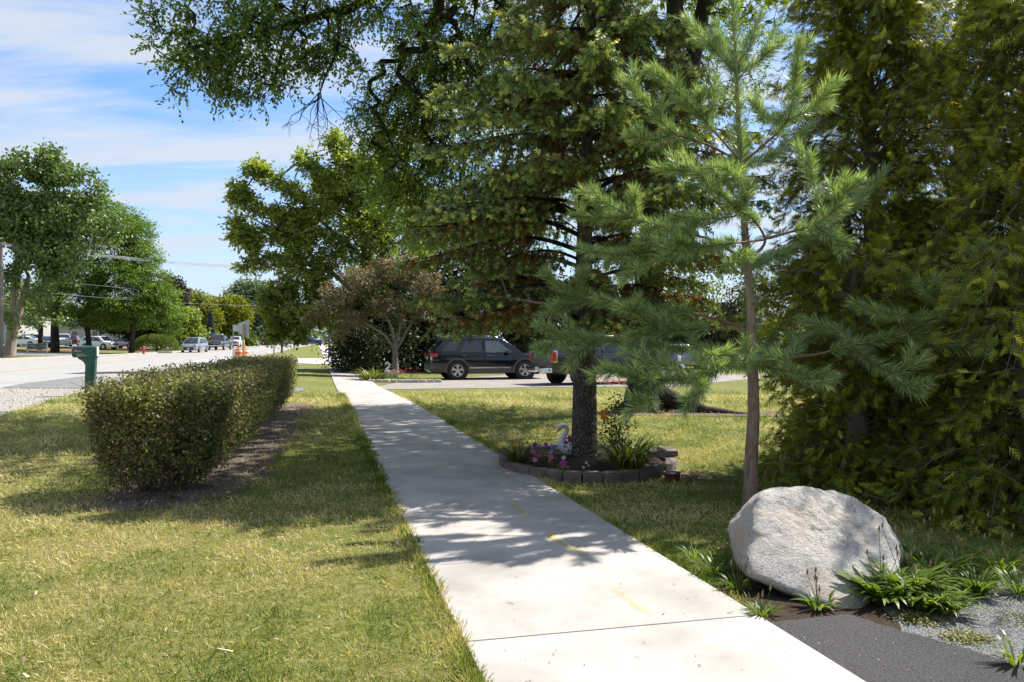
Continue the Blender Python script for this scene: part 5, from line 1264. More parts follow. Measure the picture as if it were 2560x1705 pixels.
# white swan planter
M_SWAN = mat_plain('swan_white_plastic', (0.62, 0.64, 0.66), (0.72, 0.73, 0.74), 7, 0.45, bmp=0.1, bscale=20)
M_BEAK = mat_plain('orange_beak', (0.55, 0.21, 0.03), (0.48, 0.17, 0.03), 9, 0.5)
M_BLACKP = mat_plain('black_plastic', (0.012, 0.012, 0.012), (0.02, 0.02, 0.02), 9, 0.5)
def swan(label, loc, rz, s):
    o = empty('swan_planter', loc, rz)
    # one continuous body from tail through breast, neck and head; faces -x
    path = [(0.26, 0, 0.155), (0.21, 0, 0.135), (0.14, 0, 0.105), (0.06, 0, 0.095), (-0.02, 0, 0.10), (-0.07, 0, 0.13), (-0.095, 0, 0.175), (-0.085, 0, 0.22), (-0.055, 0, 0.26), (-0.03, 0, 0.30), (-0.022, 0, 0.335), (-0.035, 0, 0.368), (-0.065, 0, 0.385), (-0.095, 0, 0.375), (-0.115, 0, 0.352), (-0.125, 0, 0.335)]
    rad = [0.012, 0.045, 0.088, 0.105, 0.100, 0.078, 0.058, 0.042, 0.032, 0.027, 0.025, 0.025, 0.027, 0.034, 0.030, 0.016]
    path = [tuple(c*s for c in p) for p in path]; rad = [r_*s for r_ in rad]
    Q, RQ = [], []
    for i in range(len(path)-1):
        for j in range(3):
            f = j/3; Q.append(Vector(path[i]).lerp(Vector(path[i+1]), f)); RQ.append(rad[i]+(rad[i+1]-rad[i])*f)
    Q.append(Vector(path[-1])); RQ.append(rad[-1])
    MB().tube(Q, RQ, 16).build('body', M_SWAN, o, 70)
    for sd_ in (-1, 1):
        m = MB()
        for r_ in range(4):
            for q_ in range(5-r_):
                x0 = (-0.05+0.055*q_+0.03*r_)*s; z0 = (0.085+0.035*r_)*s; y0 = sd_*(0.098-0.012*r_)*s
                m.tube([(x0, y0, z0), (x0+0.035*s, y0+sd_*0.014*s, z0+0.004*s), (x0+0.085*s, y0+sd_*0.004*s, z0+0.018*s)], [0.012*s, 0.020*s, 0.006*s], 8, flat=0.6)
        m.build('wing', M_SWAN, o, 70)
    MB().tube([(-0.115*s, 0, 0.345*s), (-0.135*s, 0, 0.325*s), (-0.155*s, 0, 0.290*s)], [0.021*s, 0.017*s, 0.006*s], 10).build('beak', M_BEAK, o, 60)
    for sd_ in (-1, 1):
        MB().lathe([(0, -0.004*s), (0.0055*s, -0.002*s), (0.0055*s, 0.002*s), (0, 0.004*s)], 8, (-0.108*s, sd_*0.030*s, 0.362*s), 'Y').build('eye', M_BLACKP, o, 60)
    tag(o, label, 'ornament')
    return o
sp_ = P(1436, 1146, 9.55)
swan('white swan planter with orange beak in front of the spruce trunk', (0.685, 9.60, 0.07), R(8), 0.95)
p = G(978, 943)
swan('small white long-necked bird ornament beside the crabapple trunk', (p.x, p.y-0.3, p.z), R(0), 1.75)

# flowers
M_STEM = mat_leaf('flower_stems', [(0, (0.05, 0.085, 0.02)), (1, (0.11, 0.15, 0.04))], 0.25)
M_GLEAF = mat_leaf('petunia_leaves', [(0, (0.045, 0.075, 0.02)), (0.6, (0.085, 0.125, 0.035)), (1, (0.16, 0.20, 0.07))], 0.3)
def petal_mat(name, c): return mat_leaf(name, [(0, tuple(x*0.75 for x in c)), (1, c)], 0.3, (1.1, 1.0, 1.1), 0.6, 0.2)
PETALS = {'pink': petal_mat('pink_petals', (0.72, 0.20, 0.38)), 'purple': petal_mat('purple_petals', (0.28, 0.03, 0.30)), 'magenta': petal_mat('magenta_petals', (0.55, 0.05, 0.36)), 'lavender': petal_mat('lavender_petals', (0.42, 0.36, 0.66)), 'violet': petal_mat('violet_petals', (0.22, 0.12, 0.50)), 'white': petal_mat('white_petals', (0.72, 0.70, 0.74)), 'orange': petal_mat('orange_petals', (0.75, 0.30, 0.03)), 'red': petal_mat('red_petals', (0.60, 0.03, 0.07)), 'amber': petal_mat('amber_petals', (0.80, 0.36, 0.06)), 'yellow': petal_mat('yellow_petals', (0.75, 0.50, 0.04))}
M_EYE = mat_plain('flower_throat', (0.45, 0.30, 0.12), (0.35, 0.1, 0.2), 30, 0.7)
def trumpet(parent, c, face, r_, mat, seed, n=5):
    """an open five-lobed flower"""
    rg = random.Random(seed); face = Vector(face).normalized(); u = face.cross(Vector((0, 0, 1))); u = u.normalized() if u.length > 0.1 else Vector((1, 0, 0)); w = face.cross(u)
    m = MB(); vv = [tuple(-face*r_*0.7)]; K = n*6
    for ring, (rr_, h_) in enumerate(((0.28, -0.12), (0.7, 0.02), (1.0, -0.03))):
        for k in range(K):
            a = 2*math.pi*k/K; lob = 1+(0.0, 0.05, 0.13)[ring]*math.cos(n*a)+(0.03*rg.uniform(-1, 1) if ring == 2 else 0)
            vv.append(tuple(u*math.cos(a)*r_*rr_*lob+w*math.sin(a)*r_*rr_*lob+face*r_*(h_+(0.05*math.sin(n*a*1.0+1) if ring == 2 else 0))))
    fs = [(0, 1+k, 1+(k+1) % K) for k in range(K)]+[(1+q_*K+k, 1+(q_+1)*K+k, 1+(q_+1)*K+(k+1) % K, 1+q_*K+(k+1) % K) for q_ in range(2) for k in range(K)]
    f = m.add(vv, fs).build('flower', mat, parent, 70, tint=rg.uniform(0.3, 1)); f.location = c
    return f
def petunia(label, px, py, D, col, size=0.030, seed=0, extra=(), ground=0.07, leaves=14, face=None):
    top = P(px, py, D); rg = np.random.default_rng(seed+900)
    o = empty('petunia', (top.x, D+0.04, ground)); org = Vector(o.location)
    heads = [(top-org, size)]+[(P(*e[:2], D)-org, e[2]) for e in extra]
    ms = MB()
    for k, (h_, sz) in enumerate(heads):
        b = Vector((rg.normal()*0.01, rg.normal()*0.01, -0.01)); mid = (b+h_)/2+Vector((rg.normal()*0.02, 0, 0.01))
        ms.tube([b, mid, h_-Vector((0, -0.01, 0.012))], [0.0035, 0.003, 0.0022], 5)
        trumpet(o, h_, face or (rg.normal()*0.35, -1, 0.45+0.2*rg.random()), sz, PETALS[col], seed*7+k)
    ms.build('stem', M_STEM, o, 60, tint=0.5)
    n = leaves; hh = heads[0][0]
    f = rg.random(n); Pn = np.outer(f, np.array(hh))*0.85+rg.normal(size=(n, 3))*np.array([0.035, 0.03, 0.012]); U, N = leaf_axes(rg, n, 1.0, 0.0)
    scatter('leaves', LEAF_V, LEAF_F, Pn, U, N, 0.055*(0.6+0.6*rg.random(n)), np.clip(0.55+0.2*rg.normal(size=n), 0, 1), M_GLEAF, o, S2=0.030)
    tag(o, label, 'flower', 'garden ring flowers'); return o
petunia('pink petunia at the left of the garden ring, highest of the pink ones', 1333, 1130, 8.75, 'pink', .030, 1)
petunia('pink petunia low beside the left edging blocks', 1337, 1149, 8.55, 'pink', .028, 2, ground=0.065)
petunia('small pale pink bloom between two pink petunias', 1346, 1138, 8.8, 'pink', .021, 3, leaves=8)
petunia('pink petunia in front of the swan breast', 1378, 1142, 8.6, 'pink', .032, 4, extra=((1374, 1152, .018),))
petunia('magenta petunia nearest the front blocks, below the swan', 1408, 1158, 8.4, 'magenta', .034, 5)
petunia('deep purple petunia behind the pink ones', 1337, 1112, 9.0, 'purple', .028, 6)
petunia('single dark magenta petunia left of the swan neck', 1365, 1111, 9.1, 'magenta', .024, 7, leaves=8)
petunia('lavender petunia pair just left of the swan breast', 1379, 1115, 9.1, 'lavender', .026, 8, extra=((1380, 1126, .026), (1391, 1119, .020)))
petunia('violet petunia right of the trunk base', 1499, 1138, 8.8, 'violet', .028, 9)
petunia('small white and violet flowers in front of the trunk base', 1466, 1157, 8.45, 'white', .017, 10, extra=((1459, 1168, .016), (1471, 1163, .013)), leaves=12)
petunia('white petunia low beside the swan belly', 1409, 1144, 8.7, 'white', .024, 11, leaves=10)
petunia('magenta petunias growing up against the trunk out of the swan', 1424, 1095, 9.25, 'magenta', .030, 12, extra=((1415, 1106, .026),), ground=0.2, leaves=16)
petunia('orange bloom above the leaf clump at the left end of the ring', 1287, 1109, 8.95, 'orange', .030, 13, leaves=5)
petunia('small orange bud between the leaf clump and the purple petunia', 1317, 1106, 9.1, 'orange', .018, 14, leaves=4)

# arching strap-leaf clumps (daylilies)
M_STRAP = mat_leaf('daylily_leaves', [(0, (0.044, 0.069, 0.013)), (0.5, (0.106, 0.144, 0.025)), (0.85, (0.200, 0.219, 0.050)), (1, (0.375, 0.312, 0.125))], 0.3, (1.2, 1.15, 0.4), 0.4, 0.4)
def straps(name, label, c, n, L0, wid, seed, mat, cat='plant', group=None, spread=0.05, upw=1.2, sag=1.0, stalks=0):
    rg = np.random.default_rng(seed); o = empty(name, c)
    V, F, T = [], [], []
    for k in range(n):
        az = rg.random()*6.283; d = np.array([math.cos(az), math.sin(az), 0]); s = np.array([-d[1], d[0], 0])
        b = d*spread*rg.random()**0.5; L_ = L0*(0.55+0.55*rg.random()); up = upw*(0.55+0.7*rg.random()); t_ = np.clip(0.5+0.25*rg.normal(), 0, 1)
        v = nrm(d+np.array([0, 0, up])); p = b.copy(); seg = 6; base = len(V)
        for i in range(seg+1):
            f = i/seg; w = wid*(0.35+1.3*f if f < 0.4 else 0.87*(1-((f-0.4)/0.6)**2)+0.02)
            V += [p-s*w, p+s*w]; T += [t_, t_]
            p = p+v*L_/seg; v = nrm(v+np.array([0, 0, -0.30*sag*(0.6+f)])+s*rg.normal()*0.05)
            p[2] = max(p[2], 0.004)
        F += [(base+2*i, base+2*i+1, base+2*i+3, base+2*i+2) for i in range(seg)]
    np_mesh('leaves', np.array(V), np.array(F), mat, o, np.array(T))
    if stalks:
        ms = MB(); mh = MB()
        for k in range(stalks):
            az = rg.random()*6.283; h_ = L0*(0.75+0.7*rg.random()); e = Vector((math.cos(az)*0.3*h_, math.sin(az)*0.3*h_, h_*0.95))
            ms.tube([(0, 0, 0), e*0.5+Vector((0, 0, 0.06*h_)), e], [0.0022, 0.0018, 0.0013], 4)
            mh.tube([e, e+Vector((0, 0, 0.012)), e+Vector((0.003, 0, 0.032))], [0.003, 0.0065, 0.002], 6)
        ms.build('stalks', M_STEM, o, 60, tint=0.8)['kind'] = 'stuff'; mh.build('seed_heads', M_SEED, o, 60)['kind'] = 'stuff'
    tag(o, label, cat, group); return o
M_SEED = mat_plain('plantain_seed_heads', (0.20, 0.13, 0.065), (0.29, 0.21, 0.12), 60, 0.9, space='POS')
g = Vector((1.26, 8.62, 0.065))
straps('daylily', 'large arching daylily clump spilling over the front right of the garden ring', g, 330, 0.58, 0.0095, 5, M_STRAP, spread=0.15, upw=1.8, sag=1.1)
straps('daylily', 'smaller daylily clump at the left end of the garden ring', (0.06, 8.98, 0.065), 150, 0.36, 0.0075, 6, M_STRAP, spread=0.10, upw=1.8, sag=0.9)
p = G(928, 953)
straps('daylily', 'grassy daylily clump left of the crabapple trunk by the driveway', (p.x, p.y+0.4, p.z), 230, 1.0, 0.022, 7, M_STRAP, spread=0.5, upw=1.5, sag=1.0)
# rose bush
def rose():
    base = Vector((1.12, 9.0, 0.065)); o = empty('rose_bush', base); rg = np.random.default_rng(3)
    ms = MB(); tips = []
    for ex, ey in ((1512, 1033), (1545, 1000), (1560, 1030), (1530, 1010), (1570, 1055), (1548, 1070)):
        e = P(ex, ey, 9.0+rg.normal()*0.05)-base; mid = e*0.5+Vector((rg.normal()*0.03, 0, 0.03)); ms.tube([(0, 0, 0), mid, e], [0.006, 0.0045, 0.003], 6); tips += [e, mid, e*0.75+Vector((0.01, 0, 0)), e*0.9]
    ms.build('canes', M_STEM, o, 60, tint=0.4)
    T = np.array([t_[:] for t_ in tips]); n = 520; ci = rg.integers(0, len(T), n)
    Pn = T[ci]+rg.normal(size=(n, 3))*np.array([0.045, 0.045, 0.05]); U, N = leaf_axes(rg, n, 0.8, 0.4)
    scatter('leaves', LEAF_V, LEAF_F, Pn, U, N, 0.042*(0.6+0.6*rg.random(n)), np.clip(0.5+0.22*rg.normal(size=n), 0, 1), M_GLEAF, o, S2=0.026)
    for k, (ex, ey, r_) in enumerate(((1506, 1031, .030), (1516, 1026, .028), (1508, 1042, .028), (1514, 1043, .026))):
        q_ = P(ex, ey, 8.93-0.01*k)-base
        f = trumpet(o, q_, (-0.3+0.2*k, -1, 0.35), r_, PETALS['amber'], 50+k, 6)
        trumpet(o, q_+Vector((0, -0.006, 0.002)), (0.1, -1, 0.4), r_*0.62, PETALS['amber'], 60+k, 5); trumpet(o, q_+Vector((0, -0.011, 0.004)), (-0.1, -1, 0.5), r_*0.35, PETALS['orange'], 70+k, 4)
    tag(o, 'leggy rose bush with a cluster of amber blooms right of the spruce trunk', 'rose bush')
rose()
# bowl
M_BOWL_OUT = mat_plain('rusty_red_enamel', (0.17, 0.045, 0.03), (0.11, 0.035, 0.025), 20, 0.4)
M_STEEL = mat_plain('dull_steel', (0.45, 0.45, 0.44), (0.36, 0.36, 0.35), 20, 0.3, metal=0.9)
p = G(1681, 1203); bo = empty('water_bowl', (p.x, p.y, 0.014))
MB().lathe([(0.0, 0.0), (0.062, 0.0), (0.070, 0.01), (0.083, 0.07), (0.086, 0.078), (0.080, 0.077), (0.064, 0.03), (0.0, 0.03)], 28).build('bowl', M_BOWL_OUT, bo, 40)
MB().lathe([(0.0855, 0.074), (0.0895, 0.079), (0.0885, 0.083), (0.083, 0.082), (0.068, 0.045), (0.066, 0.040)], 28, cap=False).build('rim', M_STEEL, bo, 40)
tag(bo, 'small rust-red metal bowl on the grass beside the daylily clump', 'bowl')

# ================================================================== WEEDS BY THE BOULDER
M_WEED = mat_leaf('weed_leaves', [(0, (0.067, 0.119, 0.015)), (0.5, (0.134, 0.211, 0.027)), (1, (0.240, 0.308, 0.056))], 0.35, (1.2, 1.15, 0.4), 0.4, 0.4)
GW = 'weeds round the boulder'
def wpos(px, py): q_ = G(px, py); return (q_.x, q_.y, q_.z+0.012)
for k, (px, py, n, L_, w, st_, lab) in enumerate((
    (2205, 1512, 95, 0.27, 0.019, 5, 'broad-leaved plantain clump hugging the right foot of the boulder'),
    (2265, 1500, 100, 0.31, 0.021, 5, 'tall leafy weed clump right of the boulder'),
    (2305, 1530, 110, 0.25, 0.012, 4, 'leafy weed at the edge of the fresh asphalt'),
    (2045, 1525, 42, 0.13, 0.011, 5, 'small plantain weed under the front of the boulder'),
    (1905, 1545, 60, 0.10, 0.005, 4, 'grassy tuft where the sidewalk meets the asphalt'),
    (2440, 1490, 110, 0.22, 0.008, 6, 'grassy weed clump with seed stalks right of the leafy weeds'),
    (2545, 1487, 50, 0.19, 0.007, 6, 'narrow-leaved weed at the right edge under the cedar'),
    (1790, 1440, 70, 0.17, 0.0045, 3, 'tall grass tuft between the sidewalk and the boulder'),
    (1845, 1480, 60, 0.15, 0.004, 7, 'wispy dry tuft against the left foot of the boulder'),
    (1735, 1400, 50, 0.14, 0.004, 1, 'grass tuft on the sidewalk edge left of the boulder'),
    (2365, 1540, 90, 0.20, 0.009, 3, 'feathery weed at the corner of asphalt and grey stone'),
    (2330, 1455, 60, 0.30, 0.010, 6, 'tall upright weed between the boulder and the cedar'),
    (2400, 1440, 70, 0.26, 0.008, 8, 'tall seed-headed weed clump in front of the cedar'),
    (2500, 1440, 70, 0.28, 0.008, 7, 'dense weed clump below the cedar at the right edge'),
    (2290, 1420, 50, 0.26, 0.012, 3, 'leafy weed half hidden behind the right end of the boulder'),
    (2545, 1668, 34, 0.17, 0.007, 0, 'lone leafy weed in the moss at the right edge'))):
    straps('weed', lab, wpos(px, py), n, L_, w, 200+k, M_WEED, 'weed', GW, 0.05, 1.5, 0.8, st_)
# thin feathery stalks left of the boulder
o = empty('feathery_weed', wpos(1812, 1430)); rg = np.random.default_rng(8); ms = MB(); LP = []
for k in range(9):
    e = Vector((rg.normal()*0.07, rg.normal()*0.05, 0.16+0.13*rg.random())); ms.tube([(rg.normal()*0.02, 0, 0), e*0.5, e], [0.002, 0.0017, 0.001], 4)
    for q_ in range(26): f = 0.25+0.75*rg.random(); LP.append(np.array(e)*f)
ms.build('stalks', M_STEM, o, 60, tint=0.7); n = len(LP); U, N = leaf_axes(rg, n, 0.2, -0.5)
scatter('leaves', LEAF_V, LEAF_F, np.array(LP), U, N, 0.025, np.clip(0.5+0.2*rg.normal(size=n), 0, 1), M_WEED, o, S2=0.006)
tag(o, 'thin feathery weed stalks beside the shaded left face of the boulder', 'weed', GW)
# ================================================================== VEHICLES
M_GLASS = mat_plain('car_window_glass', (0.012, 0.015, 0.018), (0.02, 0.024, 0.028), 3, 0.06, spec=0.8)
M_GLASSL = mat_plain('lighter_car_glass', (0.06, 0.075, 0.085), (0.09, 0.11, 0.12), 3, 0.06, spec=0.8)
M_TYRE = mat_plain('tyre_rubber', (0.018, 0.018, 0.018), (0.03, 0.03, 0.03), 20, 0.9, bmp=0.1)
M_WELL = mat_plain('wheel_well_black', (0.006, 0.006, 0.006), (0.01, 0.01, 0.01), 5, 0.95)
M_ALLOY = mat_plain('alloy_rim', (0.55, 0.55, 0.56), (0.47, 0.47, 0.48), 10, 0.35, metal=0.7)
M_TRIM = mat_plain('grey_plastic_trim', (0.055, 0.055, 0.057), (0.07, 0.07, 0.072), 20, 0.6)
M_CHROME = mat_plain('chrome_trim', (0.65, 0.65, 0.66), (0.58, 0.58, 0.6), 8, 0.15, metal=1.0)
M_TAIL = mat_plain('red_tail_light', (0.50, 0.015, 0.012), (0.36, 0.01, 0.01), 30, 0.15, coat=0.6)
M_HEAD = mat_plain('headlight_lens', (0.62, 0.64, 0.66), (0.45, 0.47, 0.5), 25, 0.1, coat=0.6)
M_AMBER = mat_plain('amber_lens', (0.75, 0.30, 0.06), (0.65, 0.25, 0.05), 20, 0.3)
M_PLATE = mat_plain('licence_plate', (0.60, 0.63, 0.68), (0.5, 0.55, 0.65), 20, 0.5)
def paint(name, c, metal=0.25, rough=0.28, coat=0.9): return mat_plain(name, c, tuple(x*0.9 for x in c), 2.0, rough, metal=metal, coat=coat)

def lerp1(x, tab): return float(np.interp(x, [t[0] for t in tab], [t[1] for t in tab]))
def make_car(name, label, loc, heading, S, pm, cat='car', group=None, scale=1.0, fine=False):
    """S: sizes in metres; local x runs forward, origin on the ground between the wheels"""
    o = empty(name, loc, heading); o.scale = (scale,)*3
    L, Wd, xr, xf = S['L'], S['W'], S['x0'], S['x1']          # x0 rear end, x1 front end
    top = S['top']                                              # (x, z) of hood / belt / tail line
    zb = S['zb']; wr = S['wr']; ax = S['axles']
    plan = S.get('plan') or [(xr, 0.80), (xr+0.08, 0.92), (xr+0.45, 0.99), (0, 1.0), (xf-0.75, 0.99), (xf-0.30, 0.90), (xf-0.08, 0.74), (xf, 0.62)]
    xs = sorted(set([xr, xr+0.05, xr+0.15, xr+0.35, xf-0.35, xf-0.15, xf-0.05, xf]+list(np.linspace(xr+0.5, xf-0.5, 22))+[t[0] for t in top]))
    def section(x):
        w = Wd/2*lerp1(x, plan); zt = lerp1(x, top)
        e = min(1.0, min(x-xr, xf-x)/0.22); e = math.sqrt(max(0.0, 1-(1-e)**2))
        z0 = zb+0.16*(1-e); hgt = zt-z0; zt = z0+hgt*(0.86+0.14*e)
        hgt = zt-z0
        return [(0, z0), (w*0.86, z0), (w*0.955, z0+0.05), (w*1.0, z0+hgt*0.40), (w*0.995, z0+hgt*0.62), (w*0.975, z0+hgt*0.82), (w*0.93, z0+hgt*0.955), (w*0.84, zt), (w*0.4, zt+0.022*e), (0, zt+0.028*e)]
    m = MB(); rings = []
    for x in xs:
        h_ = section(x); ring = [(x, y, z) for y, z in h_]+[(x, -y, z) for y, z in h_[-2:0:-1]]
        rings.append(ring)
    n = len(rings[0]); vv = [p for r_ in rings for p in r_]
    fs = [(i*n+k, i*n+(k+1) % n, (i+1)*n+(k+1) % n, (i+1)*n+k) for i in range(len(rings)-1) for k in range(n)]
    fs += [tuple(range(n))[::-1], tuple((len(rings)-1)*n+k for k in range(n))]
    m.add(vv, fs)
    # cabin shell
    if 'cab' in S:
        A, B, C_, D_, zr = S['cab']; zbase = lambda x: lerp1(x, top)-0.03
        stations = [(A, 0.0), (A+(B-A)*0.5, 0.5), (A+(B-A)*0.88, 0.9), (B, 1.0), (B+(C_-B)*0.33, 1.02), (B+(C_-B)*0.66, 1.02), (C_, 1.0), (C_+(D_-C_)*0.12, 0.9), (C_+(D_-C_)*0.5, 0.5), (D_, 0.0)]
        rings = []
        for x, f in stations:
            z0 = zbase(x); z1 = z0+0.035+(zr-z0-0.035)*f; w0 = Wd/2*0.93*lerp1(x, plan); w1 = w0-(w0-Wd/2*0.70)*f
            ring = [(x, w0, z0), (x, w0+(w1-w0)*0.55, z0+(z1-z0)*0.55), (x, w1+0.02*f, z0+(z1-z0)*0.90), (x, w1-0.05, z1-0.005), (x, w1*0.5, z1+0.02*f), (x, 0, z1+0.028*f)]
            rings.append(ring+[(a, -b, c) for a, b, c in ring[-2::-1]])
        n = len(rings[0]); vv = [p for r_ in rings for p in r_]
        m.add(vv, [(i*n+k, i*n+k+1, (i+1)*n+k+1, (i+1)*n+k) for i in range(len(rings)-1) for k in range(n-1)]+[tuple(range(n)), tuple((len(rings)-1)*n+k for k in range(n))[::-1]])
        def wall_y(x, z, gap):
            z0 = zbase(x)
            fs_ = np.interp(x, [D_, C_, B, A], [0, 1, 1, 0]); z1 = z0+0.035+(zr-z0-0.035)*fs_
            w0 = Wd/2*0.93*lerp1(x, plan); w1 = w0-(w0-Wd/2*0.70)*fs_; f = (z-z0)/max(1e-3, (z1-z0))
            if f < 0.55: y = w0+(w1-w0)*f
            else: y = (w0+(w1-w0)*0.55)+((w1+0.02*fs_)-(w0+(w1-w0)*0.55))*(f-0.55)/0.35
            return y+gap
        for poly, gm in S['side_windows']:
            for sd_ in (1, -1):
                mm = MB(); q_ = [(x, z) for x, z in poly]
                # fan of small quads so the glass follows the side
                vv = [(x, sd_*wall_y(x, z, 0.012), z) for x, z in q_]
                c = (sum(p[0] for p in q_)/len(q_), sum(p[1] for p in q_)/len(q_)); vv.append((c[0], sd_*wall_y(c[0], c[1], 0.013), c[1]))
                mm.add(vv, [(k, (k+1) % len(q_), len(q_)) for k in range(len(q_))]).build('window', gm, o, 60)
        def screen(nm, x0, x1, f0, f1, gm):
            mm = MB(); vv = []
            for f in (f0, (f0+f1)/2, f1):
                x = x0+(x1-x0)*f; z0 = zbase(x); z1 = z0+0.035+(zr-z0-0.035)*f; w0 = Wd/2*0.93*lerp1(x, plan); w1 = w0-(w0-Wd/2*0.70)*f
                nx = 0.018*(1 if x0 > x1 else -1)
                for g in (-0.90, -0.45, 0, 0.45, 0.90): vv.append((x+nx, g*(w1-0.03), z1+0.012+0.022*f*(1-abs(g))))
            mm.add(vv, [(r_*5+k, r_*5+k+1, (r_+1)*5+k+1, (r_+1)*5+k) for r_ in range(2) for k in range(4)]).build(nm, gm, o, 60)
        screen('windshield', A, B, 0.10, 0.92, S.get('ws', M_GLASS)); screen('rear_window', D_, C_, 0.14, 0.90, M_GLASS)
    body = m.build('body', pm, o, 38)
    # wheels
    for x in ax:
        for sd_ in (1, -1):
            yw = sd_*Wd/2
            MB().lathe([(0, 0), (wr*1.17, 0), (wr*1.17, 0.012), (0, 0.012)], 28, (x, yw-(0.006 if sd_ > 0 else 0.006), wr*1.0), 'Y').build('wheel_well', M_WELL, o, 40)
            if S.get('arch'):
                mm = MB(); vv = []
                for k in range(19):
                    a = R(-18+216*k/18)
                    for r_, yo in ((wr*1.15, 0.010), (wr*1.34, 0.010), (wr*1.34, -0.02), (wr*1.15, -0.02)):
                        vv.append((x+r_*math.cos(a), yw+sd_*(yo+0.012), max(zb+0.02, wr+r_*math.sin(a))))
                mm.add(vv, [(k*4+j, k*4+(j+1) % 4, (k+1)*4+(j+1) % 4, (k+1)*4+j) for k in range(18) for j in range(4)]).build('wheel_arch', M_TRIM, o, 40)
            w = empty('wheel', (x, yw-sd_*0.085, wr)); w.parent = o
            tw = 0.115
            MB().lathe([(wr*0.64, -tw), (wr*0.93, -tw), (wr, -tw*0.72), (wr, tw*0.72), (wr*0.93, tw), (wr*0.64, tw)], 30, (0, 0, 0), 'Y', cap=False).build('tyre', M_TYRE, w, 40)
            mm = MB(); yo = sd_*tw*0.86
            mm.lathe([(wr*0.585, -0.012), (wr*0.66, -0.012), (wr*0.66, 0.014), (wr*0.61, 0.014)], 30, (0, yo, 0), 'Y', cap=False)
            ns = S.get('spokes', 5)
            for k in range(ns):
                a = 2*math.pi*k/ns+0.3
                c, s = math.cos(a), math.sin(a); r1 = wr*0.62
                for off in ((-0.16, 0.16) if fine else (0,)):
                    ww = wr*(0.075 if fine else 0.13)
                    p0 = Vector((c*wr*0.12, yo, s*wr*0.12)); p1 = Vector((math.cos(a+off)*r1, yo, math.sin(a+off)*r1)); t_ = Vector((-s, 0, c))
                    mm.add([p0-t_*ww, p0+t_*ww, p1+t_*ww, p1-t_*ww, p0-t_*ww+Vector((0, sd_*0.018, 0)), p0+t_*ww+Vector((0, sd_*0.018, 0)), p1+t_*ww+Vector((0, sd_*0.008, 0)), p1-t_*ww+Vector((0, sd_*0.008, 0))], [(0, 1, 2, 3), (4, 5, 6, 7), (0, 1, 5, 4), (1, 2, 6, 5), (2, 3, 7, 6), (3, 0, 4, 7)])
            mm.lathe([(0, -0.02), (wr*0.2, -0.02), (wr*0.17, 0.022), (0, 0.026)], 16, (0, yo, 0), 'Y')
            mm.build('rim', M_ALLOY, w, 40)
            MB().lathe([(0, -0.003), (wr*0.6, -0.003), (wr*0.6, 0.003), (0, 0.003)], 20, (0, sd_*tw*0.45, 0), 'Y').build('brake_disc', M_TRIM, w, 40)
    # lights, bumpers, mirrors and so on: boxes given as (part name, material, centre, size, rz, mirrored)
    for it in S.get('bits', []):
        nm, mt, c, d = it[:4]; rz = it[4] if len(it) > 4 else 0; mir = it[5] if len(it) > 5 else False; bv = it[6] if len(it) > 6 else 0.02; ry = it[7] if len(it) > 7 else 0
        for sd_ in ((1, -1) if mir else (1,)):
            MB().box((c[0], c[1]*sd_, c[2]), d, rz*sd_, ry).build(nm, mt, o, bevel=min(bv, min(d)*0.35))
    for nm, mt, poly, ya, yb in S.get('plates', []):           # side-view polygons on both sides
        for sd_ in (1, -1):
            MB().prism(poly, sd_*ya, sd_*yb).build(nm, mt, o, 30)
    for nm, mt, pts, r_ in S.get('tubes', []):
        for sd_ in (1, -1): MB().tube([(a, b*sd_, c) for a, b, c in pts], r_, 6).build(nm, mt, o, 60)
    if label: tag(o, label, cat, group)
    return o

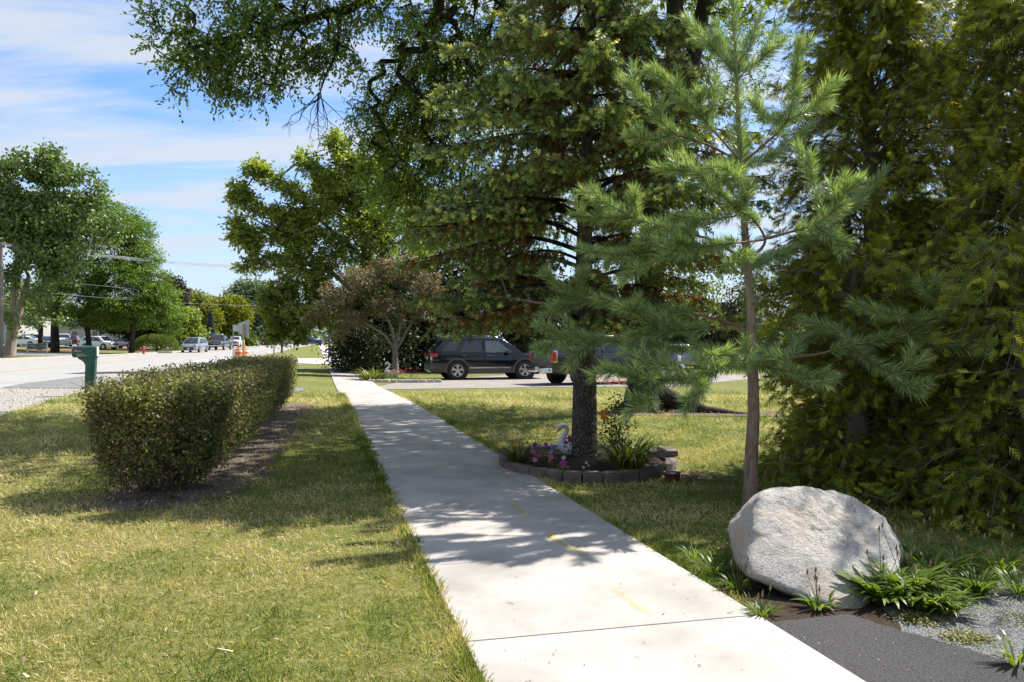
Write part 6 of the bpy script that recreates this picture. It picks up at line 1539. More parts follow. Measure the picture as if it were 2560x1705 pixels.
# ---- black three-row SUV in the driveway
SUV = dict(L=5.0, W=1.98, x0=-2.50, x1=2.52, zb=0.27, wr=0.385, axles=(-1.40, 1.465), arch=True, spokes=5,
    top=[(-2.5, 1.08), (-2.42, 1.14), (-1.0, 1.13), (0.9, 1.08), (1.15, 1.12), (1.9, 1.05), (2.3, 0.97), (2.52, 0.80)],
    cab=(1.45, 0.55, -1.85, -2.42, 1.735),
    side_windows=[([(0.93, 1.13), (0.36, 1.60), (-0.22, 1.63), (-0.20, 1.12)], M_GLASSL), ([(-0.32, 1.12), (-0.34, 1.63), (-1.02, 1.62), (-1.28, 1.15)], M_GLASS), ([(-1.50, 1.16), (-1.18, 1.60), (-1.70, 1.58), (-2.05, 1.19)], M_GLASS)],
    bits=[('taillight', M_TAIL, (-2.36, 0.83, 1.02), (0.34, 0.16, 0.15), 0.12, True, .03), ('taillight_lens', M_HEAD, (-2.44, 0.80, 0.90), (0.12, 0.14, 0.16), 0.1, True), ('tailgate_trim', M_CHROME, (-2.505, 0, 1.06), (0.03, 1.2, 0.035)), ('licence_plate', M_PLATE, (-2.515, 0, 0.90), (0.012, 0.31, 0.15)),
          ('rear_bumper', M_TRIM, (-2.42, 0, 0.52), (0.24, 1.80, 0.30), 0, False, .06), ('bumper_guard', M_ALLOY, (-2.53, 0, 0.40), (0.06, 1.1, 0.07)), ('front_bumper', M_TRIM, (2.40, 0, 0.42), (0.22, 1.5, 0.22), 0, False, .06), ('headlight', M_HEAD, (2.22, 0.74, 0.92), (0.34, 0.22, 0.12), -0.45, True, .04), ('grille', M_CHROME, (2.50, 0, 0.72), (0.05, 0.95, 0.26)),
          ('side_sill', M_TRIM, (0.03, 0.965, 0.36), (2.1, 0.06, 0.17), 0, True), ('side_trim', M_CHROME, (-0.05, 0.998, 0.50), (1.75, 0.015, 0.045), 0, True, .004), ('door_handle', M_TRIM, (-0.05, 0.985, 0.99), (0.22, 0.04, 0.04), 0, True), ('door_handle', M_TRIM, (-1.15, 0.985, 1.00), (0.22, 0.04, 0.04), 0, True),
          ('mirror', M_TRIM, (0.72, 1.03, 1.17), (0.16, 0.22, 0.15), 0.15, True, .05), ('spoiler', M_BLACKP, (-2.28, 0, 1.70), (0.34, 1.25, 0.05), 0, False, .02), ('door_seam', M_WELL, (-0.27, 0.990, 0.80), (0.012, 0.012, 0.56), 0, True, .002), ('door_seam', M_WELL, (0.98, 0.985, 0.82), (0.012, 0.012, 0.5), 0, True, .002), ('door_seam', M_WELL, (-1.30, 0.990, 0.92), (0.012, 0.012, 0.36), 0, True, .002), ('window_pillar', M_BLACKP, (-0.27, 0.845, 1.38), (0.10, 0.012, 0.46), 0, True, .003)],
    tubes=[('roof_rail', M_CHROME, [(0.35, 0.66, 1.76), (0.2, 0.68, 1.81), (-1.0, 0.68, 1.825), (-1.75, 0.67, 1.80), (-1.85, 0.66, 1.76)], 0.018)])
P_BLACK = paint('black_blue_paint', (0.006, 0.008, 0.013), 0.0, 0.10, 0.25)
rw = P(1144.4, 951.0, 34.6); fw_ = P(1306, 947.2, 35.3)
hd = math.atan2(fw_.y-rw.y, fw_.x-rw.x)
mid = (rw+fw_)/2; cxx, cyy = mid.x-math.sin(hd)*0.95, mid.y+math.cos(hd)*0.95
k_ = (fw_-rw).length/2.865
print('suv scale', k_, 'heading', math.degrees(hd))
make_car('suv', 'glossy black utility vehicle parked on the driveway, seen from its right side', (cxx, cyy, TZ(cxx, cyy)+0.012), hd, SUV, P_BLACK, 'car', None, k_*1.04, True)

# ---- pickups
def pickup_spec(W_=2.03, crew=True):
    return dict(L=5.9, W=W_, x0=-2.95, x1=2.95, zb=0.42, wr=0.40, axles=(-1.75, 1.93), spokes=6,
    top=[(-2.95, 1.40), (-0.80, 1.41), (-0.78, 1.28), (1.35, 1.26), (1.55, 1.30), (2.5, 1.25), (2.95, 1.12)],
    plan=[(-2.95, 0.94), (-2.88, 0.98), (0, 1.0), (2.4, 0.99), (2.75, 0.93), (2.95, 0.84)],
    cab=(1.55, 0.75, -0.55, -0.80, 1.93),
    side_windows=[([(1.05, 1.32), (0.62, 1.80), (0.10, 1.82), (0.10, 1.31)], M_GLASS), ([(0.0, 1.31), (0.0, 1.82), (-0.48, 1.80), (-0.60, 1.31)], M_GLASS)],
    bits=[('headlight', M_HEAD, (2.82, 0.82, 0.98), (0.22, 0.24, 0.24), -0.25, True, .04), ('grille', M_BLACKP, (2.96, 0, 0.96), (0.06, 1.25, 0.36), 0, False, .03), ('grille_bar', M_CHROME, (3.0, 0, 1.02), (0.03, 1.25, 0.05)), ('grille_bar', M_CHROME, (3.0, 0, 0.88), (0.03, 1.25, 0.05)), ('front_bumper', M_CHROME, (2.99, 0, 0.62), (0.20, 1.92, 0.24), 0, False, .06), ('licence_plate', M_PLATE, (3.10, 0, 0.62), (0.012, 0.31, 0.15)),
          ('taillight', M_TAIL, (-2.875, 0.938, 1.10), (0.19, 0.17, 0.38), 0, True, .03), ('rear_bumper', M_CHROME, (-3.02, 0, 0.58), (0.20, 1.86, 0.20), 0, False, .05), ('licence_plate', M_PLATE, (-3.13, 0, 0.62), (0.012, 0.31, 0.15)), ('tailgate', M_TRIM, (-2.955, 0, 1.05), (0.03, 1.42, 0.46), 0, False, .01),
          ('bed_floor', M_BLACKP, (-1.86, 0, 1.36), (1.95, 1.55, 0.15), 0, False, .01), ('mirror', M_BLACKP, (0.98, 1.14, 1.40), (0.14, 0.26, 0.28), 0.15, True, .05), ('door_handle', M_TRIM, (0.12, 1.015, 1.16), (0.2, 0.04, 0.04), 0, True), ('bed_rail', M_TRIM, (-1.9, 0.93, 1.425), (2.05, 0.12, 0.03), 0, True, .01), ('wheel_trim', M_TRIM, (-1.75, 1.0, 0.86), (0.85, 0.02, 0.05), 0, True, .008), ('body_seam', M_WELL, (-0.80, 1.004, 0.95), (0.014, 0.014, 0.86), 0, True, .002)])
P_GREY = paint('dark_grey_paint', (0.035, 0.035, 0.036), 0.2, 0.25, 0.5)
# the one in the driveway: tail towards us-left
tl = P(1384, 966, 30.6)
pk = pickup_spec()
pk['bits'] = pk['bits']+[('taillight_bezel', M_CHROME, (-2.845, 0.93, 1.10), (0.19, 0.165, 0.46), 0, True, .03), ('hitch', M_BLACKP, (-3.15, 0, 0.45), (0.2, 0.08, 0.08))]
hp = R(24)
# rear bumper corner near us at px 1384, wheel of the near rear at px ~1420
px_, py_ = 1415, 966; rwp = P(1452, 966, 30.4)
cx_, cy_ = rwp.x+1.75*math.cos(hp)-1.0*math.sin(hp), rwp.y+1.75*math.sin(hp)+1.0*math.cos(hp)
make_car('pickup_truck', 'dark grey pickup with red tail light parked beyond the spruce trunk', (cx_, cy_, TZ(cx_, cy_)+0.012), hp, pk, P_GREY, 'truck')
P_SILVER = paint('silver_paint', (0.30, 0.315, 0.335), 0.5, 0.28)
P_WHITE = paint('white_paint', (0.74, 0.75, 0.76), 0.0, 0.25)
P_DARK = paint('charcoal_paint', (0.035, 0.036, 0.040), 0.4, 0.25)
P_SLATE = paint('slate_paint', (0.075, 0.085, 0.10), 0.4, 0.25)
P_BLUE = paint('blue_paint', (0.012, 0.045, 0.22), 0.3, 0.25)
P_MAROON = paint('maroon_paint', (0.09, 0.012, 0.03), 0.3, 0.25)
P_NAVY = paint('navy_paint', (0.012, 0.018, 0.035), 0.3, 0.25)
SEDAN = dict(L=4.6, W=1.82, x0=-2.3, x1=2.3, zb=0.22, wr=0.33, axles=(-1.35, 1.35), spokes=5,
    top=[(-2.3, 0.90), (-2.2, 1.00), (-1.2, 0.98), (0.9, 0.92), (1.2, 0.93), (2.0, 0.80), (2.3, 0.62)], cab=(1.35, 0.35, -0.95, -1.95, 1.45),
    side_windows=[([(0.85, 0.97), (0.30, 1.34), (-0.28, 1.36), (-0.28, 0.99)], M_GLASS), ([(-0.36, 0.99), (-0.36, 1.36), (-0.92, 1.32), (-1.40, 1.03)], M_GLASS)],
    bits=[('headlight', M_HEAD, (2.05, 0.66, 0.70), (0.3, 0.24, 0.12), -0.4, True), ('grille', M_BLACKP, (2.27, 0, 0.55), (0.05, 0.9, 0.2)), ('taillight', M_TAIL, (-2.2, 0.68, 0.86), (0.14, 0.34, 0.14), 0.3, True), ('licence_plate', M_PLATE, (-2.31, 0, 0.7), (0.012, 0.31, 0.15)), ('mirror', M_BLACKP, (0.75, 0.96, 1.0), (0.14, 0.18, 0.12), 0.15, True, .04)])
CROSS = dict(L=4.7, W=1.88, x0=-2.35, x1=2.35, zb=0.25, wr=0.36, axles=(-1.37, 1.35), spokes=5,
    top=[(-2.35, 1.02), (-2.25, 1.10), (-1.0, 1.05), (0.9, 1.0), (1.15, 1.03), (1.95, 0.93), (2.35, 0.72)], cab=(1.4, 0.5, -1.65, -2.25, 1.66),
    side_windows=[([(0.92, 1.05), (0.38, 1.53), (-0.22, 1.55), (-0.22, 1.06)], M_GLASS), ([(-0.30, 1.06), (-0.30, 1.55), (-1.0, 1.53), (-1.10, 1.09)], M_GLASS), ([(-1.25, 1.11), (-1.10, 1.52), (-1.60, 1.48), (-1.85, 1.16)], M_GLASS)],
    bits=[('headlight', M_HEAD, (2.1, 0.68, 0.82), (0.3, 0.26, 0.13), -0.4, True), ('grille', M_BLACKP, (2.33, 0, 0.66), (0.05, 0.95, 0.24)), ('taillight', M_TAIL, (-2.24, 0.74, 1.0), (0.16, 0.26, 0.18), 0.25, True), ('licence_plate', M_PLATE, (-2.36, 0, 0.78), (0.012, 0.31, 0.15)), ('mirror', M_BLACKP, (0.8, 0.99, 1.08), (0.14, 0.2, 0.14), 0.15, True, .04), ('side_sill', M_TRIM, (0, 0.92, 0.33), (2.0, 0.06, 0.14), 0, True)])
VAN = dict(L=5.15, W=1.99, x0=-2.6, x1=2.58, zb=0.22, wr=0.36, axles=(-1.5, 1.56), spokes=5,
    top=[(-2.6, 1.02), (-2.5, 1.08), (-1.0, 1.05), (1.2, 1.0), (1.5, 1.02), (2.1, 0.92), (2.58, 0.70)], cab=(1.85, 0.65, -2.1, -2.52, 1.74),
    side_windows=[([(1.25, 1.06), (0.55, 1.58), (0.05, 1.62), (0.05, 1.07)], M_GLASS), ([(-0.05, 1.07), (-0.05, 1.62), (-0.95, 1.62), (-0.95, 1.09)], M_GLASS), ([(-1.05, 1.09), (-1.05, 1.62), (-1.95, 1.58), (-2.15, 1.12)], M_GLASS)],
    bits=[('headlight', M_HEAD, (2.32, 0.74, 0.86), (0.36, 0.26, 0.10), -0.5, True), ('grille', M_BLACKP, (2.575, 0, 0.46), (0.06, 1.1, 0.30), 0, False, .03), ('chrome_bar', M_CHROME, (2.58, 0, 0.76), (0.05, 0.9, 0.05)), ('licence_plate', M_PLATE, (2.62, 0, 0.46), (0.012, 0.31, 0.15)), ('mirror', M_TRIM, (1.1, 1.06, 1.14), (0.14, 0.2, 0.15), 0.15, True, .05), ('skirt', M_CHROME, (2.5, 0, 0.27), (0.16, 1.5, 0.05))])
def on_road(px, py, D, dz=0.02):
    q_ = P(px, py, D); return Vector((q_.x, q_.y, TZ(q_.x, q_.y)+dz))
TOWARD = math.atan2(-0.978, 0.209)            # driving towards us along the road
AWAY = TOWARD+math.pi
for nm, lab, px, py, D, S_, pm, sc in (('minivan', 'silver minivan driving toward the viewer, nearest of the vehicles on the road', 487, 881, 97, VAN, P_SILVER, 1.03),
        ('pickup_truck', 'dark pickup with chrome grille just behind the silver minivan', 550, 873, 114, pickup_spec(2.1), P_DARK, 1.05), ('pickup_truck', 'white pickup half hidden behind the bus stop post', 591, 868, 144, pickup_spec(2.1), P_WHITE, 1.0), ('pickup_truck', 'slate grey pickup, farthest of the four oncoming vehicles', 634, 865, 176, pickup_spec(), P_SLATE, 1.0)):
    o = make_car(nm, lab, on_road(px, py, D), TOWARD-(0.10 if D < 120 else 0.03), S_, pm, 'van' if nm == 'minivan' else 'truck', None, sc)
    if px == 550:
        for sd_ in (1, -1): MB().box((2.93, 0.86*sd_, 0.98), (0.1, 0.2, 0.18)).build('lit_lamp', M_AMBER, o, bevel=0.03)
        MB().box((0.3, 0, 2.1), (0.5, 0.9, 0.16)).build('roof_box', M_PLATE, o, bevel=0.03)
make_car('pickup_truck', 'bright blue pickup parked across the far driveway beside the road', on_road(781, 863, 215), R(180-6), pickup_spec(), P_BLUE, 'truck')
make_car('car', 'white car far down the road, left of the blue pickup', on_road(735, 853, 300), TOWARD, CROSS, P_WHITE, 'car')
make_car('car', 'dark car far down the road just behind the blue pickup cab', on_road(755, 854, 290), TOWARD, SEDAN, P_NAVY, 'car')
# parking lot across the road
GP = 'cars in the parking lot across the road'
for nm, lab, px, D, S_, pm, hd_, sc in (('car', 'white sedan leftmost in the lot behind the number sign', 60, 112, SEDAN, P_WHITE, R(182), 1.0), ('car', 'navy sedan right of the white sedan, partly behind a tree trunk', 92, 116, CROSS, P_NAVY, R(10), 1.0), ('car', 'navy car between two tree trunks in the lot', 118, 113, SEDAN, P_NAVY, R(-40), 1.0), ('suv', 'white utility vehicle with red tail light right of the big tree trunk', 158, 114, CROSS, P_WHITE, R(120), 1.12), ('car', 'maroon car right of the white utility vehicle in the lot', 184, 122, CROSS, P_MAROON, R(110), 0.95),
        ('suv', 'white crossover parked side-on behind the green mailbox', 249, 108, CROSS, P_WHITE, R(-14), 1.08), ('car', 'silver crossover right of the white side-on one, half behind a trunk', 312, 118, CROSS, P_SILVER, R(170), 1.05)):
    x = (px-CX)/FPX*D; make_car(nm, lab, (x, D, TZ(x, D)+0.03), hd_, S_, pm, 'car', GP, sc)
x = (1705-CX)/FPX*47; make_car('car', 'silver car whose roof shows between the pine boughs beyond the pickup', (x, 47, TZ(x, 47)), R(8), SEDAN, P_SILVER, 'car')
# ================================================================== STREET FURNITURE
M_GREENP = mat_plain('green_mailbox_plastic', (0.022, 0.085, 0.070), (0.030, 0.105, 0.085), 6, 0.35, spec=0.5, bmp=0.05, bscale=60)
M_WHITEP = mat_plain('white_paint_sign', (0.70, 0.70, 0.68), (0.62, 0.62, 0.6), 10, 0.5)
M_REDP = mat_plain('faded_red_plastic', (0.48, 0.12, 0.11), (0.55, 0.2, 0.18), 20, 0.5)
M_GALV = mat_plain('galvanised_steel', (0.36, 0.37, 0.38), (0.29, 0.30, 0.31), 8, 0.45, metal=0.6)
M_WOODG = mat_bark('weathered_pole_wood', (0.11, 0.10, 0.085), (0.19, 0.175, 0.15), (0.27, 0.25, 0.22), (6, 6, 0.6), 0.5, 0.02)
M_YWOOD = mat_plain('pale_yellow_post', (0.66, 0.50, 0.22), (0.58, 0.42, 0.17), 14, 0.7)
M_ORANGE = mat_plain('barrel_orange', (0.80, 0.16, 0.02), (0.72, 0.14, 0.02), 8, 0.5)
M_REDH = mat_plain('hydrant_red', (0.52, 0.045, 0.025), (0.42, 0.04, 0.02), 12, 0.45)
M_BLUEP = mat_plain('sign_blue', (0.04, 0.22, 0.52), (0.05, 0.25, 0.56), 10, 0.5)
M_GREENS = mat_plain('street_sign_green', (0.02, 0.20, 0.14), (0.02, 0.23, 0.16), 10, 0.5)
M_DKGREEN = mat_plain('dark_number_board', (0.018, 0.045, 0.036), (0.025, 0.055, 0.045), 10, 0.6)
M_BUFF = mat_plain('buff_lettering', (0.42, 0.44, 0.34), (0.38, 0.40, 0.30), 10, 0.6)
M_STUCCO = mat_plain('pale_building_wall', (0.44, 0.43, 0.42), (0.38, 0.37, 0.36), 1.2, 0.9, bmp=0.1, space='POS')
M_ROOFG = mat_plain('grey_shingle', (0.20, 0.20, 0.21), (0.27, 0.27, 0.28), 3, 0.9, bmp=0.3, bscale=10, space='POS')
M_DWALL = mat_plain('brown_brick_wall', (0.20, 0.15, 0.12), (0.27, 0.21, 0.17), 3, 0.9, space='POS')  # brown brick tones, mottled by noise

# green mailbox: box seen from its side, post with a flared bracket
mp_ = G(223, 990)
mbx = empty('mailbox', tuple(mp_), R(10)); tag(mbx, 'dark green plastic mailbox on matching post by the gravel shoulder', 'mailbox')
u = 21.0/1991*1.0
# proportions from the side: x to the right, z up (metres)
K = mp_.y/FPX
def mbp(px, py): return ((px-223)*K, (990-py)*K)
m = MB(); prof = []
hw_ = 0.115
for k in range(13):
    a = math.pi*k/12; prof.append((hw_*math.cos(a), 0.055*math.sin(a)))
z0, z1 = mbp(0, 893.5)[1], mbp(0, 869.5)[1]
x0, x1 = mbp(186, 0)[0], mbp(242, 0)[0]
def boxring(x, s=1.0, zl=0.0, zt=0.0):
    r_ = [(x, -hw_*s, z0+zl), (x, hw_*s, z0+zl)]+[(x, hw_*s*math.cos(math.pi*k/12), z1+zt+0.055*s*math.sin(math.pi*k/12)) for k in range(13)]
    return r_
rings = [boxring(x0-0.005, 0.80, 0.07, -0.02), boxring(x0+0.012, 0.95, 0.03, -0.004), boxring(x0+0.05, 1.0, 0.0), boxring(x1-0.09, 1.0, 0), boxring(x1-0.085, 1.03, -0.004, 0.002), boxring(x1-0.02, 1.03, -0.004, 0.002), boxring(x1, 0.96, 0.006, -0.006)]
n = len(rings[0]); m.add([p for r_ in rings for p in r_], [(i*n+k, i*n+(k+1) % n, (i+1)*n+(k+1) % n, (i+1)*n+k) for i in range(len(rings)-1) for k in range(n)]+[tuple(range(n))[::-1], tuple((len(rings)-1)*n+k for k in range(n))])
m.build('box', M_GREENP, mbx, 45)
poly = [mbp(199, 893), mbp(240, 893), mbp(236, 984), mbp(214, 982), mbp(216, 912), mbp(212, 905), mbp(206, 900), mbp(200, 897.5)]
m = MB().prism(poly, -0.085, 0.085); m.build('post', M_GREENP, mbx, bevel=0.012)
for dx_ in (0.035, 0.075):
    MB().box((mbp(227, 0)[0]+dx_, -0.088, mbp(0, 945)[1]), (0.008, 0.012, 0.72)).build('rib', M_GREENP, mbx)
MB().box((mbp(223, 0)[0], 0, 0.03), (0.085, 0.085, 0.20)).build('stake', M_WOODG, mbx)
dx = x1+0.004
MB().prism([(-0.075, z0+0.03), (0.075, z0+0.03), (0.08, z1-0.01), (0.05, z1+0.03), (-0.05, z1+0.03), (-0.08, z1-0.01)], dx, dx+0.012, 'X').build('door', M_WHITEP, mbx, bevel=0.003)
MB().box((dx+0.03, 0, z1+0.005), (0.04, 0.03, 0.03)).build('door_knob', M_WHITEP, mbx, bevel=0.008)
fx0, fz = mbp(193, 0)[0], mbp(0, 877.5)[1]
MB().prism([(fx0-0.01, fz-0.028), (fx0+0.155, fz-0.028), (fx0+0.175, fz-0.008), (fx0+0.155, fz+0.014), (fx0+0.065, fz+0.018), (fx0+0.03, fz+0.036), (fx0, fz+0.03), (fx0-0.018, fz+0.005)], -hw_-0.022, -hw_-0.004).build('flag', M_REDP, mbx, bevel=0.005)
text_mesh('lettering', 'E9G6 D P', 0.062, M_WHITEP, mbx, (mbp(209.5, 0)[0], -hw_-0.004, mbp(0, 889)[1]), (R(90), 0, 0), 0.002)
for k in range(5): MB().box((mbp(199+3.4*k, 0)[0], -hw_-0.003, mbp(0, 884.6)[1]), (0.024 if k % 2 else 0.03, 0.003, 0.010)).build('small_print', M_WHITEP, mbx)

# bus stop sign and the big sign turned away from us
def post(o, h_, r_, mat, x=0, y=0, n=8): return MB().tube([(x, y, -0.1), (x, y, h_)], r_, n).build('post', mat, o, 50)
D = 46.0; b = P(583, 0, D); zg = TZ(b.x, D); o = empty('bus_stop_sign', (b.x, D, zg)); s = D/FPX
zt = H-(812-CY)*s-zg
post(o, zt+0.02, 0.032, M_GALV)
MB().box((0.235, -0.045, zt-0.22), (0.43, 0.012, 0.42)).build('panel', M_WHITEP, o, bevel=0.004)
MB().box((0.235, -0.056, zt-0.125), (0.425, 0.006, 0.018)).build('stripe', M_BLUEP, o); MB().box((0.235, -0.056, zt-0.395), (0.425, 0.006, 0.06)).build('band', M_BLUEP, o)
MB().box((0.235, -0.056, zt-0.045), (0.36, 0.006, 0.05)).build('route_strip', mat_plain('pale_blue_print', (0.45, 0.58, 0.70), None, 8), o)
MB().tube([(0.15, -0.056, zt-0.26), (0.20, -0.057, zt-0.225), (0.25, -0.057, zt-0.255), (0.31, -0.056, zt-0.225)], 0.010, 5).build('red_mark', M_REDP, o)
tag(o, 'white and blue bus stop sign on a thin grey post behind the hedge', 'sign')
D = 44.0; b = P(608, 0, D); zg = TZ(b.x, D); o = empty('road_sign', (b.x, D, zg)); s = D/FPX; zt = H-(810-CY)*s-zg
MB().box((0, 0, zt/2-0.05), (0.085, 0.085, zt+0.1), 0.2).build('post', M_YWOOD, o, bevel=0.01)
# back of a square sign standing on its corner edge, seen at an angle
c = Vector((0.0, 0.05, zt-0.30)); ux = Vector((0.80, -0.60, 0))
pl_ = [(-0.62, 0.30), (-0.58, 0.33), (0.42, 0.52), (0.48, 0.48), (0.48, -0.44), (0.43, -0.48), (-0.58, -0.20), (-0.62, -0.16)]
vv = []
for t_ in (0, 0.006):
    for a_, z_ in pl_: q_ = c+ux*a_*0.9+Vector((0.6, 0.8, 0))*(t_+0.05); vv.append((q_.x, q_.y, q_.z+z_*1.05))
n = len(pl_)
MB().add(vv, [tuple(range(n)), tuple(range(n, 2*n))[::-1]]+[(i, i+n, (i+1) % n+n, (i+1) % n) for i in range(n)]).build('panel', mat_plain('bare_sign_aluminium', (0.40, 0.40, 0.41), (0.34, 0.34, 0.35), 5, 0.5, metal=0.3), o)
MB().box((0, 0.035, zt-0.30), (0.10, 0.02, 0.03)).build('bracket', M_GALV, o)
tag(o, 'back of a grey road sign on a pale yellow wooden post', 'sign')
# traffic barrels
def barrel(label, px, D):
    b = P(px, 0, D); o = empty('traffic_barrel', (b.x, D, TZ(b.x, D)+0.012))
    MB().lathe([(0.32, 0), (0.34, 0.03), (0.32, 0.07), (0.30, 0.09), (0.285, 0.28), (0.27, 0.29), (0.265, 0.50), (0.255, 0.51), (0.25, 0.72), (0.235, 0.73), (0.225, 0.90), (0.20, 0.93), (0.0, 0.935)], 22).build('drum', M_ORANGE, o, 40)
    MB().lathe([(0.340, 0.0), (0.365, 0.012), (0.365, 0.05), (0.340, 0.058)], 22).build('rubber_base', M_TYRE, o, 40)
    for z, r_ in ((0.42, 0.272), (0.72, 0.254)):
        MB().lathe([(r_, z), (r_+0.006, z+0.004), (r_+0.002, z+0.10), (r_-0.004, z+0.104)], 22).build('white_band', M_WHITEP, o, 40)
    mm = MB(); mm.box((0, 0, 0.97), (0.10, 0.08, 0.10)); mm.build('lamp_base', M_ORANGE, o, bevel=0.01)
    MB().lathe([(0, -0.045), (0.085, -0.04), (0.095, 0), (0.085, 0.04), (0, 0.045)], 18, (0, 0, 1.10), 'Y').build('lamp', M_AMBER, o, 40)
    tag(o, label, 'traffic barrel', 'orange barrels at the road edge')
barrel('orange and white traffic barrel between the bus stop post and yellow post', 596, 52)
barrel('orange and white traffic barrel right behind the yellow post', 611, 54)
# hydrants
def hydrant(label, px, D, s=1.0):
    b = P(px, 0, D); o = empty('fire_hydrant', (b.x, D, TZ(b.x, D)+0.02)); 
    MB().lathe([(0.17, 0), (0.17, 0.04), (0.11, 0.06), (0.10, 0.45), (0.13, 0.47), (0.13, 0.52), (0.11, 0.54), (0.105, 0.62), (0.07, 0.70), (0.03, 0.74), (0.03, 0.79), (0, 0.80)], 16).build('barrel', M_REDH, o, 40)
    for ax_, c in (('X', (0, 0, 0.42)),):
        MB().lathe([(0.05, -0.20), (0.065, -0.19), (0.065, -0.15), (0.045, -0.14), (0.045, 0.14), (0.065, 0.15), (0.065, 0.19), (0.05, 0.20)], 12, c, 'X').build('side_nozzle', M_REDH, o, 40)
    MB().lathe([(0.075, -0.20), (0.085, -0.19), (0.085, -0.13), (0.06, -0.12), (0.06, 0)], 12, (0, 0, 0.36), 'Y').build('front_nozzle', M_REDH, o, 40)
    o.scale = (s,)*3; tag(o, label, 'fire hydrant')
hydrant('red fire hydrant beside the clipped round shrub', 359, 87, 1.15)
hydrant('tiny red fire hydrant far off beyond the slate pickup', 658, 190, 1.1)
# number sign
D = 82.0; b = P(92.5, 0, D); zg = TZ(b.x, D); s = D/FPX; o = empty('number_sign', (b.x, D, zg), R(4))
w_ = 47*s; zt = H-(859-CY)*s-zg
for sd_ in (-1, 1): MB().box((sd_*w_/2, 0, zt/2), (0.10, 0.10, zt+0.1)).build('post', M_GALV, o, bevel=0.01)
MB().box((0, 0, zt-0.29), (w_-0.10, 0.06, 0.50)).build('board', M_DKGREEN, o, bevel=0.01)
MB().box((0, 0, zt-0.02), (w_-0.10, 0.07, 0.05)).build('top_rail', M_GALV, o, bevel=0.01); MB().box((0, 0, zt-0.57), (w_-0.10, 0.07, 0.05)).build('bottom_rail', M_GALV, o, bevel=0.01)
text_mesh('lettering', '1702-1716', 0.40, M_BUFF, o, (0, -0.034, zt-0.29), (R(90), 0, 0), 0.003)
tag(o, 'low dark number sign reading 1702-1716 on two grey posts', 'sign')
# stone block, small signs near the road on the far side
p = G(415, 883); bk = MB().box((0, 0, 0.12), (1.6, 0.5, 0.26), 0.1).build('stone_block', M_CURB, None, bevel=0.03); bk.location = p; tag(bk, 'pale low stone block right of the round shrub', 'block')
def small_sign(name, label, px, D, ytop, ph, pw, pmat, text=None, cat='sign', r_=0.04):
    b = P(px, 0, D); zg = TZ(b.x, D); s = D/FPX; zt = H-(ytop-CY)*s-zg; o = empty(name, (b.x, D, zg))
    post(o, zt, r_, M_GALV); MB().box((0, -0.06, zt-ph/2), (pw, 0.03, ph)).build('panel', pmat, o, bevel=0.006)
    if text: text_mesh('lettering', text, ph*0.5, M_WHITEP, o, (0, -0.08, zt-ph/2), (R(90), 0, 0), 0.002)
    tag(o, label, cat)
small_sign('street_sign', 'green street name sign on a post before the blue spruce', 532, 128, 832, 0.22, 0.85, M_GREENS)
small_sign('warning_sign', 'small yellow sign behind the silver minivan', 470, 109, 842, 0.42, 0.34, mat_plain('yellow_sign', (0.65, 0.36, 0.05), None, 9))
small_sign('white_board', 'plain pale board standing left of the blue spruce', 503, 120, 835, 0.95, 0.55, mat_plain('pale_grey_board', (0.42, 0.44, 0.42), None, 4))
# mailboxes along the road farther on
def roadside_box(label, px, py, D, style):
    b = P(px, 0, D); o = empty('mailbox', (b.x, D, TZ(b.x, D)))
    if style == 0:
        MB().box((0, 0, 0.62), (0.10, 0.10, 1.35)).build('post', mat_plain('reddish_post', (0.23, 0.13, 0.11), None, 6, 0.8), o, bevel=0.01)
        MB().box((-0.28, 0, 1.05), (0.5, 0.07, 0.07)).build('arm', M_TRIM, o, bevel=0.005)
        m = MB(); 
        m.prism([(-0.09, 0), (0.09, 0)]+[(0.09*math.cos(math.pi*k/8), 0.13+0.07*math.sin(math.pi*k/8)) for k in range(9)], -0.62, -0.10, 'X'); q_ = m.build('box', M_TRIM, o, 40); q_.location = (0, 0, 1.07)
    else:
        MB().box((0, 0, 0.45), (0.26, 0.2, 0.95)).build('post', mat_plain('grey_post', (0.20, 0.21, 0.23), None, 6, 0.8), o, bevel=0.02)
        m = MB(); m.prism([(-0.2, 0), (0.2, 0)]+[(0.2*math.cos(math.pi*k/8), 0.22+0.13*math.sin(math.pi*k/8)) for k in range(9)], -0.32, 0.30, 'X'); q_ = m.build('box', mat_plain('grey_mailbox', (0.17, 0.18, 0.21), None, 6, 0.6), o, 40); q_.location = (0, 0, 0.92)
    tag(o, label, 'mailbox')
roadside_box('dark mailbox on a reddish post at the edge of the far gravel', 685, 878, 84, 0)
roadside_box('chunky grey mailbox on a thick post farther along the verge', 705, 873, 94, 1)
# thin stakes along the far verge
for k, (px, D, h_, lab) in enumerate(((720, 110, 1.5, 'thin verge stake nearest the grey mailbox'), (728, 118, 1.6, 'thin verge stake second from the grey mailbox'), (733.5, 112, 1.9, 'thin verge stake third from the grey mailbox'), (745.5, 130, 1.5, 'dark stake with a round top near the blue pickup'), (780, 96, 1.7, 'lone thin stake in the grass before the blue pickup'))):
    b = P(px, 0, D); o = empty('verge_stake', (b.x, D, TZ(b.x, D))); MB().box((0, 0, h_/2-0.05), (0.06, 0.04, h_+0.1)).build('stake', M_TRIM, o)
    MB().box((0, -0.025, h_-0.1), (0.09, 0.012, 0.16)).build('reflector', M_GALV, o); tag(o, lab, 'stake', 'thin stakes on the far verge')
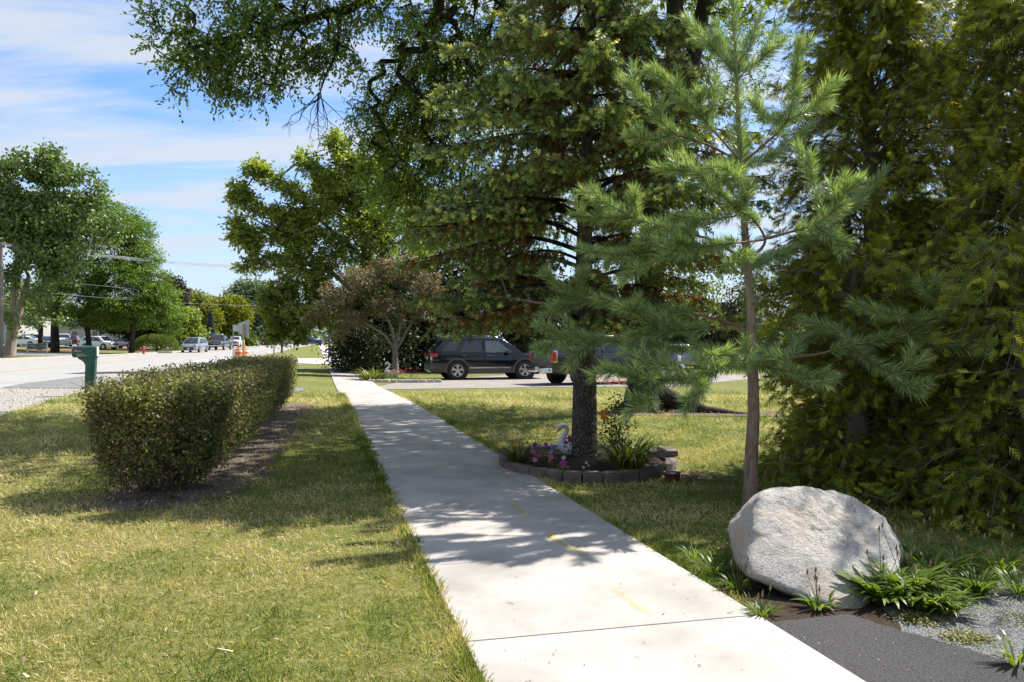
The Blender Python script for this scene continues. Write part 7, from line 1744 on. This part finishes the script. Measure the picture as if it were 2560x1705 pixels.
# dark lamp post on the far walk
b = P(823, 0, 72); o = empty('street_post', (b.x, 72, TZ(b.x, 72))); MB().tube([(0, 0, -0.1), (0, 0, 0.3), (0, 0, 3.4)], [0.14, 0.105, 0.095], 12).build('shaft', mat_plain('dark_grey_post', (0.10, 0.10, 0.12), None, 5, 0.6), o, 40); MB().lathe([(0.16, 0), (0.16, 0.12), (0.12, 0.16)], 12).build('base', M_TRIM, o, 40)
tag(o, 'dark grey post standing at the edge of the far sidewalk', 'post')

# ---- utility poles and wires
def pole(label, px, D, h_, r_=0.17):
    b = P(px, 0, D); o = empty('utility_pole', (b.x, D, TZ(b.x, D))); MB().tube([(0, 0, -0.2), (0, 0, h_*0.5), (0, 0, h_)], [r_, r_*0.9, r_*0.75], 12).build('shaft', M_WOODG, o, 50)
    MB().box((0.1, 0, h_-0.15), (0.6, 0.12, 0.12)).build('bracket', M_GALV, o, bevel=0.01)
    MB().lathe([(0.04, 0), (0.06, 0.03), (0.06, 0.1), (0.03, 0.14)], 10, (0.3, 0, h_-0.1)).build('insulator', M_GALV, o, 40)
    tag(o, label, 'utility pole'); return b.x
D1 = 70.0; z1_ = TZ(-44.8, 70); hp1 = H-(606-CY)*D1/FPX-z1_
pole('grey wooden utility pole at the left edge by the leaning trunk', 3, D1, hp1, 0.19)
D2 = 136.0
pole('distant utility pole behind the olive-green tree', 716, D2, 12.8)
pole('pale far utility pole beyond the slate pickup', 678, 230, 9.0, 0.30)
pole('second pale far utility pole right of the first one', 697, 260, 10.0, 0.28)
def wire(label, a, b, sag, r_, K_=24):
    m = MB(); pts = []
    for k in range(K_+1):
        f = k/K_; p = a.lerp(b, f); p.z -= sag*4*f*(1-f); pts.append(p)
    o = m.tube(pts, r_, 5).build('overhead_wire', M_GALV, None, 80); tag(o, label, 'wire', 'wires strung between the utility poles')
for k, (ya, yb, r_, lab) in enumerate(((609, 668, .030, 'uppermost pale overhead wire from the left pole'), (611.5, 671, .030, 'second of the bundled pale wires from the left pole top'), (614, 674, .022, 'lowest of the bundled pale wires from the left pole top'), (689, 742, .012, 'single wire below the pale bundle'), (722, 764, .014, 'lowest single wire from the left pole'))):
    wire(lab, P(6, ya, D1-0.2), P(716, yb, D2), 0.45, r_)

# ---- buildings across the road
def building(label, x0, x1, D, h_, mat, roof, seed, nwin=6, storeys=2, depth=12):
    z = TZ((x0+x1)/2, D); o = empty('building', ((x0+x1)/2, D, z)); w = x1-x0
    MB().box((0, depth/2, h_/2-0.2), (w, depth, h_+0.4)).build('wall', mat, o)
    MB().prism([(-w/2-0.5, h_), (w/2+0.5, h_), (w/2-1.5, h_+1.8), (-w/2+1.5, h_+1.8)], -0.5, depth+0.5).build('roof', roof, o)
    MB().box((0, -0.06, h_-0.15), (w+0.6, 0.18, 0.3)).build('fascia', M_WHITEP, o)
    for sy in range(storeys):
        for k in range(nwin):
            xw = -w/2+(k+0.5)*w/nwin; zw = h_*(sy+0.52)/storeys
            q_ = MB().box((xw, -0.02, zw), (min(1.3, w/nwin*0.5), 0.14, h_/storeys*0.42)).build('window', M_WHITEP, o)
            MB().box((xw, -0.10, zw), (min(1.3, w/nwin*0.5)-0.16, 0.03, h_/storeys*0.42-0.16)).build('pane', M_GLASSL, q_)
    tag(o, label, 'building')
building('pale two-storey building behind the leaning trunk at the left edge', -108, -88, 142, 6.2, M_STUCCO, M_ROOFG, 1)
building('low building glimpsed behind the parked cars under the trees', -118, -80, 165, 3.6, M_STUCCO, M_ROOFG, 2, 9, 1)
building('low brick building half hidden beyond the silver car', 8.5, 22, 75, 3.2, M_DWALL, M_ROOFG, 3, 5, 1, 9)

# ================================================================== TREES ACROSS THE ROAD
def gtrunk(px, D, dz=-0.1):
    x = (px-CX)/FPX*D; return (x, D, TZ(x, D)+dz)
def T(px, py, D): return tuple(P(px, py, D))
D = 75
broadleaf('cottonwood_tree', 'big cottonwood with pale leaning trunk beside the left utility pole', [[gtrunk(22, D), T(28, 850, D), T(45, 790, D), T(62, 730, D), T(72, 690, D)], [gtrunk(26, D+1), T(34, 780, D+1), T(48, 640, D+1), T(60, 560, D+1), T(110, 470, D+1), T(130, 390, D+1)], [T(48, 640, D+1), T(10, 560, D+2), T(-30, 480, D+2)], [T(60, 560, D+1), T(150, 520, D), T(220, 470, D)]],
          [[.62, .45, .36, .28, .18], [.5, .42, .36, .3, .2, .06], [.25, .18, .06], [.2, .14, .05]],
          [bl(10, 470, D+2, 3.4, 3, 2.6), bl(-60, 560, D+2, 3.6, 3, 3.6), bl(70, 440, D+1, 2.6, 3, 2.2), bl(130, 400, D+1, 1.7, 2, 1.4), bl(120, 480, D+1, 3.2, 3, 2.4), bl(190, 430, D, 1.1, 1.3, 1.5), bl(215, 480, D, 1.7, 2, 1.6), bl(240, 500, D, 1.0, 1.2, .9), bl(60, 560, D+1, 4.2, 3.5, 2.6), bl(160, 560, D, 3.0, 3, 2.2), bl(250, 580, D-1, 1.8, 2, 1.4), bl(110, 640, D-1, 2.6, 2.4, 1.7), bl(150, 690, D-1, 1.7, 1.7, 1.1), bl(95, 740, D-1, 1.5, 1.5, 1.0), bl(30, 690, D-1, 1.3, 1.2, 1.4), bl(20, 800, D-2, .9, .9, 1.2), bl(45, 850, D-2, .5, .5, .6), bl(270, 560, D-1, 1.2, 1.5, 1.0), bl(75, 800, D-2, .6, .6, .6), bl(128, 372, D+1, .7, .8, .8), bl(95, 412, D+1, .9, 1, .8), bl(200, 405, D, .5, .6, .8), bl(28, 420, D+2, 1.0, 1, .8), bl(258, 468, D, .7, .8, .5), bl(285, 545, D-1, .7, .8, .6), bl(150, 395, D, .7, .8, .9), bl(230, 440, D, .5, .6, .7), bl(60, 770, D+3, 2.2, 2, 1.3), bl(110, 790, D+8, 2.4, 2, 1.0), bl(170, 640, D-1, 2.2, 2, 1.6)],
          2100, 22, 0.40, 0.36, 0.7, L_COTT, M_BARK_TAN, 71, up=0.3, droop=0.4, twig=0.016, step=1.0, shell=1.1, gap=1.6)
for nm, lab, tp, bls, nc, seed, mt in (
    ('locust_tree', 'locust tree with dark trunk left of the thick twin trunk', [(100, 95), (103, 820), (96, 780), (110, 700)], [bl(90, 770, 94, 2.6, 3, 1.6), bl(60, 740, 95, 2.6, 3, 2), bl(130, 720, 95, 2.6, 3, 2)], 330, 72, L_LOCUST),
    ('locust_tree', 'locust tree with the thickest dark trunk, behind the number sign', [(137, 90), (137, 810), (142, 740), (190, 650), (230, 560)], [bl(200, 560, 92, 4, 4, 2.6), bl(290, 560, 92, 3.2, 3.5, 2.6), bl(260, 520, 93, 2.6, 3, 1.2), bl(180, 700, 90, 3.2, 3, 2.4), bl(250, 650, 91, 3.4, 3.4, 2.6), bl(150, 780, 89, 2.6, 2.6, 1.2), bl(190, 800, 90, 2.4, 2.6, .9), bl(140, 640, 91, 2.6, 2.6, 2)], 800, 73, L_LOCUST),
    ('locust_tree', 'locust tree with slanting trunk beside the white side-on crossover', [(225, 92), (218, 820), (210, 780), (270, 690), (330, 600)], [bl(330, 580, 95, 2.6, 3, 2.4), bl(345, 640, 94, 2.8, 3, 2.2), bl(300, 690, 92, 3.4, 3.4, 2), bl(240, 770, 91, 2.6, 2.8, 1.4), bl(370, 700, 93, 2.6, 3, 1.8), bl(300, 760, 91, 3, 3, 1.5), bl(270, 810, 92, 2.4, 2.4, .8), bl(230, 720, 92, 2.6, 2.6, 1.6)], 800, 74, L_LOCUST),
    ('locust_tree', 'locust tree rising from the red mulch left of the round shrub', [(328, 91), (334, 815), (345, 770), (390, 720)], [bl(390, 735, 93, 2.6, 3, 1.6), bl(415, 770, 93, 1.7, 2.4, 1.6), bl(438, 790, 95, 1.2, 1.6, 1.3), bl(430, 820, 95, 1.2, 1.6, 1.0), bl(350, 770, 92, 2.6, 3, 1.4), bl(320, 812, 91, 1.6, 1.8, .7), bl(370, 780, 92, 2.4, 2.4, 1.1), bl(380, 800, 110, 2.2, 2.2, 1.6), bl(420, 820, 112, 1.8, 2, 1.8)], 560, 75, L_LOCUST),
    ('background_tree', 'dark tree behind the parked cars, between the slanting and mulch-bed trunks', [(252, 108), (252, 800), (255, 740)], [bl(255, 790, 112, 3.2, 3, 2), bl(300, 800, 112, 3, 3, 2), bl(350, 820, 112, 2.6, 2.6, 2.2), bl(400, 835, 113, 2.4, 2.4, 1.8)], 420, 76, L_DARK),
    ('maple_tree', 'dark purple maple showing above the locust crowns', [(435, 112), (435, 790), (432, 730)], [bl(428, 715, 113, 1.5, 1.5, 1.1), bl(445, 735, 113, 1.0, 1.2, .8), bl(462, 775, 118, .9, 1.0, .9)], 170, 77, L_PURPLE),
    ('bush_tree', 'rounded brownish-green small tree right of the purple maple', [(472, 114), (472, 830), (472, 800)], [bl(462, 825, 114, 1.8, 1.9, 1.6), bl(486, 835, 115, 1.3, 1.5, 1.3), bl(472, 790, 114, 1.2, 1.4, .9), bl(450, 845, 113, 1.2, 1.4, .9)], 340, 78, L_MID),
    ('lime_tree', 'yellow-green tree left of the blue spruce top', [(500, 152), (500, 800), (500, 770)], [bl(495, 760, 152, 2.2, 2.4, 1.9), bl(515, 790, 153, 2.6, 2.6, 2.4), bl(470, 745, 154, 1.7, 1.9, 1.2), bl(500, 820, 153, 3, 2.6, 2)], 340, 79, L_LIME),
    ('lime_tree', 'broad yellow-green tree right of the blue spruce', [(562, 178), (562, 820), (562, 780)], [bl(545, 770, 178, 3.3, 3.4, 2.1), bl(575, 765, 178, 3.6, 3.6, 2.0), bl(590, 790, 179, 3.0, 3.2, 2.5), bl(555, 805, 178, 4.4, 3.8, 3.0), bl(595, 825, 180, 2.0, 2.2, 2.2), bl(545, 840, 178, 3.5, 3, 1.8)], 560, 80, L_LIME),
    ('lime_shrub', 'yellow-green shrub just right of the white pickup', [(612, 170), (612, 855), (612, 845)], [bl(614, 850, 170, 1.1, 1.0, 1.2), bl(611, 860, 170, 1.2, 1, .8)], 90, 81, L_ROUND),
    ('far_tree', 'tall pale grey-green tree at the far end of the road', [(640, 205), (640, 800), (632, 760), (615, 730)], [bl(600, 740, 205, 3.0, 3, 3.0), bl(625, 720, 206, 3.2, 3, 1.8), bl(655, 730, 206, 3.0, 3, 2.2), bl(640, 780, 205, 5.0, 4, 3.2), bl(675, 790, 206, 3.2, 3, 3.6), bl(615, 820, 204, 3.4, 3, 2.6), bl(660, 835, 204, 4, 3.5, 2.4), bl(595, 790, 204, 1.8, 2, 2.6)], 620, 82, L_FARC)):
    base = gtrunk(tp[0][0], tp[0][1]); Dd = tp[0][1]
    pts = [base]+[T(a, b, Dd) for a, b in tp[1:]]
    r0 = 0.50 if 'thickest' in lab else (0.33 if Dd < 100 else 0.25)
    rr_ = [r0*(1-0.75*i/(len(pts)-1)) for i in range(len(pts))]; lf = 0.30*Dd/90
    broadleaf(nm, lab, [pts], [rr_], bls, int(nc*1.35), 24, 0.36*Dd/90, lf*1.15 if nm != 'locust_tree' else lf, 0.55 if nm != 'locust_tree' else 0.42, mt, M_BARK_DARK, seed, up=1.0 if nm == 'locust_tree' else 0.5, droop=0.2, twig=0.014, step=1.0, shell=1.0, flat=0.4 if nm == 'locust_tree' else 0.75, group='trees across the road', cat='shrub' if 'shrub' in nm else 'tree')
# clipped round shrub
def dome(name, label, px, py, wpx, hpx, mat, seed, n=9000, leaf=0.14):
    g_ = G(px, py); rg = np.random.default_rng(seed); s = g_.y/FPX; rx_, rz_ = wpx/2*s, hpx*s
    o = empty(name, tuple(g_)); MB().tube([(0, 0, -0.05), (0.05, 0, rz_*0.4), (0, 0, rz_*0.7)], [0.12, 0.09, 0.04], 8).build('trunk', M_BARK_DARK, o, 60)
    u_ = rnd_unit(rg, n); u_[:, 2] = np.abs(u_[:, 2])*1.0; sh_ = np.sign(u_)*np.abs(u_)**0.75
    Pn = sh_*np.array([rx_, rx_*0.8, rz_*0.93])*(0.90+0.12*rg.random((n, 1))); Pn[:, 2] += 0.15
    U, N = leaf_axes(rg, n, 0.2, 0.1); N = nrm(N+0.8*u_)
    scatter('crown', LEAF_V, LEAF_F, Pn, U, N, leaf*(0.7+0.6*rg.random(n)), np.clip(0.5+0.25*rg.normal(size=n), 0, 1), mat, o, S2=leaf*0.6)
    tag(o, label, 'shrub')
dome('round_shrub', 'wide clipped bright green shrub behind the fire hydrant', 391, 879, 104, 44, L_ROUND, 5)
dome('round_shrub', 'small far rounded shrub beyond the slate pickup', 666, 862, 20, 12, L_FARC, 6, 1500, 0.25)
# blue spruce
def far_spruce(label, px, base_y, top_y, halfpx, mat, seed):
    D = 136.0; b = gtrunk(px, D, 0); s = D/FPX; rg = np.random.default_rng(seed); h_ = H-(top_y-CY)*s-b[2]; rad = halfpx*s
    o = empty('blue_spruce', b); MB().tube([(0, 0, -0.1), (0, 0, h_*0.95)], [0.16, 0.02], 8).build('trunk', M_BARK_DARK, o, 60)
    n = 9000; f = rg.random(n)**0.6; z = h_*(1-f)*0.97+0.2; lay = 0.80+0.20*np.cos(z*6.0+rg.normal(size=n)*0.5); r_ = rad*f*lay*(0.45+0.55*rg.random(n)**0.4); a = rg.random(n)*6.283
    Pn = np.stack([np.cos(a)*r_, np.sin(a)*r_, z-0.12*r_], 1); U = np.stack([np.cos(a), np.sin(a), -0.25+0.3*rg.normal(size=n)], 1); N = nrm(rg.normal(size=(n, 3))+np.array([0, 0, 1]))
    scatter('crown', LEAF_V, LEAF_F, Pn, U, N, 0.28*(0.6+0.6*rg.random(n)), np.clip(0.5+0.25*rg.normal(size=n), 0, 1), mat, o, S2=0.09)
    tag(o, label, 'tree')
far_spruce('cone-shaped blue spruce behind the oncoming vehicles', 526, 860, 772, 19, mat_leaf('blue_spruce_needles', [(0, (0.035, 0.060, 0.055)), (0.5, (0.075, 0.115, 0.108)), (1, (0.14, 0.19, 0.18))], 0.1), 3)
# low yellow flower bed beyond the round shrub
def bed(label, px, py, w, dpt, h_, mat, seed, n=1400, name='flower_bed', sz=0.16):
    g_ = G(px, py); rg = np.random.default_rng(seed); o = empty(name, tuple(g_))
    Pn = np.stack([(rg.random(n)*2-1)*w, (rg.random(n)*2-1)*dpt, rg.random(n)*h_], 1); U, N = leaf_axes(rg, n, 0.6, -0.2)
    k = int(n*0.6); scatter('leaves', LEAF_V, LEAF_F, Pn[:k]*np.array([1, 1, 0.8]), U[:k], N[:k], sz, rg.random(k), L_LOCUST, o, S2=sz*0.5)
    fl_ = scatter('flowers', LEAF_V, LEAF_F, Pn[k:]*np.array([1, 1, 0.4])+np.array([0, 0, h_*0.65]), U[k:], N[k:], sz*0.8, rg.random(n-k), mat, o, S2=sz*0.7); fl_['kind'] = 'stuff'
    tag(o, label, 'flower bed')
bed('low bed of yellow flowers behind the round shrub', 452, 872, 2.0, 1.5, 0.8, PETALS['yellow'], 4)
# red flowers by the crabapple and beside the pickup, with stone edging
g_ = G(1000, 948); bed('red flowers round the foot of the crabapple', 1003, 949, 0.75, 0.3, 0.42, PETALS['red'], 9, 420, 'red_flowers', 0.06)
bed('red flowers low beside the pickup, right of the spruce trunk', 1520, 988, 0.8, 0.5, 0.5, PETALS['red'], 10, 420, 'red_flowers', 0.06)
e_ = empty('stone_edging', tuple(G(1005, 957))); rg = random.Random(3); tag(e_, 'short row of pale rough stones edging the crabapple bed', 'edging')
for k in range(10):
    MB().box((-1.25+0.30*k, 0.05*math.sin(k*0.9)+0.35*(k/9-0.5)**2, 0.06), (0.27+rg.uniform(-.03, .03), 0.20, 0.15), rg.uniform(-.15, .15)).build('stone', M_CURB, e_, bevel=0.035)
# the far wood that closes the view: one mass, with unseen trees behind the camera
rg = np.random.default_rng(17); n = 24000
ang_px = np.concatenate([rg.uniform(-500, 900, n*6//10), rg.uniform(900, 3300, n-n*6//10)]); Dd = rg.uniform(300, 380, n)
hmax = 8+9*vnoise(ang_px, 0*ang_px, 0.020, 3)+4*vnoise(ang_px, 0*ang_px+5, 0.09, 4)
zz_ = rg.random(n)**0.8*hmax
X = (ang_px-CX)/FPX*Dd; Pn = np.stack([X, Dd, terrain(X, Dd)+zz_], 1)
nb_ = 8000; ab = rg.uniform(math.pi*1.02, math.pi*1.98, nb_); rb_ = rg.uniform(42, 60, nb_); hb = 7+7*vnoise(ab*9, 0*ab, 1.0, 8); Pb = np.stack([np.cos(ab)*rb_, np.sin(ab)*rb_, rg.random(nb_)*hb], 1); Pn = np.concatenate([Pn, Pb]); n = len(Pn); U, N = leaf_axes(rg, n, 0.5, 0.2)  # leaf ring behind the camera, added to darken reflections in car paint
dw = scatter('distant_wood', LEAF_V, LEAF_F, Pn, U, N, 2.4*(0.6+0.7*rg.random(n)), np.clip(0.5+0.25*rg.normal(size=n), 0, 1), L_FARC, None, S2=1.5)
tag(dw, 'hazy line of far trees along the horizon', 'wood', kind='stuff')
